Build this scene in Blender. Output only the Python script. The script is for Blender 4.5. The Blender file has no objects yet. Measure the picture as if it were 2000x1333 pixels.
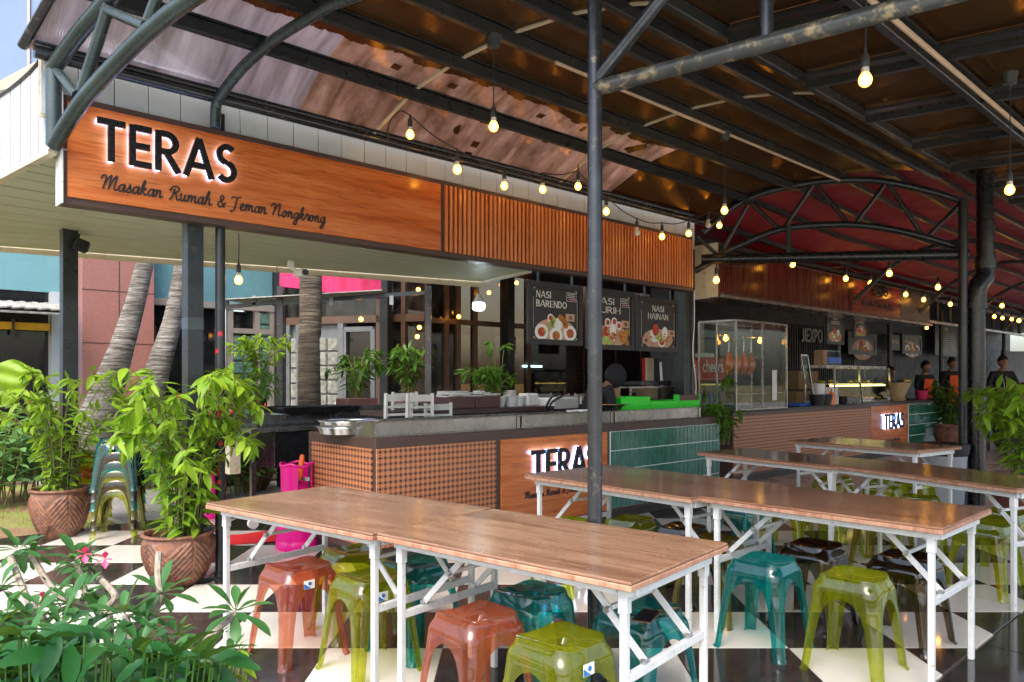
import bpy, bmesh, math, random
from mathutils import Vector, Matrix, Quaternion
from math import sin, cos, pi, radians, sqrt, atan2
R = random.Random(7)
scene = bpy.context.scene
COL = scene.collection
# ------------------------------------------------------------------ camera, light, exposure
H, F, HY = 1.4, 1460.0, 740.0
cam_d = bpy.data.cameras.new('camera'); cam = bpy.data.objects.new('camera', cam_d); COL.objects.link(cam)
cam.location = (0, 0, H); cam.rotation_euler = (pi / 2, 0, 0)
cam_d.sensor_width = 36; cam_d.lens = F / 2000 * 36; cam_d.shift_y = (HY - 666.5) / 2000
cam_d.clip_start = 0.05; cam_d.clip_end = 500
scene.camera = cam
w = bpy.data.worlds.new('World'); scene.world = w; w.use_nodes = True
nt = w.node_tree; bg = nt.nodes['Background']
sky = nt.nodes.new('ShaderNodeTexSky'); sky.sky_type = 'NISHITA'; sky.sun_disc = False
SUN_EL, SUN_AZ = radians(54), radians(200)     # azimuth clockwise from +Y: from behind and to the left of the camera
sky.sun_elevation = SUN_EL; sky.sun_rotation = SUN_AZ; sky.dust_density = 4.0; sky.air_density = 1.0; sky.ozone_density = 0.6
nt.links.new(sky.outputs[0], bg.inputs['Color']); bg.inputs['Strength'].default_value = 0.15
sd = bpy.data.lights.new('sun', 'SUN'); sd.energy = .75; sd.angle = radians(35); sd.color = (1, .95, .87)
sun = bpy.data.objects.new('sun', sd); COL.objects.link(sun)
d = Vector((sin(SUN_AZ) * cos(SUN_EL), cos(SUN_AZ) * cos(SUN_EL), sin(SUN_EL)))
sun.rotation_euler = d.to_track_quat('Z', 'Y').to_euler()
scene.view_settings.view_transform = 'Standard'; scene.view_settings.look = 'None'
scene.view_settings.gamma = 1; scene.view_settings.use_curve_mapping = False
scene.view_settings.exposure = 1.75
scene.render.engine = 'CYCLES'
cy = scene.cycles
cy.use_denoising = True; cy.max_bounces = 7; cy.diffuse_bounces = 4; cy.glossy_bounces = 4
cy.transmission_bounces = 6; cy.transparent_max_bounces = 28; cy.caustics_reflective = False; cy.caustics_refractive = False
cy.sample_clamp_indirect = 6; cy.use_adaptive_sampling = True; cy.adaptive_threshold = 0.02

# ------------------------------------------------------------------ place helpers
TH = radians(47.07)
U = Vector((sin(TH), cos(TH), 0)); V = Vector((-cos(TH), sin(TH), 0))   # along the stalls / away from the seats
RZ = atan2(U.y, U.x)
VP = Vector((.83, -.55, 0)).normalized()                                # across the canopy towards the seats
def W(s, t, z=0.0): return U * s + V * t + Vector((0, 0, z))
def st(p): return (p.dot(U), p.dot(V))
def on_t(px, t):
    k = (px - 1000) / F
    s = t * (U.y + V.y * 0 + (V.y) * k - 0) / 1 if False else t * (-(V.x) + V.y * k) / (U.x - U.y * k)
    p = U * s + V * t
    return s, p.y
def on_s(px, s):
    k = (px - 1000) / F
    t = s * (U.x - U.y * k) / (-V.x + V.y * k)
    return t, (U * s + V * t).y
def zat(py, D): return H + (HY - py) / F * D
def P(px, py, D): return Vector(((px - 1000) / F * D, D, zat(py, D)))
def G(px, py, z=0.0):
    D = (H - z) * F / (py - HY); return Vector(((px - 1000) / F * D, D, z))
def St(px, t): return on_t(px, t)[0]

# ------------------------------------------------------------------ materials
MATS = {}
def new_mat(name):
    m = bpy.data.materials.new(name); m.use_nodes = True; MATS[name] = m
    n = m.node_tree.nodes; return m, n, m.node_tree.links, n['Principled BSDF'], n['Material Output']
def coords(n, l, scale=(1, 1, 1), world=False, rand=True, rot=(0, 0, 0)):
    mp = n.new('ShaderNodeMapping'); mp.inputs['Scale'].default_value = scale; mp.inputs['Rotation'].default_value = rot
    if world:
        g = n.new('ShaderNodeNewGeometry'); l.new(g.outputs['Position'], mp.inputs['Vector'])
    else:
        tc = n.new('ShaderNodeTexCoord')
        if rand:
            oi = n.new('ShaderNodeObjectInfo'); ml = n.new('ShaderNodeMath'); ml.operation = 'MULTIPLY'; ml.inputs[1].default_value = 37.0
            l.new(oi.outputs['Random'], ml.inputs[0])
            ad = n.new('ShaderNodeVectorMath'); ad.operation = 'ADD'
            l.new(tc.outputs['Object'], ad.inputs[0]); l.new(ml.outputs[0], ad.inputs[1]); l.new(ad.outputs[0], mp.inputs['Vector'])
        else: l.new(tc.outputs['Object'], mp.inputs['Vector'])
    return mp.outputs[0]
def noise(n, l, vec, scale, detail=4, rough=.55, dist=0.0):
    t = n.new('ShaderNodeTexNoise'); t.inputs['Scale'].default_value = scale; t.inputs['Detail'].default_value = detail
    t.inputs['Roughness'].default_value = rough; t.inputs['Distortion'].default_value = dist
    l.new(vec, t.inputs['Vector']); return t.outputs['Fac']
def ramp(n, l, fac, stops, interp='LINEAR'):
    r = n.new('ShaderNodeValToRGB'); e = r.color_ramp.elements; r.color_ramp.interpolation = interp
    while len(e) > 1: e.remove(e[-1])
    for i, (p, c) in enumerate(stops):
        x = e[0] if i == 0 else e.new(p)
        x.position = p; x.color = (c, c, c, 1) if isinstance(c, (int, float)) else (*c, 1)
    l.new(fac, r.inputs[0]); return r.outputs[0]
def mixc(n, l, fac, a, b, mode='MIX'):
    m = n.new('ShaderNodeMix'); m.data_type = 'RGBA'; m.blend_type = mode
    for i, x in ((0, fac), (6, a), (7, b)):
        if hasattr(x, 'links') or isinstance(x, bpy.types.NodeSocket): l.new(x, m.inputs[i])
        else: m.inputs[i].default_value = x if isinstance(x, (int, float)) and i == 0 else ((*x, 1) if not isinstance(x, (int, float)) else (x, x, x, 1))
    return m.outputs[2]
def math_(n, l, op, a, b=0.0, c=0.0):
    m = n.new('ShaderNodeMath'); m.operation = op
    for i, x in enumerate((a, b, c)):
        if isinstance(x, bpy.types.NodeSocket): l.new(x, m.inputs[i])
        else: m.inputs[i].default_value = x
    return m.outputs[0]
def bump(n, l, p, fac, strength=.2, dist=.01):
    b = n.new('ShaderNodeBump'); b.inputs['Strength'].default_value = strength; b.inputs['Distance'].default_value = dist
    l.new(fac, b.inputs['Height']); l.new(b.outputs[0], p.inputs['Normal'])
def plain(name, col, rough=.5, metal=0.0, var=.15, ns=6.0, bm=.1, coat=0.0, dirt=None, dirt_amt=.5, spec=.5, world=False, bd=.004):
    m, n, l, p, o = new_mat(name)
    v = coords(n, l, world=world)
    f = noise(n, l, v, ns, 6, .6)
    lo = tuple(c * (1 - var) for c in col); hi = tuple(min(1, c * (1 + var)) for c in col)
    c = ramp(n, l, f, [(.3, lo), (.7, hi)])
    if dirt:
        f2 = noise(n, l, v, ns * 2.7, 8, .7)
        c = mixc(n, l, ramp(n, l, f2, [(1 - dirt_amt * .75 - .12, 0.0), (1 - dirt_amt * .75, 1.0)]), c, dirt)
    l.new(c, p.inputs['Base Color'])
    l.new(ramp(n, l, noise(n, l, v, ns * 3, 5), [(.3, max(.02, rough * .8)), (.7, min(1, rough * 1.2))]), p.inputs['Roughness'])
    p.inputs['Metallic'].default_value = metal; p.inputs['Coat Weight'].default_value = coat
    p.inputs['Specular IOR Level'].default_value = spec
    if bm: bump(n, l, p, noise(n, l, v, ns * 8, 4), bm, bd)
    return m
def wood(name, a, b, c, axis='x', scale=1.0, rough=.35, coat=0.0, streak=14.0, dark=.5, wear=0.0):
    m, n, l, p, o = new_mat(name)
    sc = {'x': (.55, streak * .5, streak), 'z': (streak, streak, .55), 'y': (streak, .55, streak)}[axis]
    v = coords(n, l, tuple(x * scale for x in sc))
    f1 = noise(n, l, v, 1.2, 8, .66, 1.1)
    v2 = coords(n, l, tuple(x * scale * .35 for x in sc))
    f2 = noise(n, l, v2, 1.6, 4, .5, 1.2)
    f = math_(n, l, 'ADD', math_(n, l, 'MULTIPLY', f1, .55), math_(n, l, 'MULTIPLY', f2, .45))
    cc = ramp(n, l, f, [(.33, a), (.46, b), (.56, c), (.68, b)])
    v3 = coords(n, l, tuple(x * scale * 5 for x in sc))
    fine = noise(n, l, v3, 2.0, 3, .6)
    cc = mixc(n, l, ramp(n, l, fine, [(.52, 0.0), (.7, dark)]), cc, tuple(x * .6 for x in a))
    if wear:
        w1 = noise(n, l, coords(n, l, (9, 9, 9)), 3.0, 6, .75); w2 = noise(n, l, coords(n, l, (1.6, 1.6, 1.6)), 1.5, 5, .6)
        cc = mixc(n, l, ramp(n, l, w1, [(.66, 0.0), (.72, wear)]), cc, (.55, .47, .38)); cc = mixc(n, l, ramp(n, l, w2, [(.50, 0.0), (.72, wear * .8)]), cc, tuple(x * .55 for x in b))
    l.new(cc, p.inputs['Base Color'])
    l.new(ramp(n, l, f2 if not wear else w2, [(.3, rough * .6), (.7, rough * 1.5)]), p.inputs['Roughness'])
    p.inputs['Coat Weight'].default_value = coat; p.inputs['Coat Roughness'].default_value = .12
    bump(n, l, p, fine, .08, .002)
    return m
def emit(name, col, st_):
    m, n, l, p, o = new_mat(name)
    p.inputs['Base Color'].default_value = (*col, 1); p.inputs['Emission Color'].default_value = (*col, 1)
    p.inputs['Emission Strength'].default_value = st_; p.inputs['Roughness'].default_value = .3
    return m
def front_fresnel(n, l, ior):
    g = n.new('ShaderNodeNewGeometry'); fr = n.new('ShaderNodeFresnel')
    l.new(math_(n, l, 'MULTIPLY_ADD', g.outputs['Backfacing'], 1.0 - ior, ior), fr.inputs['IOR']); return fr
def frosted(name, col, lo, hi):
    m, n, l, p, o = new_mat(name); p.inputs['Base Color'].default_value = (.5, .4, .3, 1); p.inputs['Emission Color'].default_value = (*col, 1)
    lw = n.new('ShaderNodeLayerWeight'); lw.inputs['Blend'].default_value = .5
    f = math_(n, l, 'SUBTRACT', 1.0, lw.outputs['Facing']); l.new(math_(n, l, 'MULTIPLY_ADD', math_(n, l, 'POWER', f, 1.6), hi, lo), p.inputs['Emission Strength']); return m
def tinted(name, col, body, density=.35, rough=.055):
    """moulded see-through plastic: colour filter + a little milky body + gloss"""
    m, n, l, p, o = new_mat(name); n.remove(p)
    tr = n.new('ShaderNodeBsdfTransparent')
    df = n.new('ShaderNodeBsdfDiffuse'); tl = n.new('ShaderNodeBsdfTranslucent'); gl = n.new('ShaderNodeBsdfGlossy')
    v = coords(n, l); f = noise(n, l, v, 7, 5)
    l.new(ramp(n, l, f, [(.3, tuple(c * .88 for c in col)), (.7, col)]), tr.inputs['Color'])
    df.inputs['Color'].default_value = (*body, 1); tl.inputs['Color'].default_value = (*body, 1)
    l.new(ramp(n, l, noise(n, l, v, 22, 6), [(.35, rough * .6), (.75, rough * 1.5)]), gl.inputs['Roughness'])
    a = n.new('ShaderNodeMixShader'); a.inputs[0].default_value = .5; l.new(df.outputs[0], a.inputs[1]); l.new(tl.outputs[0], a.inputs[2])
    b = n.new('ShaderNodeMixShader'); l.new(tr.outputs[0], b.inputs[1]); l.new(a.outputs[0], b.inputs[2])
    lw = n.new('ShaderNodeLayerWeight'); lw.inputs['Blend'].default_value = .35
    l.new(math_(n, l, 'MULTIPLY_ADD', lw.outputs['Facing'], .5, density), b.inputs[0])
    fr = front_fresnel(n, l, 1.62)
    c = n.new('ShaderNodeMixShader'); l.new(fr.outputs[0], c.inputs[0]); l.new(b.outputs[0], c.inputs[1]); l.new(gl.outputs[0], c.inputs[2])
    l.new(c.outputs[0], o.inputs[0]); return m
def glassy(name, col=(.9, .95, .93), ior=1.5, rough=.02, dirt=.06):
    m, n, l, p, o = new_mat(name); n.remove(p)
    tr = n.new('ShaderNodeBsdfTransparent'); tr.inputs['Color'].default_value = (*col, 1)
    gl = n.new('ShaderNodeBsdfGlossy'); gl.inputs['Roughness'].default_value = rough
    df = n.new('ShaderNodeBsdfDiffuse'); df.inputs['Color'].default_value = (.6, .62, .58, 1)
    v = coords(n, l); f = noise(n, l, v, 5, 6)
    a = n.new('ShaderNodeMixShader'); l.new(ramp(n, l, f, [(.35, 0.0), (.8, dirt * 2)]), a.inputs[0]); l.new(tr.outputs[0], a.inputs[1]); l.new(df.outputs[0], a.inputs[2])
    fr = front_fresnel(n, l, ior)
    c = n.new('ShaderNodeMixShader'); l.new(fr.outputs[0], c.inputs[0]); l.new(a.outputs[0], c.inputs[1]); l.new(gl.outputs[0], c.inputs[2])
    l.new(c.outputs[0], o.inputs[0]); return m
def leafmat(name, a, b, yellow=(.35, .36, .03), ya=.08, trans=.35):
    m, n, l, p, o = new_mat(name)
    g = n.new('ShaderNodeNewGeometry'); oi = n.new('ShaderNodeObjectInfo')
    v = coords(n, l, world=True); f = noise(n, l, v, 9, 3)
    rnd = math_(n, l, 'ADD', math_(n, l, 'MULTIPLY', g.outputs['Random Per Island'], .55), math_(n, l, 'MULTIPLY', f, .45))
    rnd = math_(n, l, 'ADD', math_(n, l, 'MULTIPLY', rnd, .6), math_(n, l, 'MULTIPLY', oi.outputs['Random'], .4))
    c = ramp(n, l, rnd, [(.15, a), (.62, b), (.88 - ya, b), (.93 - ya * .5, yellow)])
    l.new(c, p.inputs['Base Color']); p.inputs['Roughness'].default_value = .38; p.inputs['Specular IOR Level'].default_value = .3
    tl = n.new('ShaderNodeBsdfTranslucent'); l.new(mixc(n, l, .5, c, (.28, .42, .03)), tl.inputs['Color'])
    mx = n.new('ShaderNodeMixShader'); mx.inputs[0].default_value = trans
    l.new(p.outputs[0], mx.inputs[1]); l.new(tl.outputs[0], mx.inputs[2]); l.new(mx.outputs[0], o.inputs[0])
    return m

plain('black_steel', (.028, .033, .036), .32, .3, .3, 5, .12, dirt=(.10, .09, .075), dirt_amt=.36)
plain('grey_steel', (.042, .046, .052), .24, .45, .3, 6, .08, dirt=(.2, .17, .12), dirt_amt=.40)
plain('worn_steel', (.06, .065, .065), .38, .3, .3, 6, .15, dirt=(.33, .26, .15), dirt_amt=.48)
plain('green_steel', (.045, .065, .066), .28, .3, .35, 4, .03, dirt=(.06, .075, .03), dirt_amt=.36)
plain('post_red_paint', (.5, .02, .03), .5, 0, .3, 20)
plain('white_steel', (.62, .64, .645), .38, 0, .08, 16, .15, dirt=(.30, .21, .13), dirt_amt=.395)
plain('bolt_steel', (.5, .5, .5), .3, .9, .2, 20)
plain('stainless', (.30, .285, .27), .26, .9, .2, 3, .03, dirt=(.13, .10, .08), dirt_amt=.33)
plain('bright_stainless', (.62, .62, .61), .2, .9, .15, 6, .06)
plain('brown_trim', (.075, .043, .036), .4, 0, .15, 5, .1)
plain('dark_base', (.03, .022, .02), .45, 0, .2, 6, .1)
plain('green_tile', (.022, .135, .085), .2, 0, .3, 9, .05, coat=.3)
plain('grout', (.66, .70, .66), .8, 0, .1, 20, .2)
plain('black_paint', (.012, .013, .015), .28, 0, .2, 6, 0)
plain('charcoal', (.021, .020, .021), .42, 0, .15, 6, .06)
plain('black_cloth', (.011, .012, .016), .85, 0, .4, 12, .5, bd=.01)
plain('print_ink', (.022, .018, .018), .55, 0, .1, 12, 0)
plain('white_print', (.75, .72, .68), .5, 0, .05, 12, 0)
plain('pink_print', (.75, .25, .4), .5, 0, .1, 12, 0)
plain('cream_board', (.62, .57, .42), .6, 0, .12, 4, .2, dirt=(.35, .25, .12), dirt_amt=.4)
plain('white_panel', (.43, .465, .49), .4, 0, .05, 3, .05, dirt=(.45, .42, .36), dirt_amt=.33)
plain('soffit_board', (.50, .53, .40), .5, 0, .06, 2.5, .05, dirt=(.36, .36, .25), dirt_amt=.3)
plain('fascia_paint', (.60, .55, .42), .5, 0, .08, 3, .1, dirt=(.3, .24, .15), dirt_amt=.38)
plain('white_bulb_off', (.75, .68, .6), .25, 0, .04, 10, 0)
plain('bulb_collar', (.7, .66, .58), .35, 0, .05, 10, 0)
plain('socket', (.05, .052, .055), .45, 0, .2, 20, .05)
plain('wire', (.03, .03, .03), .6, 0, .2, 30, 0)
plain('conduit', (.55, .40, .27), .5, 0, .15, 5, .1)
plain('seam_strip', (.55, .47, .33), .5, 0, .15, 5, .1)
plain('magenta', (.80, .004, .26), .32, 0, .12, 5, .08, dirt=(.45, .02, .12), dirt_amt=.34)
plain('orange_plastic', (.85, .17, .03), .35, 0, .1, 8, 0)
plain('red_mat', (.6, .012, .016), .85, 0, .15, 30, .3)
plain('rubber', (.03, .03, .032), .7, 0, .2, 20, .1)
plain('gunny', (.05, .055, .06), .8, 0, .4, 25, .5)
plain('soil', (.06, .04, .025), .95, 0, .5, 18, .8, bd=.02)
plain('terracotta', (.145, .068, .043), .55, 0, .35, 7, .3, dirt=(.26, .115, .065), dirt_amt=.55, bd=.006)
plain('terracotta_red', (.17, .055, .045), .5, 0, .3, 7, .3, bd=.006)
plain('stem', (.16, .17, .05), .7, 0, .4, 18, .2)
plain('grey_bark', (.30, .26, .21), .8, 0, .3, 30, .5, dirt=(.16, .13, .09), dirt_amt=.5)
plain('flower_red', (.62, .02, .02), .5, 0, .3, 30, 0)
plain('flower_pink', (.75, .06, .2), .5, 0, .3, 30, 0)
plain('granite', (.30, .125, .105), .35, 0, .18, 60, .02, dirt=(.5, .3, .25), dirt_amt=.45)
plain('teal_wall', (.14, .31, .345), .3, 0, .1, 1.0, .02)
plain('dark_glass', (.012, .013, .015), .06, 0, .3, 2, 0)
plain('window_frame', (.38, .33, .29), .4, .2, .1, 6, .05)
plain('grey_frame', (.20, .22, .23), .45, .2, .15, 6, .1)
plain('brown_frame', (.16, .095, .07), .4, .2, .15, 6, .05)
plain('glass_block', (.10, .20, .16), .12, 0, .5, 14, .6, bd=.02)
plain('glass_block_clear', (.30, .31, .27), .15, 0, .5, 14, .6, bd=.02)
plain('maroon_wall', (.030, .011, .010), .3, 0, .2, 2, .04)
plain('dark_wall', (.005, .005, .006), .6, 0, .2, 3, .1)
plain('stone_wall', (.16, .14, .10), .9, 0, .5, 7, .8, bd=.03)
plain('pink_cloth', (.55, .02, .11), .7, 0, .15, 4, .3)
plain('shingle', (.33, .33, .31), .8, 0, .5, 14, .5)
plain('yellow_paint', (.75, .42, .02), .5, 0, .1, 8, .05)
plain('blue_facade', (.17, .25, .42), .15, 0, .06, .5, 0)
plain('red_canvas', (.20, .001, .012), .6, 0, .15, 1.2, .08)
plain('beige_floor', (.50, .42, .33), .3, 0, .12, 2, .06)
plain('black_granite', (.022, .021, .022), .10, 0, .4, 60, .01)
plain('white_tile', (.60, .58, .53), .06, 0, .05, 2.5, .01, dirt=(.55, .5, .42), dirt_amt=.3)
plain('black_tile', (.034, .027, .026), .09, 0, .4, 9, .01)
plain('tile_bed', (.12, .10, .08), .9, 0, .2, 12, .2)
plain('concrete', (.28, .27, .25), .85, 0, .2, 5, .4)
plain('red_soil', (.22, .10, .055), .95, 0, .35, 5, .8, bd=.02, world=True)
plain('lime_plastic', (.02, .72, .02), .35, 0, .06, 3, .02)
plain('white_plastic', (.72, .73, .72), .4, 0, .05, 6, .03)
plain('planter_brown', (.12, .055, .05), .5, 0, .2, 6, .1)
plain('cardboard', (.36, .23, .13), .8, 0, .15, 8, .15)
plain('white_wood', (.66, .66, .61), .5, 0, .08, 9, .15, dirt=(.4, .35, .28), dirt_amt=.36)
plain('paper', (.8, .8, .78), .8, 0, .05, 6, .1)
plain('fridge_red', (.62, .012, .02), .3, 0, .08, 5, .02)
plain('duck_skin', (.62, .13, .02), .2, 0, .4, 14, .4, coat=.5, bd=.006)
plain('fried_food', (.55, .22, .04), .5, 0, .5, 30, .8, bd=.01)
plain('yellow_food', (.65, .5, .05), .5, 0, .3, 30, .6, bd=.01)
plain('skin', (.27, .15, .10), .5, 0, .1, 20, .1)
plain('hair', (.012, .01, .01), .5, 0, .3, 40, .4)
plain('orange_cloth', (.75, .10, .02), .8, 0, .15, 10, .3)
plain('blue_label', (.02, .12, .6), .3, 0, .3, 20, 0)
plain('bin_grey', (.42, .46, .50), .35, 0, .08, 5, .03)
plain('bin_bag', (.015, .016, .02), .22, 0, .3, 12, .8, bd=.02)
plain('wicker', (.42, .32, .18), .7, 0, .3, 40, .6)
plain('frame_wood_cream', (.5, .42, .25), .5, 0, .2, 7, .2)
plain('phone_glass', (.02, .022, .025), .06, .2, .1, 5, 0)
plain('copper', (.55, .28, .18), .25, .8, .1, 8, 0)
plain('sticker_white', (.8, .8, .76), .4, 0, .1, 30, 0)
plain('sticker_blue', (.03, .16, .5), .4, 0, .3, 30, 0)
plain('white_card', (.72, .7, .66), .7, 0, .05, 7, .05)
plain('plate_white', (.82, .82, .8), .35, 0, .04, 9, 0)
plain('avocado', (.4, .55, .12), .5, 0, .3, 25, 0)
plain('board_wood', (.55, .33, .22), .5, 0, .15, 9, 0)
plain('chili', (.5, .03, .02), .5, 0, .4, 30, 0)
plain('cheek_red', (.5, .05, .02), .5, 0, .4, 30, 0)
wood('sign_wood', (.34, .065, .014), (.54, .135, .03), (.62, .19, .05), 'x', 1.05, .27, .15, 9, .62)
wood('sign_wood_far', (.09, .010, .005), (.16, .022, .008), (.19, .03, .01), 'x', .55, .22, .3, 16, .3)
wood('batten_wood', (.40, .10, .025), (.60, .18, .05), (.68, .24, .08), 'z', .7, .3, .1, 14, .25)
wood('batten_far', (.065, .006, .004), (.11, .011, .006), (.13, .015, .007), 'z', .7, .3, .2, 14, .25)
wood('table_wood', (.12, .058, .034), (.235, .13, .08), (.32, .195, .125), 'x', 1.15, .22, .15, 12, .5, .6)
wood('table_wood_red', (.14, .06, .034), (.25, .125, .075), (.33, .18, .115), 'x', 1.15, .15, .3, 12, .45, .7)
wood('table_edge', (.24, .105, .06), (.38, .19, .12), (.46, .27, .18), 'z', 2.2, .5, 0, 14, .6)
frosted('bulb_warm', (1, .40, .035), .9, 8.5); emit('bulb_cool', (.80, .95, 1), 7.0); emit('led_halo', (.34, .50, 1.0), 4.5)
emit('warm_strip', (1, .72, .2), 3.0); emit('cool_strip', (.5, .95, 1), 2.0); emit('warm_room', (1, .55, .2), .5)
tinted('plastic_teal', (.20, .78, .76), (.006, .34, .34), .12)
tinted('plastic_lime', (.86, .90, .26), (.40, .44, .02), .10)
tinted('plastic_salmon', (.97, .66, .52), (.56, .20, .11), .12)
tinted('plastic_smoke', (.55, .46, .34), (.06, .04, .022), .15)
tinted('plastic_olive', (.80, .74, .25), (.24, .21, .02), .12)
glassy('clear_glass', dirt=.012); glassy('shop_glass', (.42, .36, .30), 1.5, .03, .05); glassy('bottle_plastic', (.85, .93, 1), 1.4, .05)
leafmat('leaf_lime', (.11, .25, .018), (.27, .44, .03), (.46, .48, .04), .10, .4)
leafmat('leaf_mid', (.035, .11, .012), (.09, .21, .02), (.22, .3, .03), .02, .35)
leafmat('leaf_dark', (.02, .075, .015), (.06, .15, .02), (.10, .2, .02), .0, .3)
leafmat('leaf_blue', (.018, .085, .024), (.05, .16, .045), (.14, .3, .05), .04, .22)
leafmat('leaf_ginger', (.06, .19, .06), (.20, .38, .14), (.45, .4, .08), .04, .35)
leafmat('leaf_glossy', (.006, .05, .012), (.016, .09, .02), (.05, .2, .03), .0, .2)
leafmat('grass_green', (.10, .20, .02), (.22, .34, .03), (.35, .34, .06), .1, .4)

def bark(name, c1, c2, c3):
    m, n, l, p, o = new_mat(name)
    v = coords(n, l, (1, 1, 1), world=True); f = noise(n, l, coords(n, l, (2.2, 2.2, 26), world=True), 1.3, 7, .7); f2 = noise(n, l, v, 2.2, 4)
    c = ramp(n, l, f, [(.36, c1), (.47, c2), (.6, c3)]); c = mixc(n, l, ramp(n, l, f2, [(.45, 0.0), (.65, .55)]), c, c1)
    l.new(c, p.inputs['Base Color']); p.inputs['Roughness'].default_value = .9; bump(n, l, p, f, 1.0, .05)
bark('palm_bark', (.05, .042, .036), (.20, .18, .16), (.36, .345, .32)); bark('palm_bark_brown', (.03, .022, .016), (.10, .078, .058), (.18, .15, .11))
def special():
    # cane webbing print
    m, n, l, p, o = new_mat('cane_print')
    tc = n.new('ShaderNodeTexCoord'); sx = n.new('ShaderNodeSeparateXYZ'); l.new(tc.outputs['Object'], sx.inputs[0])
    S = 1 / .046
    def tri(a): return math_(n, l, 'ABSOLUTE', math_(n, l, 'SUBTRACT', math_(n, l, 'FRACT', a), .5))
    xx = math_(n, l, 'MULTIPLY', math_(n, l, 'ADD', sx.outputs[0], sx.outputs[1]), S); zz = math_(n, l, 'MULTIPLY', sx.outputs[2], S)
    fx, fz = tri(xx), tri(zz)
    hole = math_(n, l, 'SQRT', math_(n, l, 'ADD', math_(n, l, 'POWER', fx, 2.0), math_(n, l, 'POWER', fz, 2.0)))
    hole = math_(n, l, 'LESS_THAN', hole, .25)
    d1 = tri(math_(n, l, 'ADD', xx, zz)); d2 = tri(math_(n, l, 'SUBTRACT', xx, zz))
    strand = math_(n, l, 'MAXIMUM', math_(n, l, 'GREATER_THAN', d1, .43), math_(n, l, 'GREATER_THAN', d2, .43))
    strand = math_(n, l, 'MAXIMUM', strand, math_(n, l, 'MAXIMUM', math_(n, l, 'LESS_THAN', math_(n, l, 'ABSOLUTE', math_(n, l, 'SUBTRACT', fx, .38)), .035), math_(n, l, 'LESS_THAN', math_(n, l, 'ABSOLUTE', math_(n, l, 'SUBTRACT', fz, .38)), .035)))
    c = mixc(n, l, strand, (.25, .075, .035), (.62, .27, .12)); c = mixc(n, l, hole, c, (.045, .025, .028))
    l.new(c, p.inputs['Base Color']); p.inputs['Roughness'].default_value = .38
    # roof sheet: twin-wall polycarbonate; lower band has lost its dark film
    m, n, l, p, o = new_mat('roof_sheet'); n.remove(p)
    g = n.new('ShaderNodeNewGeometry'); pos = g.outputs['Position']
    def dot(v):
        x = n.new('ShaderNodeVectorMath'); x.operation = 'DOT_PRODUCT'; l.new(pos, x.inputs[0]); x.inputs[1].default_value = v; return x.outputs['Value']
    s_, t_ = dot(U), dot(V)
    comb = n.new('ShaderNodeCombineXYZ'); l.new(math_(n, l, 'MULTIPLY', s_, 1.0), comb.inputs[0]); l.new(t_, comb.inputs[1])
    nz = noise(n, l, comb.outputs[0], 3.2, 7, .62)
    edge = math_(n, l, 'ADD', t_, math_(n, l, 'MULTIPLY', math_(n, l, 'SUBTRACT', nz, .5), .26))
    peel = math_(n, l, 'GREATER_THAN', edge, 4.48)
    peel = math_(n, l, 'MULTIPLY', peel, math_(n, l, 'LESS_THAN', math_(n, l, 'ADD', s_, math_(n, l, 'MULTIPLY', t_, .3)), 7.75))
    sp = noise(n, l, comb.outputs[0], 2.3, 2, .4)
    peel = math_(n, l, 'MULTIPLY', peel, math_(n, l, 'LESS_THAN', sp, .70))
    fl_ = n.new('ShaderNodeVectorMath'); fl_.operation = 'SNAP'; l.new(comb.outputs[0], fl_.inputs[0]); fl_.inputs[1].default_value = (.075, .055, 1)
    wn = n.new('ShaderNodeTexWhiteNoise'); l.new(fl_.outputs[0], wn.inputs[0]); peel = math_(n, l, 'MULTIPLY', peel, math_(n, l, 'LESS_THAN', wn.outputs['Value'], .993))
    mp = n.new('ShaderNodeMapping'); mp.inputs['Scale'].default_value = (6, .8, 1); l.new(comb.outputs[0], mp.inputs[0])
    stn = noise(n, l, mp.outputs[0], 1.6, 8, .65)
    lav = ramp(n, l, stn, [(.3, (.26, .23, .235)), (.5, (.40, .36, .375)), (.7, (.51, .47, .49))])
    tan = ramp(n, l, stn, [(.3, (.26, .17, .125)), (.5, (.47, .335, .275)), (.7, (.60, .46, .40))])
    tan2 = ramp(n, l, noise(n, l, comb.outputs[0], 2.0, 8, .7), [(.4, 1.0), (.66, .45)])
    mm = mixc(n, l, 1.0, tan, tan2, 'MULTIPLY')
    lightc = mixc(n, l, math_(n, l, 'GREATER_THAN', s_, 2.62), lav, mm)
    tl = n.new('ShaderNodeBsdfTranslucent'); df = n.new('ShaderNodeBsdfDiffuse')
    colr = mixc(n, l, peel, (.062, .027, .011), lightc)
    l.new(colr, tl.inputs['Color']); l.new(colr, df.inputs['Color'])
    a = n.new('ShaderNodeMixShader'); l.new(math_(n, l, 'MULTIPLY_ADD', peel, .5, .35), a.inputs[0]); l.new(df.outputs[0], a.inputs[1]); l.new(tl.outputs[0], a.inputs[2])
    gl = n.new('ShaderNodeBsdfAnisotropic') if False else n.new('ShaderNodeBsdfGlossy')
    gl.inputs['Roughness'].default_value = .13; gl.inputs['Color'].default_value = (1, .72, .40, 1)
    rib = n.new('ShaderNodeTexWave'); rib.inputs['Scale'].default_value = 22; l.new(comb.outputs[0], rib.inputs[0])
    b = n.new('ShaderNodeBump'); b.inputs['Strength'].default_value = .35; b.inputs['Distance'].default_value = .004; l.new(rib.outputs['Fac'], b.inputs['Height'])
    l.new(b.outputs[0], gl.inputs['Normal'])
    fr = n.new('ShaderNodeFresnel'); fr.inputs['IOR'].default_value = 1.5
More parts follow.
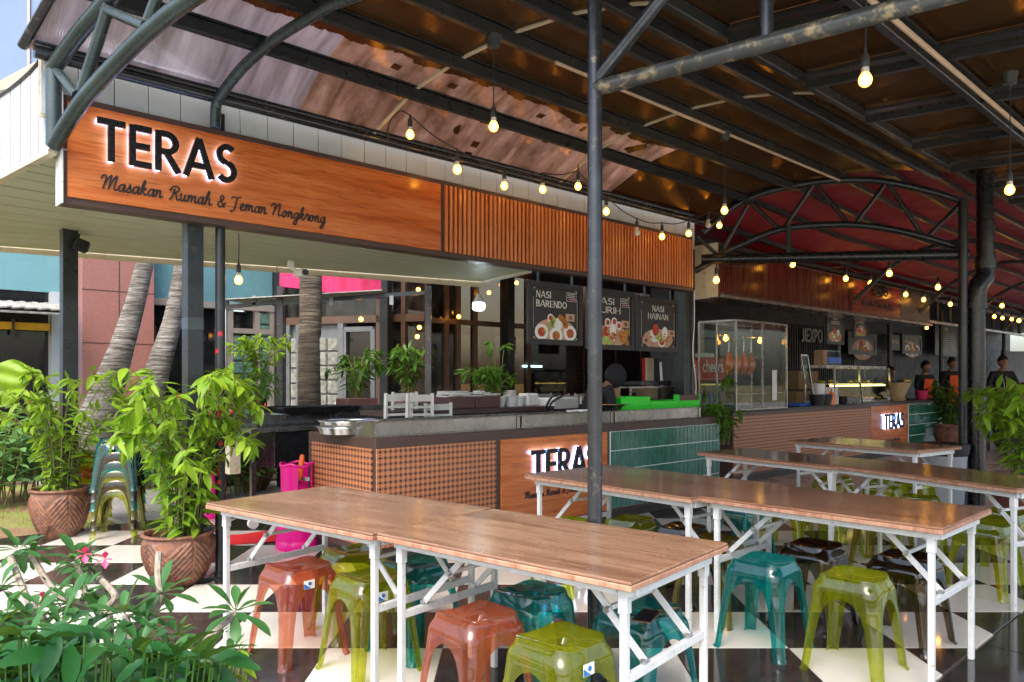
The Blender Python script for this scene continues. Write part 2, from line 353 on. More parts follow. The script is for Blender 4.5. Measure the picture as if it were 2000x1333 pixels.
    c = n.new('ShaderNodeMixShader'); l.new(math_(n, l, 'MULTIPLY_ADD', fr.outputs[0], .8, .10), c.inputs[0]); l.new(a.outputs[0], c.inputs[1]); l.new(gl.outputs[0], c.inputs[2])
    l.new(c.outputs[0], o.inputs[0])
    # dry garden ground
    m, n, l, p, o = new_mat('garden_ground')
    v = coords(n, l, world=True); f = noise(n, l, v, 2.2, 8, .6); f2 = noise(n, l, v, 40, 4)
    c = ramp(n, l, f, [(.40, (.20, .26, .04)), (.52, (.24, .15, .07)), (.62, (.22, .11, .06))])
    c = mixc(n, l, ramp(n, l, f2, [(.4, 0.0), (.7, .5)]), c, (.34, .26, .14))
    l.new(c, p.inputs['Base Color']); p.inputs['Roughness'].default_value = .95; bump(n, l, p, f2, .9, .03)
special()
# ------------------------------------------------------------------ mesh helpers
class MB:
    def __init__(s): s.v, s.f, s.sm = [], [], False
    def add(s, vs, fs):
        b = len(s.v); s.v += [Vector(x) for x in vs]; s.f += [tuple(i + b for i in f) for f in fs]; return s
    def box(s, c, d, rot=None, ch=0.0):
        x, y, z = (k / 2 for k in d); c = Vector(c); vs, fs = [], []
        if ch <= 0:
            vs = [Vector((a * x, b * y, e * z)) for a in (-1, 1) for b in (-1, 1) for e in (-1, 1)]
            fs = [(0, 1, 3, 2), (4, 6, 7, 5), (0, 4, 5, 1), (2, 3, 7, 6), (0, 2, 6, 4), (1, 5, 7, 3)]
        else:
            ch = min(ch, x * .9, y * .9, z * .9); idx = {}
            for a in (-1, 1):
                for b in (-1, 1):
                    for e in (-1, 1):
                        for ax in range(3):
                            q = [a * (x - ch), b * (y - ch), e * (z - ch)]; q[ax] = (a * x, b * y, e * z)[ax]
                            idx[(a, b, e, ax)] = len(vs); vs.append(Vector(q))
            I = lambda a, b, e, ax: idx[(a, b, e, ax)]
            for g in (-1, 1):
                fs += [(I(g, -1, -1, 0), I(g, 1, -1, 0), I(g, 1, 1, 0), I(g, -1, 1, 0))[::g], (I(-1, g, -1, 1), I(-1, g, 1, 1), I(1, g, 1, 1), I(1, g, -1, 1))[::g], (I(-1, -1, g, 2), I(1, -1, g, 2), I(1, 1, g, 2), I(-1, 1, g, 2))[::g]]
            for a in (-1, 1):
                for b in (-1, 1):
                    fs += [(I(a, b, -1, 0), I(a, b, -1, 1), I(a, b, 1, 1), I(a, b, 1, 0))[::a * b], (I(a, -1, b, 0), I(a, -1, b, 2), I(a, 1, b, 2), I(a, 1, b, 0))[::-a * b], (I(-1, a, b, 1), I(-1, a, b, 2), I(1, a, b, 2), I(1, a, b, 1))[::a * b]]
                    for e in (-1, 1): fs.append((I(a, b, e, 0), I(a, b, e, 1), I(a, b, e, 2))[::a * b * e])
        if rot is not None: vs = [rot @ q for q in vs]
        return s.add([q + c for q in vs], fs)
    def bar(s, a, b, w, h, ch=0.0, up=(0, 0, 1)):
        a, b = Vector(a), Vector(b); dx = (b - a); L = dx.length; dx.normalize(); up = Vector(up)
        y = up.cross(dx)
        if y.length < 1e-4: y = Vector((0, 1, 0)).cross(dx)
        y.normalize(); z = dx.cross(y)
        return s.box((a + b) / 2, (L, w, h), Matrix((dx, y, z)).transposed(), ch)
    def tube(s, pts, r, n=10, cap=True):
        pts = [Vector(p) for p in pts]; rs = r if isinstance(r, (list, tuple)) else [r] * len(pts); vs, fs = [], []
        t0 = (pts[1] - pts[0]).normalized(); nx = t0.orthogonal().normalized()
        for i, p in enumerate(pts):
            t = ((pts[min(i + 1, len(pts) - 1)] - pts[max(i - 1, 0)])).normalized()
            nx = (nx - t * nx.dot(t)); nx = nx.normalized() if nx.length > 1e-6 else t.orthogonal().normalized()
            ny = t.cross(nx)
            vs += [p + (nx * cos(2 * pi * k / n) + ny * sin(2 * pi * k / n)) * rs[i] for k in range(n)]
        for i in range(len(pts) - 1):
            fs += [(i * n + k, i * n + (k + 1) % n, (i + 1) * n + (k + 1) % n, (i + 1) * n + k) for k in range(n)]
        if cap: fs += [tuple(range(n))[::-1], tuple((len(pts) - 1) * n + k for k in range(n))]
        s.sm = True; return s.add(vs, fs)
    def lathe(s, c, prof, n=24, rel=None, axis=None):
        c = Vector(c); vs, fs = [], []
        for (r, z) in prof:
            for k in range(n):
                a = 2 * pi * k / n; rr = r + (rel(a, z) if rel and r > .001 else 0)
                q = Vector((rr * cos(a), rr * sin(a), z)); vs.append(c + (axis @ q if axis is not None else q))
        m = len(prof)
        for i in range(m - 1):
            fs += [(i * n + k, i * n + (k + 1) % n, (i + 1) * n + (k + 1) % n, (i + 1) * n + k) for k in range(n)]
        if prof[0][0] > .001: fs.append(tuple(range(n))[::-1])
        if prof[-1][0] > .001: fs.append(tuple((m - 1) * n + k for k in range(n)))
        s.sm = True; return s.add(vs, fs)
    def ball(s, c, r, n=12, m=8, sc=(1, 1, 1)):
        prof = [(sin(pi * i / m), -cos(pi * i / m)) for i in range(m + 1)]
        b = len(s.v); s.lathe((0, 0, 0), [(p * r, z * r) for p, z in prof], n)
        for i in range(b, len(s.v)): s.v[i] = Vector((s.v[i].x * sc[0], s.v[i].y * sc[1], s.v[i].z * sc[2])) + Vector(c)
        return s
    def prism(s, poly, y0, y1, fr=None):
        """poly in local (x,z), extruded in y"""
        n = len(poly); vs = [Vector((x, y0, z)) for x, z in poly] + [Vector((x, y1, z)) for x, z in poly]
        if fr: vs = [fr(q) for q in vs]
        return s.add(vs, [tuple(range(n)), tuple(range(n, 2 * n))[::-1]] + [(i, n + i, n + (i + 1) % n, (i + 1) % n) for i in range(n)])
    def quadgrid(s, fn, nu, nv):
        vs = [fn(i / nu, j / nv) for i in range(nu + 1) for j in range(nv + 1)]
        return s.add(vs, [(i * (nv + 1) + j, (i + 1) * (nv + 1) + j, (i + 1) * (nv + 1) + j + 1, i * (nv + 1) + j + 1) for i in range(nu) for j in range(nv)])
    def mesh(s, name, mat):
        me = bpy.data.meshes.new(name); me.from_pydata([tuple(q) for q in s.v], [], s.f); me.update()
        if mat: me.materials.append(MATS[mat])
        if s.sm:
            me.shade_smooth(); me.set_sharp_from_angle(angle=radians(38))
        return me
def link(o, parent=None):
    COL.objects.link(o)
    if parent is not None: o.parent = parent
    return o
def thing(name, label, cat, loc=(0, 0, 0), rz=0.0, group=None):
    o = bpy.data.objects.new(name, None); o.empty_display_size = .1; o.location = loc; o.rotation_euler = (0, 0, rz); link(o)
    o['label'] = label; o['category'] = cat
    if group: o['group'] = group
    return o
def tag(o, label=None, cat=None, group=None, kind=None):
    for k, v in (('label', label), ('category', cat), ('group', group), ('kind', kind)):
        if v: o[k] = v
    return o
def part(name, mb, mat, parent=None, world=False, kind=None, label=None):
    if world and parent is not None:
        root = parent; M = Matrix.Identity(4)
        while root is not None:
            M = Matrix.Translation(root.location) @ root.rotation_euler.to_matrix().to_4x4() @ M; root = root.parent
        iv = M.inverted(); mb.v = [iv @ q for q in mb.v]
    o = bpy.data.objects.new(name, mb.mesh(name, mat)); link(o, parent)
    if kind: o['kind'] = kind
    if label: o['label'] = label
    return o
def inst(name, me, parent, loc, rot=(0, 0, 0), sc=None):
    o = bpy.data.objects.new(name, me); o.location = loc
    if isinstance(rot, Quaternion): o.rotation_mode = 'QUATERNION'; o.rotation_quaternion = rot
    else: o.rotation_euler = rot
    if sc: o.scale = sc if not isinstance(sc, (int, float)) else (sc, sc, sc)
    link(o, parent); return o
KIDS = {}
def clone(o, loc=None, rz=None, label=None, group=None, parent=None):
    c = o.copy(); COL.objects.link(c); c.parent = parent
    for ch in [x for x in bpy.data.objects if x.parent == o] if o.name not in KIDS else KIDS[o.name]: clone(ch, parent=c)
    if loc is not None: c.location = loc
    if rz is not None: c.rotation_euler = (0, 0, rz)
    if label: c['label'] = label
    if group: c['group'] = group
    return c
def spline(pts, n=6):
    pts = [Vector(p) for p in pts]; out = []
    for i in range(len(pts) - 1):
        p0, p1, p2, p3 = pts[max(i - 1, 0)], pts[i], pts[i + 1], pts[min(i + 2, len(pts) - 1)]
        for k in range(n):
            t = k / n; out.append(.5 * ((2 * p1) + (p2 - p0) * t + (2 * p0 - 5 * p1 + 4 * p2 - p3) * t * t + (3 * p1 - p0 - 3 * p2 + p3) * t ** 3))
    return out + [pts[-1]]
# ------------------------------------------------------------------ lettering
def ribbon(mb, pts, wd, y0, y1, org, ex, ez, ey):
    pp_ = [Vector((p[0], p[1])) for p in pts]; pts = pp_[:1]
    for q in pp_[1:]:
        if (q - pts[-1]).length > wd * .05: pts.append(q)
    n = len(pts); L, Rr = [], []
    closed = n > 3 and (pts[0] - pts[-1]).length < 1e-4
    for i in range(n):
        a = pts[i] - pts[i - 1] if i > 0 else (pts[0] - pts[-2] if closed else pts[1] - pts[0])
        b = pts[i + 1] - pts[i] if i < n - 1 else (pts[1] - pts[0] if closed else a)
        a.normalize(); b.normalize(); nn = Vector((-(a.y + b.y), a.x + b.x))
        nn = nn.normalized() if nn.length > 1e-6 else Vector((-a.y, a.x))
        m = 1 / max(.6, nn.dot(Vector((-a.y, a.x)))); L.append(pts[i] + nn * wd / 2 * m); Rr.append(pts[i] - nn * wd / 2 * m)
    T = lambda q, y: org + ex * q.x + ez * q.y + ey * y
    vs = [];
    for i in range(n): vs += [T(L[i], y0), T(Rr[i], y0), T(Rr[i], y1), T(L[i], y1)]
    fs = []
    for i in range(n - 1):
        a, b = 4 * i, 4 * i + 4
        fs += [(a + k, b + k, b + (k + 1) % 4, a + (k + 1) % 4) for k in range(4)]
    fs += [(3, 2, 1, 0), tuple(4 * (n - 1) + k for k in range(4))]
    mb.add(vs, fs)
def arc(cx, cy, rx, ry, a0, a1, n=10): return [(cx + rx * cos(radians(a0 + (a1 - a0) * i / n)), cy + ry * sin(radians(a0 + (a1 - a0) * i / n))) for i in range(n + 1)]
SANS = {'T': (.62, [[(.31, 0), (.31, .94)], [(0, .94), (.62, .94)]]),
 'E': (.5, [[(.06, 0), (.06, 1)], [(.1, .94), (.5, .94)], [(.1, .5), (.46, .5)], [(.1, .06), (.5, .06)]]),
 'R': (.6, [[(.06, 0), (.06, 1)], [(.1, .94), (.25, .94)] + arc(.25, .715, .23, .225, 90, -90) + [(.1, .49)], [(.24, .49), (.56, 0)]]),
 'A': (.72, [[(.03, 0), (.36, 1)], [(.36, 1), (.69, 0)], [(.16, .3), (.56, .3)]]),
 'S': (.5, [arc(.27, .73, .2, .21, 40, 270, 12) + arc(.25, .29, .21, .23, 90, -145, 12)]),
 'J': (.4, [[(.3, 1), (.3, .25)] + arc(.14, .22, .16, .17, 0, -150)]), 'I': (.18, [[(.09, 0), (.09, 1)]]),
 'X': (.6, [[(.03, 0), (.57, 1)], [(.03, 1), (.57, 0)]]), 'P': (.55, [[(.06, 0), (.06, 1)], [(.1, .94), (.25, .94)] + arc(.25, .7, .23, .24, 90, -90) + [(.1, .46)]]),
 'O': (.7, [arc(.35, .5, .3, .44, 0, 360, 20)]), 'D': (.6, [[(.06, 0), (.06, 1)], [(.1, .94), (.2, .94)] + arc(.2, .5, .33, .44, 90, -90) + [(.1, .06)]]),
 'H': (.6, [[(.06, 0), (.06, 1)], [(.54, 0), (.54, 1)], [(.1, .5), (.5, .5)]]), 'N': (.62, [[(.06, 0), (.06, 1)], [(.06, 1), (.56, 0)], [(.56, 0), (.56, 1)]]),
 'K': (.55, [[(.06, 0), (.06, 1)], [(.5, 1), (.1, .45)], [(.22, .55), (.54, 0)]]), 'C': (.6, [arc(.36, .5, .3, .44, 45, 315, 14)]),
 'B': (.55, [[(.06, 0), (.06, 1)], [(.1, .94), (.25, .94)] + arc(.25, .73, .19, .21, 90, -90) + [(.1, .52)], [(.1, .5), (.27, .5)] + arc(.27, .28, .22, .22, 90, -90) + [(.1, .06)]]),
 'G': (.66, [arc(.36, .5, .3, .44, 45, 340, 14), [(.38, .42), (.64, .42)], [(.64, .42), (.64, .1)]]), 'U': (.6, [[(.06, 1), (.06, .3)] + arc(.3, .3, .24, .25, 180, 360) + [(.54, 1)]]),
 'M': (.75, [[(.06, 0), (.06, 1)], [(.06, 1), (.37, .2)], [(.37, .2), (.69, 1)], [(.69, 0), (.69, 1)]]), 'Y': (.6, [[(.03, 1), (.3, .5)], [(.57, 1), (.3, .5)], [(.3, .5), (.3, 0)]]),
 '2': (.5, [arc(.25, .74, .19, .22, 160, -30) + [(.04, .06), (.46, .06)]]), '5': (.5, [[(.44, .94), (.12, .94), (.08, .55)] + arc(.24, .3, .2, .25, 120, -140)]),
 '8': (.5, [arc(.25, .73, .16, .2, 0, 360), arc(.25, .28, .2, .24, 0, 360)]), '7': (.5, [[(.04, .94), (.45, .94), (.18, 0)]]), 'c': (.46, [arc(.26, .33, .2, .27, 50, 310, 10)]),
 'h': (.5, [[(.07, 0), (.07, 1)], [(.07, .35)] + arc(.25, .4, .17, .2, 160, 0) + [(.42, 0)]]), 'e': (.5, [[(.07, .33), (.44, .33)] + arc(.25, .33, .19, .27, 0, 310, 12)]),
 'r': (.34, [[(.07, 0), (.07, .6)], [(.07, .35)] + arc(.24, .38, .15, .2, 160, 60)]), 's': (.4, [arc(.2, .46, .13, .14, 40, 270, 8) + arc(.2, .18, .14, .14, 90, -150, 8)]), ' ': (.35, []), '-': (.3, [[(0, .5), (.28, .5)]])}
def text(mb, txt, org, ex, ez, ey, h, wt=.12, y0=0.0, y1=.004, sx=1.0, gap=.1, serif=False):
    x = 0.0; n = 0
    for ch in txt:
        wd, strokes = SANS.get(ch, SANS[' '])
        for k, st_ in enumerate(strokes):
            thin = serif and len(st_) == 2 and (abs(st_[0][1] - st_[1][1]) < .1 or (ch in 'AN' and k % 2 == 0) or (ch == 'U' and k))
            ribbon(mb, [((x + a * sx) * h, b * h) for a, b in st_], wt * h * (.5 if thin else 1), y0 - .0004 * (n % 5), y1 + .0004 * (n % 5), org, ex, ez, ey); n += 1
            if serif and len(st_) == 2 and abs(st_[0][1] - st_[1][1]) > .5:
                for q in st_:
                    if q[1] in (0, 1): ribbon(mb, [((x + q[0] * sx - .11) * h, (q[1] * .96 + .02) * h), ((x + q[0] * sx + .11) * h, (q[1] * .96 + .02) * h)], .05 * h, y0 - .0004 * (n % 5), y1 + .0004 * (n % 5), org, ex, ez, ey); n += 1
        x += wd * sx + gap
    return x * h
def twidth(txt, sx=1.0, gap=.1): return sum(SANS.get(c, SANS[' '])[0] * sx + gap for c in txt) - gap
SCR = {'a': (1.0, [[(.72, .8), (.45, 1), (.12, .65), (.12, .2), (.35, 0), (.62, .3), (.78, 1), (.72, .3), (.82, 0), (1.08, .25)]]),
 's': (.8, [[(0, .1), (.25, .5), (.42, 1.08), (.48, .72), (.62, .3), (.45, 0), (.12, .08)], [(.45, 0), (.9, .25)]]),
 'k': (1.0, [[(.05, .1), (.3, 1), (.5, 1.8), (.36, 2.0), (.2, 1.3), (.12, 0)], [(.15, .35), (.5, .98), (.66, .8), (.3, .5), (.5, .25), (.7, 0), (1.05, .25)]]),
 'n': (1.02, [[(0, .7), (.14, 1), (.16, .5), (.12, 0)], [(.14, .3), (.4, .95), (.62, .9), (.62, .3), (.72, 0), (1.08, .25)]]),
 'm': (1.5, [[(0, .7), (.14, 1), (.16, .5), (.12, 0)], [(.14, .3), (.4, .95), (.6, .85), (.58, 0)], [(.6, .3), (.88, .95), (1.08, .85), (1.08, .25), (1.2, 0), (1.55, .25)]]),
 'u': (1.02, [[(0, .75), (.12, 1), (.12, .3), (.3, 0), (.52, .2), (.68, 1)], [(.68, 1), (.64, .3), (.76, 0), (1.08, .25)]]),
 'h': (1.05, [[(.05, .1), (.3, 1), (.5, 1.8), (.36, 2.0), (.2, 1.3), (.12, 0)], [(.14, .3), (.4, .95), (.64, .9), (.64, .3), (.74, 0), (1.1, .25)]]),
 'e': (.8, [[(0, .25), (.4, .5), (.5, .85), (.3, 1.02), (.1, .6), (.18, .1), (.45, 0), (.88, .25)]]),
 'o': (.95, [[(.6, .85), (.38, 1), (.1, .6), (.2, .08), (.45, 0), (.68, .4), (.6, .85), (.55, .7), (1.0, .75)]]),
 'g': (1.0, [[(.72, .8), (.45, 1), (.12, .65), (.12, .2), (.35, 0), (.62, .3), (.78, 1), (.72, 0), (.6, -.75), (.35, -.95), (.15, -.65), (.5, -.2), (1.08, .25)]]),
 'r': (.75, [[(0, .25), (.2, .8), (.28, 1.15), (.36, .88), (.6, .9), (.55, .4), (.6, .05), (.82, .25)]]),
 'M': (2.1, [[(-.15, 1.3), (-.05, 1.75), (.25, 1.9), (.45, 1.6), (.38, .8), (.25, 0)], [(.28, .3), (.6, 1.3), (1.0, 1.95), (1.05, 1.6), (.98, .6), (.95, 0)], [(.98, .3), (1.3, 1.3), (1.68, 1.95), (1.72, 1.5), (1.6, .5), (1.7, .05), (2.1, .2)]]),
 'R': (1.6, [[(.1, 1.2), (.3, 1.75), (.75, 1.95), (1.2, 1.85), (1.3, 1.4), (.95, 1.05), (.65, 1.0), (1.0, .8), (1.15, .2), (1.35, 0), (1.65, .2)], [(.7, 1.6), (.6, .8), (.4, .1), (.15, 0)]]),
 'T': (1.35, [[(-.1, 1.45), (.1, 1.85), (.6, 1.8), (1.35, 1.95)], [(.75, 1.8), (.65, .8), (.5, -.1), (.2, -.45), (-.05, -.2)]]),
 'N': (1.75, [[(-.15, 1.3), (-.05, 1.75), (.25, 1.9), (.45, 1.6), (.38, .8), (.25, 0)], [(.3, .3), (.65, 1.3), (1.1, 1.95), (1.25, 1.7), (1.15, .6), (1.25, .05), (1.7, .2)]]),
 '&': (1.4, [[(1.3, .8), (.9, .2), (.5, 0), (.15, .25), (.3, .75), (.8, 1.15), (.85, 1.6), (.55, 1.75), (.4, 1.4), (.7, .7), (1.2, 0)]]), ' ': (.75, [])}
def script(mb, txt, org, ex, ez, ey, length, y1=.004):
    tot = sum(SCR[c][0] for c in txt); k = length / tot; x = 0; n = 0
    for ch in txt:
        wd, sts = SCR[ch]
        for s_ in sts:
            pts = spline([(px, py, 0) for px, py in s_], 4)
            ribbon(mb, [((x + p.x + p.y * .16) * k, p.y * k) for p in pts], .205 * k, -.0003 * (n % 7), y1 + .0003 * (n % 7), org, ex, ez, ey); n += 1
        x += wd
ZV = Vector((0, 0, 1)); XV = Vector((1, 0, 0)); YN = Vector((0, -1, 0))
# ------------------------------------------------------------------ leaves
def leaf_mesh(name, mat, L=1.0, Wd=.3, fold=.25, droop=.25, wav=0.0, wpos=.45, seg=5, wide_tip=False):
    vs, fs = [], []
    for i in range(seg + 1):
        t = i / seg
        wdt = Wd / 2 * (sin(pi * min(1, t / (2 * wpos)) / 1) if t < wpos else cos(pi / 2 * (t - wpos) / (1 - wpos)) ** .8) if 0 < t < 1 else (0.02 * Wd)
        if t < wpos and 0 < t: wdt = Wd / 2 * sin(pi / 2 * t / wpos) ** (1.6 if wide_tip else .8)
        z = -droop * t * t * L; zw = wav * sin(i * 2.3)
        vs += [(t * L, wdt, z + fold * wdt + zw), (t * L, 0, z), (t * L, -wdt, z + fold * wdt - zw)]
    for i in range(seg):
        a = 3 * i; fs += [(a, a + 1, a + 4, a + 3), (a + 1, a + 2, a + 5, a + 4)]
    me = bpy.data.meshes.new(name); me.from_pydata(vs, [], fs); me.shade_smooth(); me.materials.append(MATS[mat]); me.update()
    return me
def scatter(mesh, mats):
    """join many transformed copies of a leaf into one MB"""
    mb = MB(); vv = [v.co.copy() for v in mesh.vertices]; ff = [tuple(p.vertices) for p in mesh.polygons]
    for M in mats: mb.add([M @ q for q in vv], ff)
    mb.sm = True; return mb
def aim(d, roll=0.0):
    d = d.normalized(); z = Vector((0, 0, 1)); y = z.cross(d)
    y = y.normalized() if y.length > 1e-3 else Vector((0, 1, 0)); z = d.cross(y)
    return Matrix((d, y, z)).transposed().to_4x4() @ Matrix.Rotation(roll, 4, 'X')
def add_leaves(parent, mesh, mats, mat, limit=220):
    """the nearest leaves are parts, the rest one stuff part"""
    base = parent.location
    cp = Vector((0, 0, H)); key = lambda M: (M.translation + base - cp).length
    mats = sorted(mats, key=key)
    for M in mats[:limit]:
        loc, q, sc = M.decompose(); inst('leaf', mesh, parent, loc, q, tuple(sc))
    rest = mats[limit:]
    if rest:
        mb = scatter(mesh, rest); part('foliage', mb, mat, parent, kind='stuff')
def stems_plant(parent, n_stems, h, spread, leaf, mat, lf_len, per, rnd, z0=0.0, limit=220, droop=.5, r0=.05, thick=.006, start=.35, lean=(0, 0), stem_mat='stem', whorl=False):
    sb = MB(); Ms = []
    for i in range(n_stems):
        a = rnd.uniform(0, 2 * pi); hh = h * rnd.uniform(.55, 1.0); sp = spread * rnd.uniform(.25, 1.0)
        p0 = Vector((cos(a) * r0 * rnd.random(), sin(a) * r0 * rnd.random(), z0))
        tip = p0 + Vector((cos(a) * sp + lean[0] * hh, sin(a) * sp + lean[1] * hh, hh))
        mid = p0.lerp(tip, .5) + Vector((-cos(a) * sp * .2, -sin(a) * sp * .2, hh * .12))
        tipd = tip + Vector((cos(a), sin(a), -.6 * rnd.random())) * sp * droop * .5
        pts = spline([p0, mid, tip, tipd], 5); sb.tube(pts, [thick * (1 - .7 * k / len(pts)) for k in range(len(pts))], 5, False)
        m = per
        for k in range(m):
            f = start + (1 - start) * (k + rnd.random() * .8) / m; q = min(len(pts) - 2, int(f * (len(pts) - 1)))
            p = pts[q].lerp(pts[q + 1], f * (len(pts) - 1) - q) if f < 1 else pts[-1]
            side = rnd.uniform(0, 2 * pi); t = (pts[q + 1] - pts[q]).normalized()
            o = t.orthogonal().normalized(); dr = (o * cos(side) + t.cross(o) * sin(side)) * 1.0 + t * .45 + Vector((0, 0, -droop * rnd.uniform(.2, 1.1)))
            dr += Vector((cos(a), sin(a), 0)) * .25
            S = lf_len * rnd.uniform(.65, 1.15)
            Ms.append(Matrix.Translation(p) @ aim(dr, rnd.uniform(-.7, .7)) @ Matrix.Diagonal((S, S * rnd.uniform(.7, 1.2), S * rnd.uniform(.2, 1.9), 1)))
    part('stem', sb, stem_mat, parent, kind='stuff')
    add_leaves(parent, leaf, Ms, mat, limit)
    return Ms
# ------------------------------------------------------------------ ground and floor
def struct(name, mb, mat, parent=None):
    o = part(name, mb, mat, parent); o['kind'] = 'structure'; return o
g = MB(); g.quadgrid(lambda a, b: Vector((-150 + 300 * a, -60 + 260 * b, -.05)), 30, 26); ground = struct('ground', g, 'garden_ground')
def slab(name, pts, z, mat, th=.05):
    m = MB(); n = len(pts); m.add([Vector((p.x, p.y, z)) for p in pts] + [Vector((p.x, p.y, z - th)) for p in pts], [tuple(range(n)), tuple(range(n, 2 * n))[::-1]] + [(i, n + i, n + (i + 1) % n, (i + 1) % n) for i in range(n)])
    return struct(name, m, mat)
EDGE_T, BORD_T, EDGE_S = 7.85, 1.2, 7.95
floor = slab('floor', [W(-6, BORD_T), W(EDGE_S, BORD_T), W(EDGE_S, EDGE_T), W(-6, EDGE_T)], -.012, 'tile_bed', .038)
def clip_poly(poly, f):
    out = []
    for i in range(len(poly)):
        a, b = poly[i], poly[(i + 1) % len(poly)]; fa, fb = f(a), f(b)
        if fa >= 0: out.append(a)
        if (fa >= 0) != (fb >= 0): out.append(a + (b - a) * (fa / (fa - fb)))
    return out
T_ = .6
tm = {}
def tile_me(poly, mat):
    c = sum(poly, Vector()) / len(poly); n = len(poly)
    top = [Vector((p.x, p.y, 0)) + (c - p).normalized() * .0045 for p in poly]; mid = [Vector((p.x, p.y, -.0018)) for p in poly]; bot = [Vector((p.x, p.y, -.011)) for p in poly]
    m = MB(); m.add(top + mid + bot, [tuple(range(n))] + [(i, n + i, n + (i + 1) % n, (i + 1) % n)[::-1] for i in range(n)] + [(n + i, 2 * n + i, 2 * n + (i + 1) % n, n + (i + 1) % n)[::-1] for i in range(n)])
    return m.mesh('tile', mat)
k = .0013
full = [Vector((k, k, 0)), Vector((T_ - k, k, 0)), Vector((T_ - k, T_ - k, 0)), Vector((k, T_ - k, 0))]
for mat in ('white_tile', 'black_tile'): tm[mat] = tile_me(full, mat)
cnt = 0
for i in range(-16, 16):
    for j in range(-8, 14):
        x0, y0 = 2.04 + T_ * i, 3.887 + T_ * j
        if y0 < 1.6 or abs(x0 + .3) > (y0 + .6) * .72 + .7: continue
        mat = 'white_tile' if (i + j) % 2 == 0 else 'black_tile'
        poly = [Vector((x0, y0, 0)) + q for q in full]
        cs = [st(q) for q in poly]
        ins = [min(t - BORD_T - .004, EDGE_T - t, EDGE_S - s) for s, t in cs]
        if max(ins) < -.35: continue
        if min(ins) >= 0: inst('tile', tm[mat], floor, (x0, y0, 0)); cnt += 1; continue
        for f in (lambda q: st(q)[1] - BORD_T - .004, lambda q: EDGE_T - st(q)[1], lambda q: EDGE_S - st(q)[0]): poly = clip_poly(poly, f) if poly else poly
        if len(poly) > 2:
            c = sum(poly, Vector()) / len(poly); inst('tile', tile_me([q - c for q in poly], mat), floor, c); cnt += 1
print('tiles', cnt)
# polished black border, laid in long slabs
bord = slab('walkway', [W(-6, -8), W(EDGE_S, -8), W(EDGE_S, BORD_T - .004), W(-6, BORD_T - .004)], -.012, 'grout', .038)
for i in range(8):
    for j in range(4):
        s0, t1 = -1.5 + i * 1.2, BORD_T - .008 - j * 1.0
        poly = [W(s0 + .003, t1 - .995), W(s0 + 1.197, t1 - .995), W(s0 + 1.197, t1), W(s0 + .003, t1)]; c = sum(poly, Vector()) / 4
        if c.y < 1 or abs(c.x) > c.y + 1: continue
        inst('granite_slab', tile_me([q - c for q in poly], 'black_granite'), bord, c)
slab('paved_floor', [W(EDGE_S, -12), W(60, -12), W(60, 12), W(EDGE_S, 12)], 0, 'beige_floor', .06)
slab('terrace_floor', [W(2.2, EDGE_T), W(EDGE_S, EDGE_T), W(EDGE_S, 14), W(2.2, 12)], -.004, 'concrete', .06)
# ------------------------------------------------------------------ canopy
PRO = [(5.22, 3.26), (5.15, 3.30), (4.73, 3.56), (4.3, 3.69), (3.85, 3.76), (3.4, 3.77), (3.0, 3.72), (2.65, 3.64)]
def zt(t):
    if t >= PRO[0][0]: return PRO[0][1]
    for (a, za), (b, zb) in zip(PRO, PRO[1:]):
        if b <= t <= a:
            f = (a - t) / (a - b); return za + (zb - za) * f
    return PRO[-1][1]
A0 = P(105, 740, 4.48); A0.z = 0                       # foot of the near gable arch on plan
def arch_pt(px, py, base):
    k = (px - 1000) / F; a = (k * base.y - base.x) / (VP.x - k * VP.y); q = base + VP * a
    return Vector((q.x, q.y, zat(py, q.y)))
def along(base, a, z): q = base + VP * a; return Vector((q.x, q.y, z))
F0 = P(1370, 740, 9.29); F0.z = 0; F1 = P(1885, 740, 8.5); F1.z = 0
roof = thing('canopy_roof', 'arched canopy roof of brown see-through sheets with a peeling pale strip over the sign', 'canopy roof', A0)
SS = [st(A0)[0] - .12, 3.28, 5.46, 7.6]
def sheet(s0f, s1f, t0, t1, mat, nm, n=14, dz=.085):
    m = MB()
    def fn(a, b):
        t = t0 + (t1 - t0) * b; s = s0f(t) * (1 - a) + s1f(t) * a; q = W(s, t); q.z = zt(t) + dz; return q
    m.quadgrid(fn, 6, n)
    m2 = MB(); m2.quadgrid(lambda a, b: fn(a, b) + Vector((0, 0, .012)), 6, n); m.add(m2.v, m2.f); m.sm = True
    return part(nm, m, mat, roof, world=True)
lf = lambda t: st(A0)[0] - .12 + (5.15 - t) * (-(VP.dot(U)) / VP.dot(V)) * 1.0
slope = VP.dot(U) / -VP.dot(V)
def sk(s0): return lambda t: s0 + (5.15 - t) * slope
farl_ = lambda t: farl(t) + .10
farl = lambda t: st(F0)[0] + (st(F0)[1] - t) / (st(F0)[1] - st(F1)[1]) * (st(F1)[0] - st(F0)[0])
edges = [sk(SS[0]), sk(SS[1]), sk(SS[2]), farl_]
for a, b in zip(edges, edges[1:]): sheet(lambda t, a=a: a(t) + .004, lambda t, b=b: b(t) - .004, 5.2, 2.62, 'roof_sheet', 'roof_sheet')
for e in edges[1:3]:
    m = MB(); pts = []
    for i in range(20):
        t = 5.18 - i * (5.18 - 2.65) / 19; q = W(e(t), t); q.z = zt(t) + .075; pts.append(q)
    for a, b in zip(pts, pts[1:]): m.bar(a, b, .032, .012)
    part('joint_strip', m, 'seam_strip', roof, world=True)
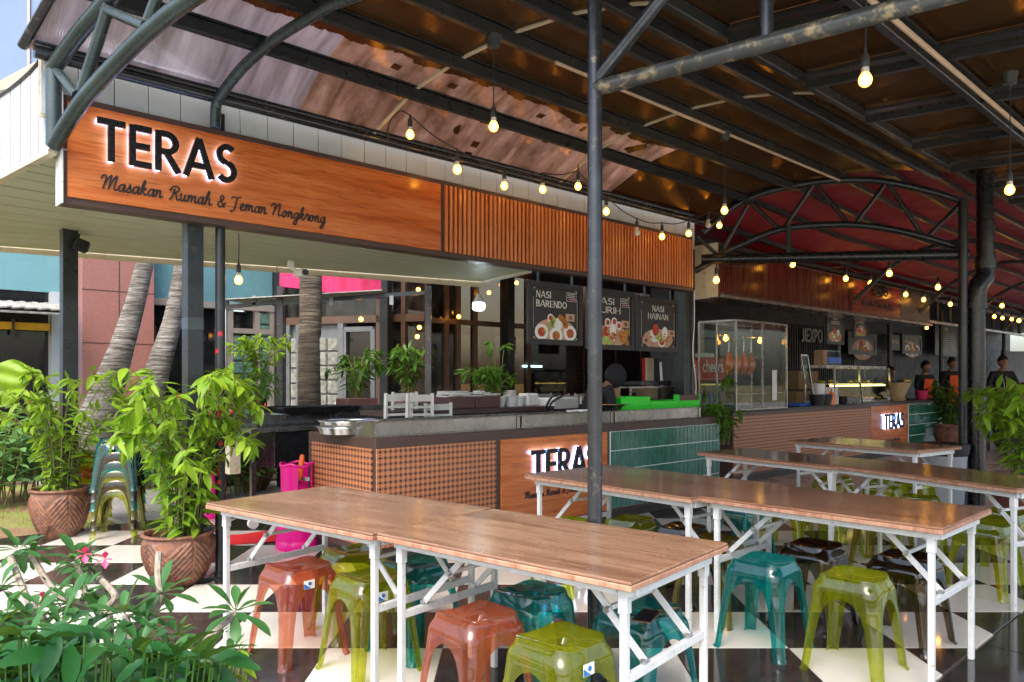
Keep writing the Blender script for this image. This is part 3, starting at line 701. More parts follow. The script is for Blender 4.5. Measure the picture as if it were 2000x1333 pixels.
for t, z in [PRO[1]] + PRO[2:]:
    m = MB(); a = W(sk(SS[0])(t) + .02, t); b = W(farl(t) + .1, t); a.z = b.z = z + .03
    if t > 5: m.tube([a, b], .036, 10)
    else: m.bar(a, b, .055, .085, .006)
    m.bar(a + Vector((0, 0, .052)), b + Vector((0, 0, .052)), .085, .012)
    part('purlin', m, 'black_steel' if t < 5 else 'grey_steel', roof, world=True)
# side eave rail on the open gable
m = MB(); pts = []
for i in range(16):
    t = 5.2 - i * 2.6 / 15; q = W(sk(SS[0])(t) - .02, t); q.z = zt(t) + .09; pts.append(q)
m.tube(pts, .028, 8); part('gable_rail', m, 'grey_steel', roof, world=True)
# flat panelled bays, right of the barrel
flat = thing('panelled_roof', 'flat roof bays of dark sheets in a steel grid to the right of the arched canopy', 'panelled roof', W(6, 1.8, 3.64))
CS = [1.09 * i + 4.35 for i in range(-3, 8)]
TL = [2.65, 1.82, .99, .16, -.67, -1.5]
def Fq(s, i, z): # grid node: i-th rail, cross member family along VP through rail 0 at s
    a = (TL[0] - TL[i]) / -VP.dot(V); q = W(s, TL[0]) + VP * a; return Vector((q.x, q.y, z))
for i in range(1, len(TL)):
    m = MB(); m.bar(Fq(CS[0] - .4, i, 3.6), Fq(CS[-1] + .5, i, 3.6), .06, .09, .006); m.bar(Fq(CS[0] - .4, i, 3.68), Fq(CS[-1] + .5, i, 3.68), .13, .02)
    part('rail', m, 'black_steel', flat, world=True)
for s in CS:
    m = MB(); a, b = Fq(s, 0, 3.6), Fq(s, len(TL) - 1, 3.6); d_ = (b - a).normalized() * .04
    m.bar(a + d_, b - d_, .05, .06, .005); m.bar(a + d_ + Vector((0, 0, .07)), b - d_ + Vector((0, 0, .07)), .10, .02)
    part('crossbar', m, 'black_steel', flat, world=True)
for i in range(len(TL) - 1):
    for s0, s1 in zip(CS, CS[1:]):
        q = [Fq(s0 + .004, i, 3.715), Fq(s1 - .004, i, 3.715), Fq(s1 - .004, i + 1, 3.715), Fq(s0 + .004, i + 1, 3.715)]
        c = sum(q, Vector()) / 4; m = MB(); q = [p + (c - p) * .004 for p in q]
        m.add(q + [p + Vector((0, 0, .012)) for p in q], [(0, 1, 2, 3), (7, 6, 5, 4), (0, 4, 5, 1), (1, 5, 6, 2), (2, 6, 7, 3), (3, 7, 4, 0)])
        part('roof_panel', m, 'roof_sheet', flat, world=True)
m = MB(); m.tube([Fq(CS[0], 1, 3.53) + U * 0 + VP * .12, Fq(CS[-1], 1, 3.53) + VP * .12], .018, 8); part('conduit', m, 'conduit', flat, world=True)
m = MB(); m.tube([Vector((0, 0, zt(3.85) - .02)) + W(4.0, 3.83), Vector((0, 0, zt(3.85) - .02)) + W(9.0, 3.83)], .014, 8); part('conduit', m, 'conduit', roof, world=True)
# near gable truss
tr = thing('gable_truss', 'curved green-grey pipe truss at the open left end of the canopy', 'truss', A0 + ZV * 2.8)
bot = [arch_pt(105, 285, A0), arch_pt(163, 195, A0), arch_pt(250, 100, A0), arch_pt(310, 45, A0), arch_pt(370, 0, A0)]
bot += [along(A0, 1.9, 3.33), along(A0, 2.5, 3.24), along(A0, 3.0, 2.95)]
m = MB(); m.tube(spline(bot, 6), .044, 12); part('bottom_chord', m, 'green_steel', tr, world=True)
top = [arch_pt(105, 132, A0), arch_pt(158, 60, A0), arch_pt(210, 0, A0), along(A0, .95, 3.63), along(A0, 1.4, 3.70), along(A0, 2.0, 3.72), along(A0, 2.6, 3.66), along(A0, 3.0, 3.55)]
m = MB(); m.tube(spline(top, 5), .046, 12); part('top_chord', m, 'green_steel', tr, world=True)
def web(parent, a, b, r=.03, mat='green_steel'):
    m = MB(); m.tube([a, b], r, 10); return part('web_member', m, mat, parent, world=True)
web(tr, arch_pt(105, 132, A0), arch_pt(105, 285, A0), .044)
web(tr, arch_pt(105, 132, A0), arch_pt(150, 186, A0), .028)
web(tr, arch_pt(160, 178, A0), along(A0, .62, 3.47), .033)
web(tr, arch_pt(284, 52, A0), along(A0, .55, 3.47), .03)
web(tr, arch_pt(290, 40, A0), along(A0, 1.3, 3.66), .03)
web(tr, along(A0, 1.7, 3.31), along(A0, 2.0, 3.70), .03); web(tr, along(A0, 2.3, 3.28), along(A0, 2.0, 3.70), .03)
m = MB(); q = arch_pt(105, 118, A0)
for k in range(3): m.tube([q + Vector((.05 * cos(a / 9 * 6.3), .02 * sin(a), .05 * sin(a / 9 * 6.3) - .02 * k)) for a in range(10)], .004, 5)
part('wire_tie', m, 'conduit', tr, world=True)
PA = G(430, 1128); PB = Vector((.38, 3.43, 0))
# single arch rib from the sign post
PR_ = PA - V * .42
m = MB(); m.tube(spline([arch_pt(421, 250, PR_), arch_pt(421, 228, PR_), arch_pt(423, 204, PR_), arch_pt(437, 178, PR_), arch_pt(478, 128, PR_), arch_pt(540, 75, PR_), arch_pt(610, 32, PR_), arch_pt(672, 0, PR_), along(PR_, 1.7, 3.60), along(PR_, 2.5, 3.55)], 6), .036, 12)
o = part('arched_rib', m, 'green_steel', None); tag(o, 'single curved pipe rib rising from the round post behind the sign', 'roof rib')
def post(name, label, q, z1, r, mat, group=None, marks=()):
    t = thing(name, label, 'post', q, 0, group)
    m = MB(); m.lathe((0, 0, 0), [(r, 0), (r, z1)], 20); part('shaft', m, mat, t)
    m = MB(); m.lathe((0, 0, 0), [(r + .035, 0), (r + .035, .008), (r + .006, .012), (r + .004, .03)], 20); part('base_plate', m, mat, t)
    for z, hh, a in marks:
        m = MB(); nn = 5; vs = []
        for i in range(nn):
            for j in (0, 1): vs.append(((r + .0015) * cos(a + i * .22), (r + .0015) * sin(a + i * .22), z + hh * j + .01 * sin(i * 3 + z * 9)))
        m.add(vs, [(2 * i, 2 * i + 2, 2 * i + 3, 2 * i + 1) for i in range(nn - 1)]); part('paint_mark', m, 'post_red_paint', t)
    return t
post('canopy_post', 'round black steel post with red paint flakes standing beside the big leafy pot', PA, 3.26, .034, 'black_steel', 'canopy posts', [(z, hh, a_) for z, hh, a_ in ((.66, .03, -1.9), (.72, .07, -2.3), (.93, .03, -1.5), (1.13, .09, -1.8), (1.30, .02, -2.2), (1.36, .035, -1.3), (1.58, .025, -2.4), (1.70, .03, -1.6), (.82, .02, -1.3))])
post('canopy_post', 'round steel post rising in front of the long counter behind the nearest table', PB, 3.62, .034, 'grey_steel', 'canopy posts')
# near cross truss over the seats
MT = 'worn_steel'
ct = thing('cross_truss', 'rusty horizontal pipe truss running from the middle post over the tables', 'truss', PB + ZV * 2.7)
m = MB(); m.tube([PB + ZV * 2.73, PB + VP * 1.5 + ZV * 2.765, PB + VP * 3.5 + ZV * 2.75], .036, 12); part('bottom_chord', m, MT, ct, world=True)
web(ct, PB + ZV * 2.76, PB + VP * .9 + ZV * 3.58, .03, 'grey_steel'); web(ct, PB + VP * .771 + ZV * 2.75, PB + VP * .771 + ZV * 3.58, .028, 'grey_steel')
web(ct, PB + VP * 1.7 + ZV * 2.76, PB + VP * .95 + ZV * 3.58, .028, 'grey_steel'); web(ct, PB + VP * 1.7 + ZV * 2.76, PB + VP * 1.7 + ZV * 3.58, .028, 'grey_steel')
m = MB(); m.tube([PB + ZV * 3.6, PB + VP * 3.5 + ZV * 3.6], .034, 12); part('top_chord', m, 'grey_steel', ct, world=True)
# far end truss
ft = thing('end_truss', 'arched black lattice truss where the red canopy begins', 'truss', F0 + ZV * 2.9)
FD = (F1 - F0).normalized()
def fpt(px, py, off=0.0):
    k = (px - 1000) / F; a = (k * F0.y - F0.x) / (FD.x - k * FD.y); q = F0 + FD * a + Vector((0, off, 0)); return Vector((q.x, q.y, zat(py, q.y)))
m = MB(); m.tube(spline([fpt(1375, 455), fpt(1428, 408), fpt(1490, 378), fpt(1588, 357), fpt(1660, 352), fpt(1732, 356), fpt(1830, 378), fpt(1888, 398)], 5), .042, 10); part('top_chord', m, 'black_steel', ft, world=True)
m = MB(); m.tube(spline([fpt(1357, 530), fpt(1400, 505), fpt(1440, 482), fpt(1528, 448), fpt(1640, 439), fpt(1720, 445), fpt(1800, 462), fpt(1880, 486)], 5), .042, 10); part('bottom_chord', m, 'black_steel', ft, world=True)
for a, b in [((1410, 492), (1460, 400)), ((1530, 448), (1588, 360)), ((1668, 440), (1728, 360)), ((1812, 462), (1876, 398)), ((1595, 362), (1656, 436)), ((1735, 360), (1800, 458)), ((1468, 398), (1522, 448)), ((1362, 462), (1402, 500))]:
    web(ft, fpt(*a), fpt(*b), .024, 'black_steel')
gp = thing('gutter_pipe', 'thick horizontal black drain pipe running below the far arched truss', 'drain pipe', fpt(1640, 500))
m = MB(); m.tube([fpt(1365, 507, -.12), fpt(1878, 497, -.12)], .062, 14); part('pipe', m, 'black_paint', gp, world=True)
m = MB(); q = fpt(1533, 495, -.12); m.bar(q + ZV * .35, q - ZV * .14, .05, .02); part('hanger', m, 'black_steel', gp, world=True)
F1b = G(1907, 985); F1p = G(1881, 985)
post('canopy_post', 'slim black post beside the thick drain pipe at the far end of the tables', F1p, zat(392, F1p.y), .047, 'black_steel', 'canopy posts')
dp = thing('drain_pipe', 'thick black vertical drain pipe with an elbow beside the far post', 'drain pipe', F1b)
m = MB(); z1 = zat(560, F1b.y); m.lathe((0, 0, 0), [(.088, 0), (.088, z1 - .18)], 18); part('pipe', m, 'black_paint', dp)
m = MB(); m.tube([Vector((0, 0, z1 - .2)), Vector((0, 0, z1 - .05)), Vector((.03, 0, z1 + .03)), Vector((.10, .02, z1 + .1)), Vector((.12, .03, z1 + .2)), Vector((.12, .03, z1 + .34))], .10, 14); part('elbow', m, 'black_paint', dp)
m = MB(); m.lathe((.12, .03, z1 + .2), [(.115, 0), (.115, .1)], 16); m.lathe((0, 0, z1 - .25), [(.112, 0), (.112, .07)], 16); part('collar', m, 'black_paint', dp)
m = MB(); m.lathe((.12, .03, z1 + .3), [(.088, 0), (.088, 1.4)], 20); part('riser', m, 'black_paint', dp)
# red canopy beyond
rc = thing('red_canopy', 'deep red fabric canopy stretched over black ribs beyond the arched truss', 'red canopy', W(10, 3.5, 3.6))
FARS = 34.0
PR2 = [(5.9, 3.12), (5.15, 3.2), (4.73, 3.44), (4.3, 3.58), (3.85, 3.66), (3.4, 3.68), (3.0, 3.66), (2.65, 3.62), (1.8, 3.58), (.9, 3.5), (0, 3.4), (-1.2, 3.2), (-2.2, 2.9)]
def zt2(t):
    for (a, za), (b, zb) in zip(PR2, PR2[1:]):
        if b <= t <= a: return za + (zb - za) * (a - t) / (a - b)
    return PR2[-1][1] if t < 0 else PR2[0][1]
near2 = lambda t: farl(max(t, 2.65)) - .02 if t > 2.6 else 11.2 + (2.6 - t) * slope
m = MB(); m.quadgrid(lambda a, b: (lambda t: Vector((*W(near2(t) * (1 - a) + FARS * a, t).xy, (zt2(t) + .10 + .02 * sin(a * 40)) * min(1, a * 10) + ((zt(t) if t > 2.6 else 3.6) + .11) * (1 - min(1, a * 10)))))(5.9 - 8.1 * b), 40, 24); m.sm = True
part('canvas', m, 'red_canvas', rc, world=True)
for t in (5.15, 4.73, 4.3, 3.85, 3.4, 3.0, 2.65, 2.2, 1.7, 1.2, .6, 0, -.7, -1.4):
    m = MB(); a = W(near2(t), t); b = W(FARS, t); c_ = a.lerp(b, .1); a.z = (zt(t) if t > 2.6 else 3.6) + .05; b.z = c_.z = zt2(t) + .04; m.bar(a, c_, .05, .06); m.bar(c_, b, .05, .06); part('rib', m, 'black_steel', rc, world=True)
for s in (12.5, 15.5, 18.5, 21.5, 25, 29):
    m = MB(); pts = []
    for i in range(17):
        t = 5.2 - i * 2.5 / 16; q = W(s + (5.2 - t) * .35, t); q.z = zt2(t) - .12 - .42 * abs(2 * (i / 16) - 1) ** 2; pts.append(q)
    m.tube(pts, .035, 8); part('arch', m, 'black_steel', rc, world=True)
for i, s in enumerate((14.6, 17.2, 20.5, 26.0)):
    q = W(s, 6.35); post('canopy_post', ['black post standing behind the warming case', 'black post behind the tiled end of the far counter', 'third black post beyond the far counter', 'last black post far down the hall'][i], q, 3.1, .05, 'black_steel', 'posts of the red canopy')
# clerestory frame with glimpses of light beyond the second sign
cl = thing('clerestory_frame', 'black open steel frame with clear panes between the far sign and red canopy', 'steel frame', W(16, 5.3, 2.6))
for z in (2.55, 3.0):
    m = MB(); m.bar(W(16.0, 5.3, z), W(33, 5.3, z), .06, .05); part('rail', m, 'stainless', cl, world=True)
for i in range(22):
    m = MB(); s = 16.1 + i * .78; m.bar(W(s, 5.3, 2.55), W(s, 5.3, 3.0), .05, .05); part('mullion', m, 'black_steel', cl, world=True)
# ------------------------------------------------------------------ big sign
TS = 5.15
s0, D0 = on_t(122, TS); s1, D1 = on_t(1356, TS)
ZB, ZT = 2.462, 3.125
LS = s1 - s0
sg = thing('stall_sign', 'long orange wood-look sign reading TERAS with lit black letters over the near counter', 'shop sign', W(s0, TS, ZB), RZ)
HS = ZT - ZB
m = MB(); m.box((LS / 2, .075, HS / 2), (LS, .11, HS), ch=.004); part('case', m, 'brown_trim', sg)
xw = St(862, TS) - s0
m = MB(); m.box((xw / 2 + .012, .012, HS / 2), (xw - .03, .02, HS - .085), ch=.003); part('wood_panel', m, 'sign_wood', sg)
m = MB(); m.box((-.006, .05, HS / 2), (.012, .14, HS + .01)); part('end_trim', m, 'white_steel', sg)
nb = 74; pitch = (LS - xw - .05) / nb
bm_ = MB().box((0, 0, 0), (pitch * .5, .026, HS - .085), ch=.002).mesh('batten', 'batten_wood')
for i in range(nb): inst('batten', bm_, sg, (xw + .045 + pitch * (i + .2), .006, HS / 2))
def led_text(parent, txt, x, z, length, y, led=True):
    k = twidth(txt); h = length / k
    m = MB()
    org = Vector((x, y, z)); text(m, txt, org, XV, ZV, YN, h, .15, .030, .052); part('letters', m, 'black_paint', parent)
    if led:
        m = MB(); text(m, txt, org, XV, ZV, YN, h, .10, .008, .029); part('letter_light', m, 'led_halo', parent)
    return h
xa, xb = St(186, TS) - s0, St(455, TS) - s0
led_text(sg, 'TERAS', xa, 2.752 - ZB, xb - xa, 0.002)
m = MB(); xb2 = St(640, TS) - s0; script(m, 'Masakan Rumah & Teman Nongkrong', Vector((xa + .03, .0, 2.585 - ZB)), XV, ZV, YN, xb2 - xa - .05); part('script_lettering', m, 'print_ink', sg)
# white boarding above the sign and in the gable
wb = thing('boarding', 'strip of white upright boards between the big sign and the roof eave', 'boarding', W(s0 - .1, 5.24, 3.1), RZ)
n = 34; bl = (St(1356, 5.24) - s0 + .1) / n
bme = MB().box((0, 0, 0), (bl - .006, .012, .40), ch=.002).mesh('board', 'white_panel')
for i in range(n): inst('board', bme, wb, (bl * (i + .5), 0, .10 + .003 * sin(i * 2.1)))
m = MB(); m.box((bl * n / 2, .03, .10), (bl * n, .02, .42)); part('backing', m, 'fascia_paint', wb)
gb = thing('gable_boarding', 'white boarded gable with a concave top edge at the upper left corner', 'boarding', A0 + ZV * 2.8)
GD = Vector((-.77, .64, 0)).normalized()
def gpx(px, py):
    k = (px - 1000) / F; a = (k * A0.y - A0.x) / (GD.x - k * GD.y); q = A0 + GD * a; return Vector((q.x, q.y, zat(py, q.y)))
tops_ = [(92, 92), (86, 104), (75, 126), (60, 143), (40, 161), (20, 177), (0, 190), (-22, 204), (-46, 218), (-75, 234)]
for k0 in range(len(tops_) - 1):
    (xa_, ya_), (xb_, yb_) = tops_[k0], tops_[k0 + 1]; bl_ = lambda x: 291 + (102 - x) * .53
    vs = [gpx(xa_ - .9, bl_(xa_)), gpx(xb_ + .9, bl_(xb_)), gpx(xb_ + .9, yb_), gpx(xa_ - .9, ya_)]
    if k0 == 0: vs[0] = gpx(101, 291); vs[3] = gpx(96, 92)
    m = MB(); m.add(vs + [v + U * .015 for v in vs], [(0, 1, 2, 3), (7, 6, 5, 4), (0, 4, 5, 1), (1, 5, 6, 2), (2, 6, 7, 3), (3, 7, 4, 0)]); part('board', m, 'white_panel', gb, world=True)
m = MB(); m.tube([gpx(x, y - 2) for x, y in tops_], .014, 8); part('top_trim', m, 'grey_steel', gb, world=True)
m = MB(); m.bar(gpx(103, 297), gpx(-80, 297 + 183 * .53), .05, .03); part('bottom_trim', m, 'fascia_paint', gb, world=True)
sf = thing('soffit', 'pale green boarded soffit behind and below the big sign', 'soffit', W(4, 6, 2.5))
FR_ = P(940, 740, 7.95); SB = st(FR_)[0]; NR_ = W(SB, 5.30)
def sfp(a, b, dz=0.0):
    k1 = A0 + GD * 1.1
    l_ = A0.lerp(k1, b / .3) if b < .3 else k1.lerp(P(-110, 740, 8.0), (b - .3) / .7); l_.z = 2.79 + .07 * b
    r_ = NR_.lerp(FR_, b); r_.z = 2.475 - .045 * b
    q = l_.lerp(r_, a); q.z += dz; return q
nbd = 14
for i in range(nbd):
    b0, b1 = i / nbd, (i + 1) / nbd - .006; m = MB(); vs = []; na = 6
    for k_ in range(na + 1):
        for b in (b0, b1): vs += [sfp(k_ / na, b), sfp(k_ / na, b, .004)]
    fs = []
    for k_ in range(na):
        a = 4 * k_; fs += [(a, a + 2, a + 6, a + 4), (a + 1, a + 5, a + 7, a + 3), (a, a + 4, a + 5, a + 1), (a + 2, a + 3, a + 7, a + 6)]
    m.add(vs, fs); part('board', m, 'soffit_board', sf, world=True)
m = MB(); m.quadgrid(lambda a, b: sfp(a, b, .006), 6, 6); part('backing', m, 'white_panel', sf, world=True)
e_ = (sfp(1, 1) - sfp(0, 1)).normalized(); off_ = Vector((-e_.y, e_.x, 0)).normalized() * .02
for a, b in ((-.0, .3), (.302, .62), (.622, 1.0)):
    m = MB(); m.bar(sfp(a, 1, -.015) + off_, sfp(b, 1, -.015) + off_, .025, .085, .003); part('fascia', m, 'fascia_paint', sf, world=True)
m = MB(); m.bar(sfp(1, 0) + U * .015, sfp(1, 1) + U * .015, .02, .05, .002); part('end_trim', m, 'white_steel', sf, world=True)
# square posts carrying the soffit
def sqpost(px0, px1, ytop, base, label, w_=None):
    D = base.y; wd = (px1 - px0) / F * D / (abs(U.x) + abs(V.x)) * 1.02 if w_ is None else w_
    t = thing('square_post', label, 'post', (((px0 + px1) / 2 - 1000) / F * D, D, 0), RZ, 'square posts under the soffit')
    hz_ = 2.83 if D > 6 else 2.66
    m = MB(); m.box((0, 0, hz_ / 2), (wd, wd, hz_), ch=.004); part('shaft', m, 'black_steel', t)
    m = MB(); m.box((0, 0, .01), (wd + .08, wd + .08, .02)); part('base_plate', m, 'black_steel', t); return t
q1 = W(*[on_t(376, 5.33)[0], 5.33]); q2 = P(134, 740, 6.9); q2.z = 0
t_ = sqpost(355, 398, 0, q1, 'black square steel post just left of the red-flaked round post')
m = MB(); m.box((0, 0, 1.78), (.125, .125, .10), ch=.01); part('tape_wrap', m, 'bottle_plastic', t_)
sqpost(116, 153, 0, q2, 'black square steel post furthest left under the soffit')
m = MB(); fx = P(158, 480, 6.85); m.box((0, 0, 0), (.13, .08, .11), ch=.015); m.box((-.05, 0, .06), (.03, .04, .06))
o = part('floodlight', m, 'black_paint', None); o.location = fx; o.rotation_euler = (0, .3, RZ); tag(o, 'small black floodlight on the leftmost square post', 'floodlight')
# ------------------------------------------------------------------ near counter
TC = 4.76; c0 = 3.04; LC = 4.69; HC = .955; DC = 1.03
ct1 = thing('food_counter', 'long food counter with cane print, lit TERAS panel and green tiles behind the near tables', 'counter', W(c0, TC, 0), RZ)
m = MB(); m.box((LC / 2, DC / 2, HC / 2), (LC, DC, HC), ch=.004); part('body', m, 'brown_trim', ct1)
m = MB(); m.box((LC / 2, DC / 2, .04), (LC + .004, DC + .004, .08)); part('plinth', m, 'dark_base', ct1)
x1, x2, x3 = St(972, TC) - c0, St(1187, TC) - c0, LC
def panel(x0, x1_, z0, z1_, mat, nm, parent=ct1, y=-.006, th=.012):
    m = MB(); m.box(((x0 + x1_) / 2, y, (z0 + z1_) / 2), (x1_ - x0, th, z1_ - z0), ch=.002); return part(nm, m, mat, parent)
zb0, zt0 = .13, .875
panel(.004, x1 - .025, zb0, zt0, 'cane_print', 'cane_panel'); panel(x1 + .03, x2 - .02, zb0 - .03, zt0, 'sign_wood', 'wood_panel')
m = MB(); m.box((-.006, DC / 2 - .02, (zb0 + zt0) / 2), (.012, DC - .10, zt0 - zb0), ch=.002); part('cane_panel', m, 'cane_print', ct1)
panel(x2 + .025, x3 - .004, zb0 - .02, zt0, 'grout', 'grout_bed')
nc, nr = 27, 4; tw = (x3 - x2 - .03) / nc; th = (zt0 - zb0 + .02) / nr
tme = MB().box((0, 0, 0), (tw - .010, .012, th - .010), ch=.002).mesh('tile', 'green_tile')
for i in range(nc):
    for j in range(nr): inst('tile', tme, ct1, (x2 + .028 + tw * (i + .5), -.014 + R.uniform(-.0006, .0006), zb0 - .02 + th * (j + .5)))
xa, xb = St(1030, TC) - c0, St(1163, TC) - c0
led_text(ct1, 'TERAS', xa, .50, (xb - xa) * .95, -.012)
m = MB(); script(m, 'Masakan Rumah & Teman Nongkrong', Vector((St(1022, TC) - c0, -.012, .34)), XV, ZV, YN, xb - xa + .12); part('script_lettering', m, 'print_ink', ct1)
# steel trough on the counter
def trough(x0, x1_, name, label, y=.05, h=.115, dpt=.42, parent_loc=None):
    t = thing(name, label, 'steel trough', W(c0 + x0, TC + y, HC), RZ, 'steel troughs along the counter')
    L = x1_ - x0; m = MB(); e = .006
    m.box((L / 2, e / 2, h / 2), (L, e, h), ch=.001); m.box((L / 2, dpt, h / 2), (L, e, h)); m.box((0, dpt / 2, h / 2), (e, dpt, h)); m.box((L, dpt / 2, h / 2), (e, dpt, h)); m.box((L / 2, dpt / 2, .012), (L, dpt, .006))
    part('tray', m, 'stainless', t)
    m = MB(); m.box((L / 2, -.008, h + .004), (L + .01, .03, .008), ch=.002); m.box((.02, -.006, h / 2), (.035, .008, h - .01), ch=.002); m.box((L - .02, -.006, h / 2), (.035, .008, h - .01), ch=.002); part('rim', m, 'stainless', t)
    return t
xt = [0.02, St(1024, TC) - c0, St(1206, TC) - c0, St(1375, TC) - c0]
trough(xt[0], xt[1] - .01, 'steel_trough', 'longest steel trough at the left end of the counter'); trough(xt[1] + .01, xt[2] - .01, 'steel_trough', 'middle steel trough on the counter behind the round post')
trough(xt[2] + .01, xt[3], 'steel_trough', 'steel trough at the right end above the green tiles')
pn = thing('round_pan', 'stack of shallow round steel pans on the counter corner', 'pan', P(681, 838, 6.0), 0)
pn.location.z = HC
m = MB(); r = .245
for k_ in range(2): m.lathe((.012 * k_, .01 * k_, .045 * k_), [(0, .004), (r - .03, .004), (r - .012, .01), (r, .06), (r + .014, .062), (r + .012, .066), (r - .006, .060), (r - .02, .012), (0, .010)], 36)
part('pan', m, 'bright_stainless', pn)
# green plastic bin
gx0, gx1 = St(1206, 5.1), St(1359, 5.1)
gt = thing('plastic_bin', 'bright green open plastic bins behind the steel trough', 'plastic bin', W(gx0, 5.05, HC), RZ)
for x0_, x1_, h0, h1 in ((0, (gx1 - gx0) * .34, 0, .245), ((gx1 - gx0) * .345, gx1 - gx0, 0, .19)):
    m = MB(); L = x1_ - x0_; e = .012
    for c, d_ in (((x0_ + L / 2, 0, h1 / 2), (L, e, h1)), ((x0_ + L / 2, .35, h1 / 2), (L, e, h1)), ((x0_ + e / 2, .175, h1 / 2), (e, .35, h1)), ((x1_ - e / 2, .175, h1 / 2), (e, .35, h1)), ((x0_ + L / 2, .175, .01), (L, .35, .02))): m.box(c, d_, ch=.003)
    part('bin', m, 'lime_plastic', gt)
ex = gx1 - gx0
m = MB(); m.box((ex - .22, .02, .21), (.42, .05, .09), ch=.004); part('divider', m, 'planter_brown', gt)
m = MB(); m.box((ex - .445, .02, .21), (.03, .06, .1)); m.box((ex - .005, .02, .21), (.02, .06, .1)); part('bin_corner', m, 'lime_plastic', gt)
def put(mb, mat, name, label, cat, loc, rz=RZ, group=None):
    o = part(name, mb, mat, None); o.location = loc; o.rotation_euler = (0, 0, rz); tag(o, label, cat, group); return o
m = MB(); m.lathe((0, 0, 0), [(0, .006), (.08, .006), (.15, .055), (.20, .06), (.195, .066), (.145, .062), (.075, .014), (0, .014)], 6, axis=Matrix.Scale(1.0, 3)); put(m, 'bright_stainless', 'serving_dish', 'angular steel serving dish on the trough next to the round post', 'dish', W(on_t(1190, 5.0)[0], 4.98, HC + .118))
m = MB()
for i in range(5): m.box((.05 * i - .1, .02 * (i % 2), .012), (.11, .05, .02), Matrix.Rotation(.6 * i, 3, 'Z'), .006)
put(m, 'paper', 'napkin', 'crumpled napkins on the trough beside the round post', 'napkin', W(on_t(1130, 4.9)[0], 4.9, HC + .12))
# items right of the post, behind bins
m = MB(); m.box((0, 0, .13), (.17, .14, .26), ch=.004); m.box((0, .0, .31), (.15, .12, .10), Matrix.Rotation(.15, 3, 'Y')); put(m, 'cardboard', 'carton', 'opened brown carton standing left of the green bins', 'carton', W(on_t(1188, 5.35)[0], 5.3, HC))
m = MB(); m.lathe((0, 0, 0), [(.0, 0), (.035, 0), (.035, .004), (0, .004)], 16, axis=Matrix.Rotation(pi / 2, 3, 'X')); put(m, 'lime_plastic', 'carton_emblem', 'round green emblem printed on the brown carton', 'emblem', W(on_t(1188, 5.35)[0], 5.226, HC + .1))
scn = thing('salad_case', 'low dark glass case with greens behind the green bins', 'display case', W(on_t(1225, 5.6)[0], 5.55, HC), RZ)
m = MB(); L = 1.25; m.box((L / 2, .2, .02), (L, .4, .04)); m.box((L / 2, .2, .34), (L, .4, .02))
for x in (0, L): m.box((x, 0, .18), (.02, .02, .34)); m.box((x, .4, .18), (.02, .02, .34))
part('frame', m, 'stainless', scn)
m = MB(); m.box((L / 2, 0, .18), (L - .03, .004, .30)); part('pane', m, 'shop_glass', scn)
m = MB(); [m.ball((.08 + .09 * i, .15 + .05 * (i % 3), .10 + .03 * (i % 2)), .055, 7, 5) for i in range(12)]; part('greens', m, 'avocado', scn, kind='stuff')
m = MB(); m.box((L * .45, .2, .39), (.62, .36, .06), ch=.01); part('tray', m, 'black_paint', scn)
bd = thing('board', 'blank yellowish board standing at the dark pillar behind the counter', 'board', W(on_t(1276, 6.4)[0], 6.4, 1.02), RZ)
m = MB(); m.box((.0, 0, .36), (.34, .02, .62), ch=.003); part('panel', m, 'cream_board', bd)
m = MB(); m.tube([W(on_t(1290, 6.0)[0], 6.0, 1.62), W(on_t(1296, 5.9)[0], 5.9, .97)], .018, 8); o = part('cloth_pole', m, 'white_plastic', None); tag(o, 'white wrapped pole leaning by the dark pillar', 'pole')
for i, (px, t, wd, lb) in enumerate(((1300, 6.3, .30, 'broad dark scratched pillar behind the third menu board'), (1334, 5.42, .16, 'dark pillar below the right end of the big sign'), (1350, 5.36, .07, 'slim dark post with a hanging cable below the sign end'))):
    t_ = thing('pillar', lb, 'pillar', W(on_t(px, t)[0], t, 0), RZ, 'dark pillars under the sign'); m = MB(); m.box((0, 0, 1.55), (wd, wd, 3.1), ch=.005); part('shaft', m, 'black_steel', t_)
m = MB(); a = on_t(1356, 5.28); m.tube(spline([W(a[0], 5.28, 2.5), W(a[0] + .03, 5.3, 2.1), W(a[0] - .03, 5.28, 1.7), W(a[0] + .04, 5.28, 1.3), W(a[0], 5.3, 1.0)], 5), .007, 6); o = part('cable', m, 'white_plastic', None); tag(o, 'loose white cable hanging from the right end of the big sign', 'cable')
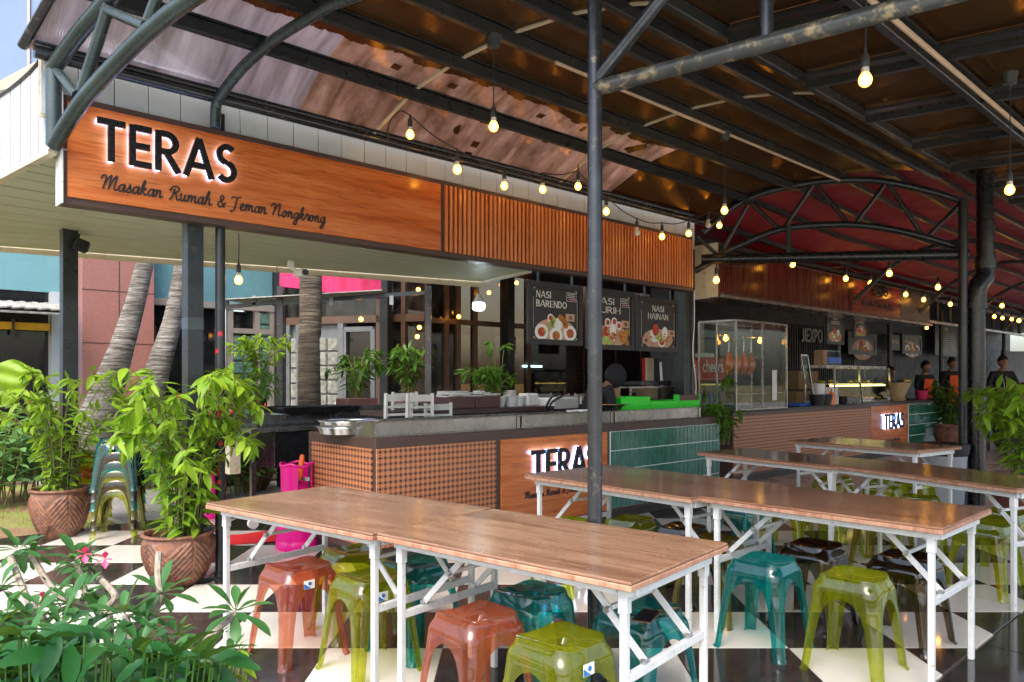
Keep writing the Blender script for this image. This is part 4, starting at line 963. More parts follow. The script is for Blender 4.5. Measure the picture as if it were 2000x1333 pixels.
# ------------------------------------------------------------------ menu boards
def plate(m1, m2, x, z, r, y, food): m1.lathe((x, y, z), [(0, 0), (r, 0), (r, .003), (0, .003)], 18, axis=Matrix.Rotation(pi / 2, 3, 'X'))
def disc(mb, x, z, r, y, rz=1.0, n=12):
    b = len(mb.v); mb.lathe((0, 0, 0), [(0, 0), (r, 0), (r, .0025), (0, .0025)], n, axis=Matrix.Rotation(pi / 2, 3, 'X'))
    for i in range(b, len(mb.v)): mb.v[i] = Vector((mb.v[i].x + x, mb.v[i].y + y, mb.v[i].z * rz + z))
    mb.sm = False
def menu(px0, px1, yT, yB, t, lines, label, kind, hang=2.55, serif=True, price=True, grp='menu boards hanging under the big sign', badge=True, name='menu_board', sc=.9):
    s0, D = on_t(px0, t); s1, D1 = on_t(px1, t); w_, z1, z0 = s1 - s0, zat(yT, D), zat(yB, D); h = z1 - z0
    b = thing(name, label, 'menu board', W(s0, t, z0), RZ, grp)
    m = MB(); m.box((w_ / 2, .012, h / 2), (w_, .024, h), ch=.004); part('panel', m, 'charcoal', b)
    m = MB(); f = .055 * w_ / .8
    for c, d_ in (((w_ / 2, -.006, f / 2), (w_, .012, f)), ((w_ / 2, -.006, h - f / 2), (w_, .012, f)), ((f / 2, -.006, h / 2), (f, .012, h - 2 * f)), ((w_ - f / 2, -.006, h / 2), (f, .012, h - 2 * f))): m.box(c, d_, ch=.002)
    part('frame', m, 'charcoal', b)
    if hang:
        m = MB(); [m.bar((x, .012, h), (x, .012, hang - z0), .012, .03) for x in (w_ * .2, w_ * .82)]; part('hanger', m, 'black_steel', b)
    m = MB(); y = -.001; th = .118 * h * sc
    centred = kind == 2
    for i, ln in enumerate(lines):
        mx_ = max(twidth(q, 1, 0) for q in lines); ns = max(len(q) for q in lines); sxx = max(.2, (w_ * (.56 if not centred else .5) / th - .12 * ns) / mx_)
        wd = twidth(ln, sxx, .12) * th; x = (w_ - wd) / 2 if centred else w_ * .15
        text(m, ln, Vector((x, y, h * .80 - i * th * 1.35 - th * .5)), XV, ZV, YN, th, .15, 0, .003, sxx, .12, serif=serif)
    part('lettering', m, 'white_print', b)
    m = MB()
    for sx in (.1, .9):
        for sz in (.09, .91):
            for k_ in range(3): m.bar((w_ * (sx + (.5 - sx) * .02 * k_), y - .001, h * (sz + (.5 - sz) * .07)), (w_ * (sx + (.5 - sx) * (.09 - .02 * k_)), y - .001, h * (sz + (.5 - sz) * .02 * k_)), .003, .004 * w_)
        m.bar((w_ * sx, y - .001, h * .25), (w_ * sx, y - .001, h * .75), .002, .004 * w_)
    part('border_print', m, 'white_print', b)
    if badge:
        m = MB(); m.tube([(w_ * x, y - .002, h * z) for x, z in ((.70, .73), (.88, .73), (.88, .87), (.70, .87), (.70, .73))], .0025, 4)
        for k_ in range(3): m.bar((w_ * .72, y, h * (.85 - .028 * k_)), (w_ * .86, y, h * (.85 - .028 * k_)), .002, .006)
        m.sm = False; part('badge', m, 'white_print', b)
        m = MB(); [m.bar((w_ * (.745 + .035 * i), y, h * (.75 + .012 * (i % 2))), (w_ * (.775 + .035 * i), y, h * (.775 - .012 * (i % 2))), .002, .012) for i in range(4)]; part('badge_script', m, 'pink_print', b)
    # printed dish
    m = MB(); disc(m, w_ * .5, h * .235, w_ * .36, -.0005, .42, 24); part('board_print', m, 'board_wood', b)
    m = MB(); mf = MB(); mg = MB(); mc = MB(); rr = random.Random(len(label))
    if kind == 0:
        sp = [(.24, .2), (.5, .155), (.76, .2)]
        for i, (x, z) in enumerate(sp): disc(m, w_ * x, h * z, w_ * .12, -.003, .85)
        for i, (x, z) in enumerate(sp): disc((mc, mf, mc)[i], w_ * x, h * z, w_ * .07, -.006, .85, 9)
        disc(m, w_ * .54, h * .34, w_ * .075, -.004, 1.1); disc(m, w_ * .40, h * .43, w_ * .055, -.004); disc(mc, w_ * .40, h * .43, w_ * .035, -.007)
        for x, z in ((.58, .45), (.62, .42), (.66, .38), (.68, .33)): disc(mf, w_ * x, h * z, w_ * .045, -.005, 1, 7)
        for x, z in ((.45, .40), (.43, .36), (.41, .33)): disc(mg, w_ * x, h * z, w_ * .04, -.006, 1.3, 8)
    elif kind == 1:
        for x, z in ((.42, .45), (.56, .47), (.66, .41), (.54, .22)): disc(m, w_ * x, h * z, w_ * .06, -.004); disc(mc, w_ * x, h * z, w_ * .038, -.007)
        disc(m, w_ * .53, h * .34, w_ * .07, -.005, 1.3)
        for i in range(9): disc(mc, w_ * rr.uniform(.18, .42), h * rr.uniform(.2, .4), w_ * .05, -.003 - .0005 * i, 1, 7)
        for i in range(7): disc(mf, w_ * rr.uniform(.66, .84), h * rr.uniform(.14, .33), w_ * .05, -.004 - .0005 * i, 1, 7)
        for i in range(5): disc(mg, w_ * rr.uniform(.25, .48), h * rr.uniform(.10, .18), w_ * .045, -.006 - .0005 * i, 1, 8)
    else:
        disc(m, w_ * .66, h * .36, w_ * .07, -.004, 1.3); disc(m, w_ * .58, h * .19, w_ * .09, -.005, .9); disc(mc, w_ * .58, h * .19, w_ * .06, -.008, .9)
        disc(mc, w_ * .43, h * .40, w_ * .08, -.006, 1.1); disc(m, w_ * .41, h * .30, w_ * .11, -.003, .9); disc(mg, w_ * .5, h * .27, w_ * .05, -.006)
    for i_ in range(26):
        if kind == 0: cx_, cz_ = [(.24, .2), (.5, .155), (.76, .2)][i_ % 3]; rr0 = .05
        else: cx_, cz_, rr0 = rr.uniform(.3, .75), rr.uniform(.17, .36), .04
        disc((mc, mf, mg, mf)[i_ % 4], w_ * (cx_ + rr.uniform(-rr0, rr0)), h * (cz_ + rr.uniform(-rr0, rr0) * .7), w_ * rr.uniform(.012, .024), -.0075 - .0002 * i_, 1, 6)
    part('dish_print', m, 'plate_white', b, kind='stuff'); part('food_print', mc, 'cheek_red', b, kind='stuff')
    if mf.v: part('fried_print', mf, 'fried_food', b, kind='stuff')
    if mg.v: part('greens_print', mg, 'avocado', b, kind='stuff')
    if price:
        pr = {0: [('25K', .76, .46)], 1: [('25K', .80, .44)], 2: [('25K', .82, .36), ('85K', .2, .2)]}[kind]
        m = MB(); mt = MB()
        for tx, x, z in pr:
            m.box((w_ * x, -.006, h * z), (w_ * .17, .006, h * .12), ch=.003); hh = h * .055; text(mt, tx, Vector((w_ * x - twidth(tx, .7) * hh / 2, -.0095, h * z - hh / 2)), XV, ZV, YN, hh, .16, 0, .001, .7)
        part('price_tag', m, 'board_wood', b); part('price_lettering', mt, 'print_ink', b)
    return b
menu(1030, 1137, 547, 672, 5.38, ['NASI', 'BARENDO'], 'hanging menu board reading NASI BARENDO, left of the round post', 0)
menu(1146, 1238, 560, 682, 5.38, ['NASI', 'GURIH'], 'hanging menu board ending in RIH, half hidden by the round post', 1)
menu(1244, 1324, 578, 686, 5.38, ['NASI', 'HAINAN'], 'hanging menu board reading NASI HAINAN under the battens', 2, badge=False)
# ------------------------------------------------------------------ far counter
T2 = 5.25; f0 = St(1431, T2); f1 = St(1851, T2); L2 = f1 - f0
ct2 = thing('food_counter', 'far food counter with ribbed brown front, small lit TERAS panel and green tiled end', 'counter', W(f0, T2, 0), RZ)
m = MB(); m.box((L2 / 2, .45, .475), (L2, .9, .95), ch=.004); part('body', m, 'brown_trim', ct2)
m = MB(); m.box((L2 / 2, .45, .965), (L2 + .04, .96, .03), ch=.004); part('worktop', m, 'charcoal', ct2)
m = MB(); m.box((L2 / 2, .45, .04), (L2 + .004, .904, .08)); part('plinth', m, 'dark_base', ct2)
xa2, xb2 = St(1700, T2) - f0, St(1772, T2) - f0
panel(.01, xa2 - .02, .12, .90, 'cane_print', 'cane_panel', ct2); panel(xa2, xb2 - .03, .12, .92, 'sign_wood', 'wood_panel', ct2)
panel(xb2 + .02, L2 - .01, .12, .92, 'grout', 'grout_bed', ct2)
m = MB(); nc = 34; tw = (L2 - xb2 - .06) / nc
for i in range(nc):
    for j in range(4): m.box((xb2 + .04 + tw * (i + .5), -.014, .12 + .2 * (j + .5)), (tw - .008, .01, .188))
part('tile', m, 'green_tile', ct2, kind='stuff')
xl = St(1722, T2) - f0; led_text(ct2, 'TERAS', xl, .50, (St(1758, T2) - f0 - xl) + .02, -.012)
m = MB(); script(m, 'Masakan Rumah & Teman Nongkrong', Vector((St(1718, T2) - f0, -.012, .27)), XV, ZV, YN, St(1757, T2) - St(1718, T2)); part('script_lettering', m, 'print_ink', ct2)
# far sign
s0, s1 = St(1406, TS), St(1818, TS); LS2 = s1 - s0; ZB2, ZT2 = 2.47, 3.06; HS2 = ZT2 - ZB2
sg2 = thing('stall_sign', 'dark reddish slatted sign with unlit TERAS panel over the far counter', 'shop sign', W(s0, TS, ZB2), RZ)
m = MB(); m.box((LS2 / 2, .28, HS2 / 2), (LS2, .5, HS2), ch=.004); part('case', m, 'brown_trim', sg2)
m = MB(); m.box((-.01, .28, HS2 / 2 + .02), (.015, .52, HS2 + .1), ch=.002); part('end_board', m, 'cream_board', sg2)
m = MB(); m.box((LS2 / 2, .2, -.02), (LS2 + .02, .46, .04), ch=.003); part('bottom_trim', m, 'stainless', sg2)
xw0, xw1 = St(1667, TS) - s0, St(1760, TS) - s0
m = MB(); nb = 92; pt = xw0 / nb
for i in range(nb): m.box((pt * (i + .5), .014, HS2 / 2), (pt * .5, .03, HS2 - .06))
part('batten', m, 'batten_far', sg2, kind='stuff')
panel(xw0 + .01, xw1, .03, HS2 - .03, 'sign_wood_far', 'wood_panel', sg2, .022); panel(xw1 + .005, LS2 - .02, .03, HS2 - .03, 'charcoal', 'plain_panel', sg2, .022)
xl = St(1703, TS) - s0; led_text(sg2, 'TERAS', xl, .36, St(1731, TS) - St(1703, TS), .012, False)
m = MB(); script(m, 'Masakan Rumah & Teman Nongkrong', Vector((St(1686, TS) - s0, .014, .17)), XV, ZV, YN, St(1745, TS) - St(1686, TS)); part('script_lettering', m, 'print_ink', sg2)
menu(1614, 1648, 606, 672, 5.9, ['NASI', 'GORENG'], 'dark menu board reading NASI GORENG over the far counter', 2, hang=2.6, price=False, badge=False, grp='menu boards over the far counter')
menu(1667, 1695, 612, 660, 5.9, ['NASI', 'GADO'], 'dark menu board reading GADO beside the nasi goreng board', 1, hang=2.6, price=False, badge=False, grp='menu boards over the far counter')
# ------------------------------------------------------------------ folding tables
def table(corners, label, top='table_wood', zt_=.75, LW=None):
    ps = [G(x, y, zt_) for x, y in corners]; c = sum(ps, Vector()) / 4
    dx = (ps[1] - ps[0] + ps[2] - ps[3]); a = atan2(dx.y, dx.x)
    L = ((ps[1] - ps[0]).length + (ps[2] - ps[3]).length) / 2; w_ = ((ps[2] - ps[1]).length + (ps[3] - ps[0]).length) / 2
    if LW: L, w_ = LW
    zt_ += .0015 * (len([o for o in bpy.data.objects if o.name.startswith("folding_table")]) % 4)
    t = thing('folding_table', label, 'table', (c.x, c.y, 0), a, 'folding tables')
    m = MB(); m.box((0, 0, zt_ - .006), (L - .003, w_ - .003, .012), ch=.004); part('tabletop', m, top, t)
    m = MB(); m.box((0, 0, zt_ - .022), (L, w_, .020), ch=.003); part('edge_band', m, 'table_edge', t)
    yl, xl = w_ / 2 - .075, L / 2 - .07; zr = zt_ - .052
    m = MB()
    for s in (-1, 1): m.bar((-xl - .03, s * yl, zr), (xl + .03, s * yl, zr), .024, .034, .002); m.bar((s * (xl + .03), -yl + .016, zr), (s * (xl + .03), yl - .016, zr), .022, .038, .002)
    m.bar((0, -yl + .016, zr + .002), (0, yl - .016, zr + .002), .022, .03); part('frame', m, 'white_steel', t)
    for sx in (-1, 1):
        for sy in (-1, 1):
            m = MB(); m.bar((sx * xl, sy * (yl - .004), .0), (sx * xl, sy * (yl - .004), zt_ - .034), .027, .027, .003); m.bar((sx * xl, sy * (yl - .004), zt_ - .13), (sx * xl, sy * (yl - .004), zt_ - .035), .035, .035, .003)
            part('leg', m, 'white_steel', t)
        m = MB(); m.bar((sx * xl, -yl + .02, .40), (sx * xl, yl - .02, .40), .022, .032, .002); part('crossbar', m, 'white_steel', t)
        for sy in (-.55, .55):
            m = MB(); e = Vector((sx * xl, sy * yl, .425)); k_ = Vector((sx * (xl - .15), sy * yl, .575)); f_ = Vector((sx * (xl - .28), sy * yl, .70))
            m.bar(e, k_, .010, .026, .001); m.bar(k_ + Vector((0, .012, 0)), f_ + Vector((0, .012, 0)), .010, .026, .001)
            part('brace', m, 'white_steel', t)
            m = MB()
            for q in (e, k_): m = MB(); m.lathe(q + Vector((0, -.014, 0)), [(0, 0), (.012, 0), (.012, .03), (0, .03)], 10, axis=Matrix.Rotation(-pi / 2, 3, 'X')); part('hinge_bolt', m, 'bolt_steel', t)
        m = MB(); m.bar((sx * (xl - .15), -.55 * yl, .575), (sx * (xl - .15), .55 * yl, .575), .012, .018, .001); part('link_rod', m, 'white_steel', t)
    return t
table([(425, 983), (740, 1045), (960, 992), (612, 947)], 'pale brown folding table nearest the magenta gas cylinder', LW=(1.285, .80))
table([(745, 1046), (1225, 1131), (1422, 1065), (960, 992)], 'folding table in front of the middle post with a bright window reflection', LW=(1.225, .76))
table([(1032, 930), (1377, 975), (1485, 944), (1180, 906)], 'folding table standing in front of the lit TERAS counter panel', 'table_wood_red')
table([(1377, 973), (1852, 1033), (1921, 994), (1485, 944)], 'folding table with amber lamp reflections above the teal and lime stools', 'table_wood_red', LW=(1.22, .735))
table([(1373, 884), (1664, 912), (1704, 900), (1429, 873)], 'folding table just right of the green counter tiles', 'table_wood_red', LW=(1.31, .66))
table([(1668, 911), (1980, 949), (2040, 938), (1704, 897)], 'folding table running out of the picture in front of the right potted plant', 'table_wood_red', LW=(1.5, .66))
table([(1556, 863), (1815, 882), (1858, 871), (1610, 852)], 'furthest folding table beside the grey waste bin', 'table_wood_red', LW=(1.36, .80))
# ------------------------------------------------------------------ plastic stools
def stool_meshes():
    HT, zap = .452, .366                     # height, crown of the arch between legs
    def half(z):
        h_ = .150 + (.19 - .150) * (1 - z / HT) ** 1.1
        if z > .385: h_ -= .019 * ((z - .385) / .053) ** 2.2
        return h_
    def dleg(z, f_=1.0):
        Wd = half(z)
        if z >= zap: return Wd
        o = sqrt(max(0, 1 - (z / zap) ** 3.2)); op = (Wd - .058) * (.30 * (1 - o) + o) if z < zap else 0
        return Wd - (Wd - .037 - .018 * (z / zap)) * (max(0, 1 - (z / zap) ** 8)) ** .5
    def corner(sx, sy, u, z):
        """u in [-1,1] round the corner; returns point"""
        Wd = half(z); d_ = dleg(z) * abs(u); rr = .055
        if z < .30: rr = .03 + .015 * z / .3
        # rounded corner of radius rr, arc length mapping
        arcl = rr * pi / 4
        if d_ * 1.0 <= arcl: th = pi / 4 - (d_ / arcl) * pi / 4; x, y = Wd - rr + rr * cos(th), Wd - rr + rr * sin(th)
        else:
            x = Wd; y = Wd - rr - (d_ - arcl) * (Wd - rr) / max(1e-6, (Wd - arcl)) if z >= zap else Wd - rr - (d_ - arcl)
            y = max(y, 0)
        if u > 0: x, y = y, x
        return Vector((x * sx, y * sy, z))
    zs = [0, .004, .012, .05, .10, .15, .20, .25, .28, .305, .325, .340, .351, .358, .363, .366, .380, .395, .408, .420, .431, .438]
    bmm = bmesh.new()
    NU = 8; legf = []
    grids = []
    for sx, sy in ((1, 1), (-1, 1), (-1, -1), (1, -1)):
        g_ = []
        for z in zs:
            row = []
            for i in range(-NU, NU + 1):
                p = corner(sx, sy, i / NU, z)
                if z < .006: q = Vector((p.x - sx * 0, p.y, 0)); c_ = Vector((sx * .17, sy * .17, 0)); p = p + (p - Vector((sx * .12, sy * .12, p.z))).normalized() * .008
                row.append(bmm.verts.new(p))
            g_.append(row)
        flip = sx * sy < 0
        for j in range(len(zs) - 1):
            for i in range(2 * NU):
                f = [g_[j][i], g_[j][i + 1], g_[j + 1][i + 1], g_[j + 1][i]]
                if not flip: f.reverse()
                ff = bmm.faces.new(f); ff.material_index = 0
        grids.append(g_)
    bmesh.ops.remove_doubles(bmm, verts=bmm.verts, dist=.0006)
    # seat: rings shrinking inwards from the rim
    bmm.edges.ensure_lookup_table()
    rim = [e for e in bmm.edges if e.is_boundary and all(abs(v.co.z - .438) < .001 for v in e.verts)]
    loop = []; cur = rim[0].verts[0]; used = set()
    adj = {}
    for e in rim:
        for v in e.verts: adj.setdefault(v, []).append(e.other_vert(v))
    prev = None
    while True:
        loop.append(cur); nx_ = [v for v in adj[cur] if v is not prev]
        nxt = nx_[0]; prev, cur = cur, nxt
        if cur is loop[0]: break
    def seat_z(x, y, f):
        k_ = x / .135
        return .452 + .016 * k_ * k_ * (1 - .25 * (1 - f)) - .020 * (1 - f) ** 1.0 * (1 - .5 * k_ * k_) - .004
    rings = [loop]; n = len(loop)
    for f in (.985, .95, .9, .80, .66, .5, .36, .24, .15):
        row = []
        for v in loop:
            x, y = v.co.x * f, v.co.y * f
            if f < .5:      # tend to a small oval
                a = atan2(v.co.y, v.co.x); k_ = min(1, (.5 - f) / .3); x = x * (1 - k_) + .138 * f * 1.25 * cos(a) * k_; y = y * (1 - k_) + .138 * f * cos(a - pi / 2) * k_
            row.append(bmm.verts.new((x, y, seat_z(x, y, f) + (-.0 if f > .2 else -.012) + (.0035 if f == .24 else 0))))
        rings.append(row)
    for a, b in zip(rings, rings[1:]):
        for i in range(n): bmm.faces.new((a[i], a[(i + 1) % n], b[(i + 1) % n], b[i]))
    for v in rim: pass
    for v in loop: v.co.z = .446 + .012 * (v.co.x / .138) ** 2 - .004
    bmesh.ops.recalc_face_normals(bmm, faces=bmm.faces)
    bmesh.ops.solidify(bmm, geom=bmm.faces[:], thickness=.0032)
    out = {}
    me = bpy.data.meshes.new('stool_body'); bmm.to_mesh(me); bmm.free()
    res = {}
    zcut = .25
    for nm, test in [('seat', lambda c: c.z > zcut)] + [('leg%d' % i, (lambda c, sx=sx, sy=sy: c.z <= zcut and c.x * sx > 0 and c.y * sy > 0)) for i, (sx, sy) in enumerate(((1, 1), (-1, 1), (-1, -1), (1, -1)))]:
        idx = {}; vs = []; fs = []
        for p in me.polygons:
            if test(p.center):
                f = []
                for v in p.vertices:
                    if v not in idx: idx[v] = len(vs); vs.append(me.vertices[v].co.copy())
                    f.append(idx[v])
                fs.append(f)
        m2 = bpy.data.meshes.new(nm.rstrip('0123')); m2.from_pydata(vs, [], fs); m2.update(); m2.shade_smooth(); m2.set_sharp_from_angle(angle=radians(50)); res[nm] = m2
    return res
SM = stool_meshes()
SMAT = {}
def stool(color, x, y, z, rz, label, group, sticker=False):
    t = thing('plastic_stool', label, 'stool', (x, y, z), rz, group)
    for nm in SM:
        key = (nm, color)
        if key not in SMAT:
            me = SM[nm].copy(); me.materials.clear(); me.materials.append(MATS['plastic_' + color]); SMAT[key] = me
        inst('seat' if nm == 'seat' else 'leg', SMAT[key], t, (0, 0, 0))
    if sticker:
        m = MB(); xx, zz = .0, .388; yy = -.1575
        m.box((xx - .03, yy - .003, zz), (.058, .0012, .042), Matrix.Rotation(-.03, 3, 'X')); part('sticker', m, 'sticker_white', t)
        m = MB(); m.add([(xx - .059, yy - .0045, zz - .02), (xx - .02, yy - .0045, zz - .02), (xx - .059, yy - .004, zz + .008)], [(0, 1, 2)]); disc(m, xx - .028, zz + .004, .009, yy - .0046, 1, 10); part('sticker_print', m, 'sticker_blue', t)
    return t
SL = [
 ('salmon', 582, 1108, 'salmon pink see-through stool with a sticker under the left table', .05, 1),
 ('lime', 690, 1078, 'lime see-through stool behind the salmon one by the counter corner', -.1, 0),
 ('lime', 722, 1128, 'lime see-through stool with a sticker seen through the legs where two tables meet', .0, 1),
 ('teal', 812, 1102, 'teal see-through stool tucked deepest under the junction of the front tables', .1, 0),
 ('salmon', 930, 1205, 'salmon pink see-through stool without sticker in the middle foreground', -.03, 0),
 ('teal', 1035, 1160, 'teal see-through stool left of the round post under the front table', .06, 0),
 ('lime', 1094, 1252, 'nearest lime see-through stool with a sticker at the bottom edge', .03, 1),
 ('teal', 1252, 1194, 'teal see-through stool carrying a phone behind the white table leg', -.05, 0),
 ('teal', 1492, 1098, 'teal see-through stool standing alone in front of the second table row', .02, 0),
 ('smoke', 1588, 1068, 'smoky brown see-through stool under the second table row behind the teal one', .0, 0),
 ('lime', 1668, 1128, 'lime see-through stool in front of the second table row right of the teal one', .04, 0),
 ('smoke', 1768, 1092, 'smoky brown see-through stool beside the right legs of the second row table', -.04, 0),
 ('lime', 1925, 1026, 'front lime see-through stool of the pair at the right edge', -.12, 0),
 ('lime', 1955, 1004, 'rear lime see-through stool of the pair at the right edge below the plant pot', -.1, 0),
 ('lime', 1229, 1018, 'lime see-through stool in the gap between middle post and table legs', .15, 0),
 ('smoke', 1330, 1034, 'smoky brown see-through stool half hidden behind the table corner by the green tiles', .1, 0),
 ('lime', 1108, 1022, 'lime see-through stool hidden behind the front table left of the post', .0, 0),
 ('olive', 1392, 1058, 'olive see-through stool under the junction of the second row tables', .1, 0),
 ('teal', 1452, 988, 'teal see-through stool behind the second table row', .0, 0),
 ('lime', 1535, 968, 'lime see-through stool behind the second table row, nearest its left end', .1, 0),
 ('lime', 1622, 976, 'lime see-through stool behind the middle of the second table row', -.1, 0),
 ('olive', 1725, 992, 'olive see-through stool behind the right half of the second table row', .0, 0),
 ('lime', 1795, 975, 'lime see-through stool between second and third rows near the bin', .2, 0),
 ('lime', 1628, 936, 'lime see-through stool under the third table row left of the table junction', .0, 0),
 ('lime', 1728, 944, 'lime see-through stool under the third table row right of the junction', .1, 0),
 ('lime', 1785, 938, 'lime see-through stool under the third table row nearest the grey bin', .05, 0)]
for c, px, py, lb, dr, stk in SL:
    q = G(px, py, .44); stool(c, q.x, q.y, 0, RZ + dr, lb, 'plastic stools at the tables', stk)
q = G(232, 1046); cols = ['lime', 'smoke', 'lime', 'teal', 'smoke', 'teal']
names = ['lowest lime stool of the tall stack left of the big pot', 'second stool from the bottom of the tall stack, smoky', 'third stool from the bottom of the tall stack, lime', 'fourth stool from the bottom of the tall stack, teal', 'smoky stool just under the top of the tall stack', 'topmost teal stool of the tall stack with a sticker']
for i, (c, n_) in enumerate(zip(cols, names)): stool(c, q.x, q.y, .083 * i, radians(14), n_, 'stools stacked by the garden', i == 5)
q = G(172, 1020)
for i, (c, n_) in enumerate(zip(['lime', 'salmon', 'lime', 'olive'], ['lowest lime stool of the short stack behind the small pot', 'salmon stool second from the bottom of the short stack', 'third stool of the short stack behind the small pot', 'topmost olive stool of the short stack behind the small pot'])): stool(c, q.x, q.y, .083 * i, radians(20), n_, 'stools stacked by the garden')
q = G(1262, 1206, .46); ph = thing('phone', 'dark phone with a copper edge lying on the teal stool seat', 'phone', (q.x, q.y, .462), RZ + .35)
m = MB(); m.box((0, 0, .005), (.15, .073, .006), ch=.003); part('screen', m, 'phone_glass', ph); m = MB(); m.box((0, 0, .002), (.154, .077, .005), ch=.002); part('case', m, 'copper', ph)
# ------------------------------------------------------------------ gas cylinder, bin, mat and trolley
for q, lb_g, rz_g in ((G(580, 1070), 'magenta gas cylinder with a collar handle beside the counter corner', 0), (G(404, 1010), 'magenta gas cylinder half hidden between the round and square posts', 1.2)):
    gc = thing('gas_cylinder', lb_g, 'gas cylinder', (q.x, q.y, 0), rz_g, 'magenta gas cylinders')
    hb = .58
    m = MB(); m.lathe((0, 0, 0), [(.155, .045), (.166, .09), (.168, .20), (.168, .36), (.154, .43), (.105, .49), (.05, .52), (.03, .525)], 32); part('tank', m, 'magenta', gc)
    m = MB(); m.lathe((0, 0, 0), [(.162, .0), (.170, .012), (.170, .065), (.160, .078), (.15, .07), (.15, .01), (.162, .0)], 32); part('foot_ring', m, 'magenta', gc)
    m = MB(); 
    for a0, a1, z0, z1 in ((150, 290, .47, .70), (-10, 20, .47, .68), (60, 110, .47, .66)):
        n = 12; vs = []
        for i in range(n + 1):
            a = radians(a0 + (a1 - a0) * i / n)
            for r_, z in ((.128, z0), (.132, z1), (.126, z1), (.122, z0)): vs.append((r_ * cos(a), r_ * sin(a), z))
        m.add(vs, [(4 * i + k_, 4 * i + 4 + k_, 4 * i + 4 + (k_ + 1) % 4, 4 * i + (k_ + 1) % 4) for i in range(n) for k_ in range(4)] + [(0, 1, 2, 3), (4 * n + 3, 4 * n + 2, 4 * n + 1, 4 * n)])
    m.tube([(.13 * cos(2 * pi * i / 28), .13 * sin(2 * pi * i / 28), .69 + .012 * sin(i)) for i in range(29)], .012, 8, False); part('collar', m, 'magenta', gc)
    m = MB(); m.lathe((0, 0, 0), [(.025, .52), (.025, .58), (.015, .6)], 12); m.box((.06, 0, .57), (.1, .03, .03)); part('valve', m, 'stainless', gc)
    m = MB(); m.lathe((.02, 0, .56), [(.022, 0), (.022, .17), (.016, .21), (.0, .215)], 14, axis=Matrix.Rotation(.12, 3, 'Y')); part('valve_cap', m, 'orange_plastic', gc)
q = G(497, 1052); m = MB(); m.quadgrid(lambda a, b: Vector((-.35 + .7 * a, -.22 + .44 * b, .008 + .01 * sin(a * 7) * sin(b * 5))), 8, 6); m2 = MB(); m2.quadgrid(lambda a, b: Vector((-.35 + .7 * a, -.22 + .44 * b, .002)), 8, 6); m.add(m2.v, m2.f)
put(m, 'red_mat', 'floor_mat', 'red mat lying on the tiles beside the gas cylinder', 'mat', (q.x, q.y, 0), RZ - .4)
q = G(500, 1030); m = MB(); [m.ball((.06 * i, .03 * sin(i * 2), .06 + .02 * sin(i)), .07, 10, 7, (1, .8, .6)) for i in range(4)]; put(m, 'gunny', 'cloth_bundle', 'dark crumpled cloth bundle on the floor behind the left table', 'cloth', (q.x + .1, q.y + .15, 0))
q = G(1843, 985); bn = thing('waste_bin', 'grey waste bin lined with a black bag beside the far post', 'bin', (q.x, q.y, 0))
m = MB(); m.lathe((0, 0, 0), [(.19, 0), (.20, .02), (.235, .60), (.24, .62)], 28); part('bucket', m, 'bin_grey', bn)
m = MB(); m.lathe((0, 0, 0), [(.238, .55), (.25, .57), (.252, .66), (.24, .68), (.18, .67), (.12, .60), (0, .56)], 28, rel=lambda a, z: .006 * sin(a * 9 + z * 30) + .004 * sin(a * 17)); part('bag', m, 'bin_bag', bn)
# ------------------------------------------------------------------ pots and plants
LF = {}
LF['tree'] = leaf_mesh('leaf', 'leaf_lime', 1, .36, .30, .28, .0, .42)
LF['mid'] = leaf_mesh('leaf', 'leaf_mid', 1, .30, .30, .30, .0, .4)
LF['dark'] = leaf_mesh('leaf', 'leaf_dark', 1, .28, .3, .35, .0, .4)
LF['ginger'] = leaf_mesh('leaf', 'leaf_ginger', 1, .42, .2, .2, .0, .45)
LF['spoon'] = leaf_mesh('leaf', 'leaf_blue', 1, .36, .28, .22, .0, .68, 6, True)
LF['crinkle'] = leaf_mesh('leaf', 'leaf_glossy', 1, .34, .25, .35, .015, .5, 10)
def leaf_pot(loc, r, h, label, mat='terracotta', name='leaf_pot', parent=None, rot=0.0):
    t = thing(name, label, 'plant pot', loc, rot, 'leaf patterned clay pots') if parent is None else parent
    def prof(z): return r * (.60 + .42 * sin(min(1, z / (h * .86)) * pi * .58) ** .9) * (1 if z < h * .86 else 1 - .35 * (z / h - .86))
    def rel(a, z):
        f = z / h
        if f > .93 or f < .03: return 0
        a = a % (2 * pi); k_ = 0
        for c, wd in ((-2.05, .72), (-.75, .72), (.6, .72), (1.9, .72), (3.15, .6)):
            da = (a - c + pi) % (2 * pi) - pi
            env = wd * sin(pi * min(1, max(0, (f - .02) / .88))) ** .6
            if abs(da) < env: k_ = max(k_, .010 + .0045 * sin((z * 9 / h + abs(da) * 6) * 6.28) - (.006 if abs(da) < .03 else 0))
        return k_ * min(1, (f - .03) * 12, (.93 - f) * 12)
    zz = [h * .92 * i / 44 for i in range(45)]
    P_ = [(prof(z) if z > 0 else prof(0), z) for z in zz] + [(prof(h * .92) * 1.05, h * .94), (prof(h * .92) * 1.10, h * .965), (prof(h * .92) * 1.09, h), (prof(h * .92) * 1.0, h), (prof(h * .9) * .93, h * .93), (prof(h * .86) * .9, h * .86)]
    m = MB(); m.lathe((0, 0, 0), P_, 150, rel=rel); po = part('pot', m, mat, t)
    m = MB(); m.lathe((0, 0, h * .85), [(prof(h * .86) * .92, 0), (prof(h * .86) * .6, .015), (0, .02)], 24, rel=lambda a, z: .005 * sin(a * 7)); part('soil', m, 'soil', po)
    return t
rr = random.Random(3)
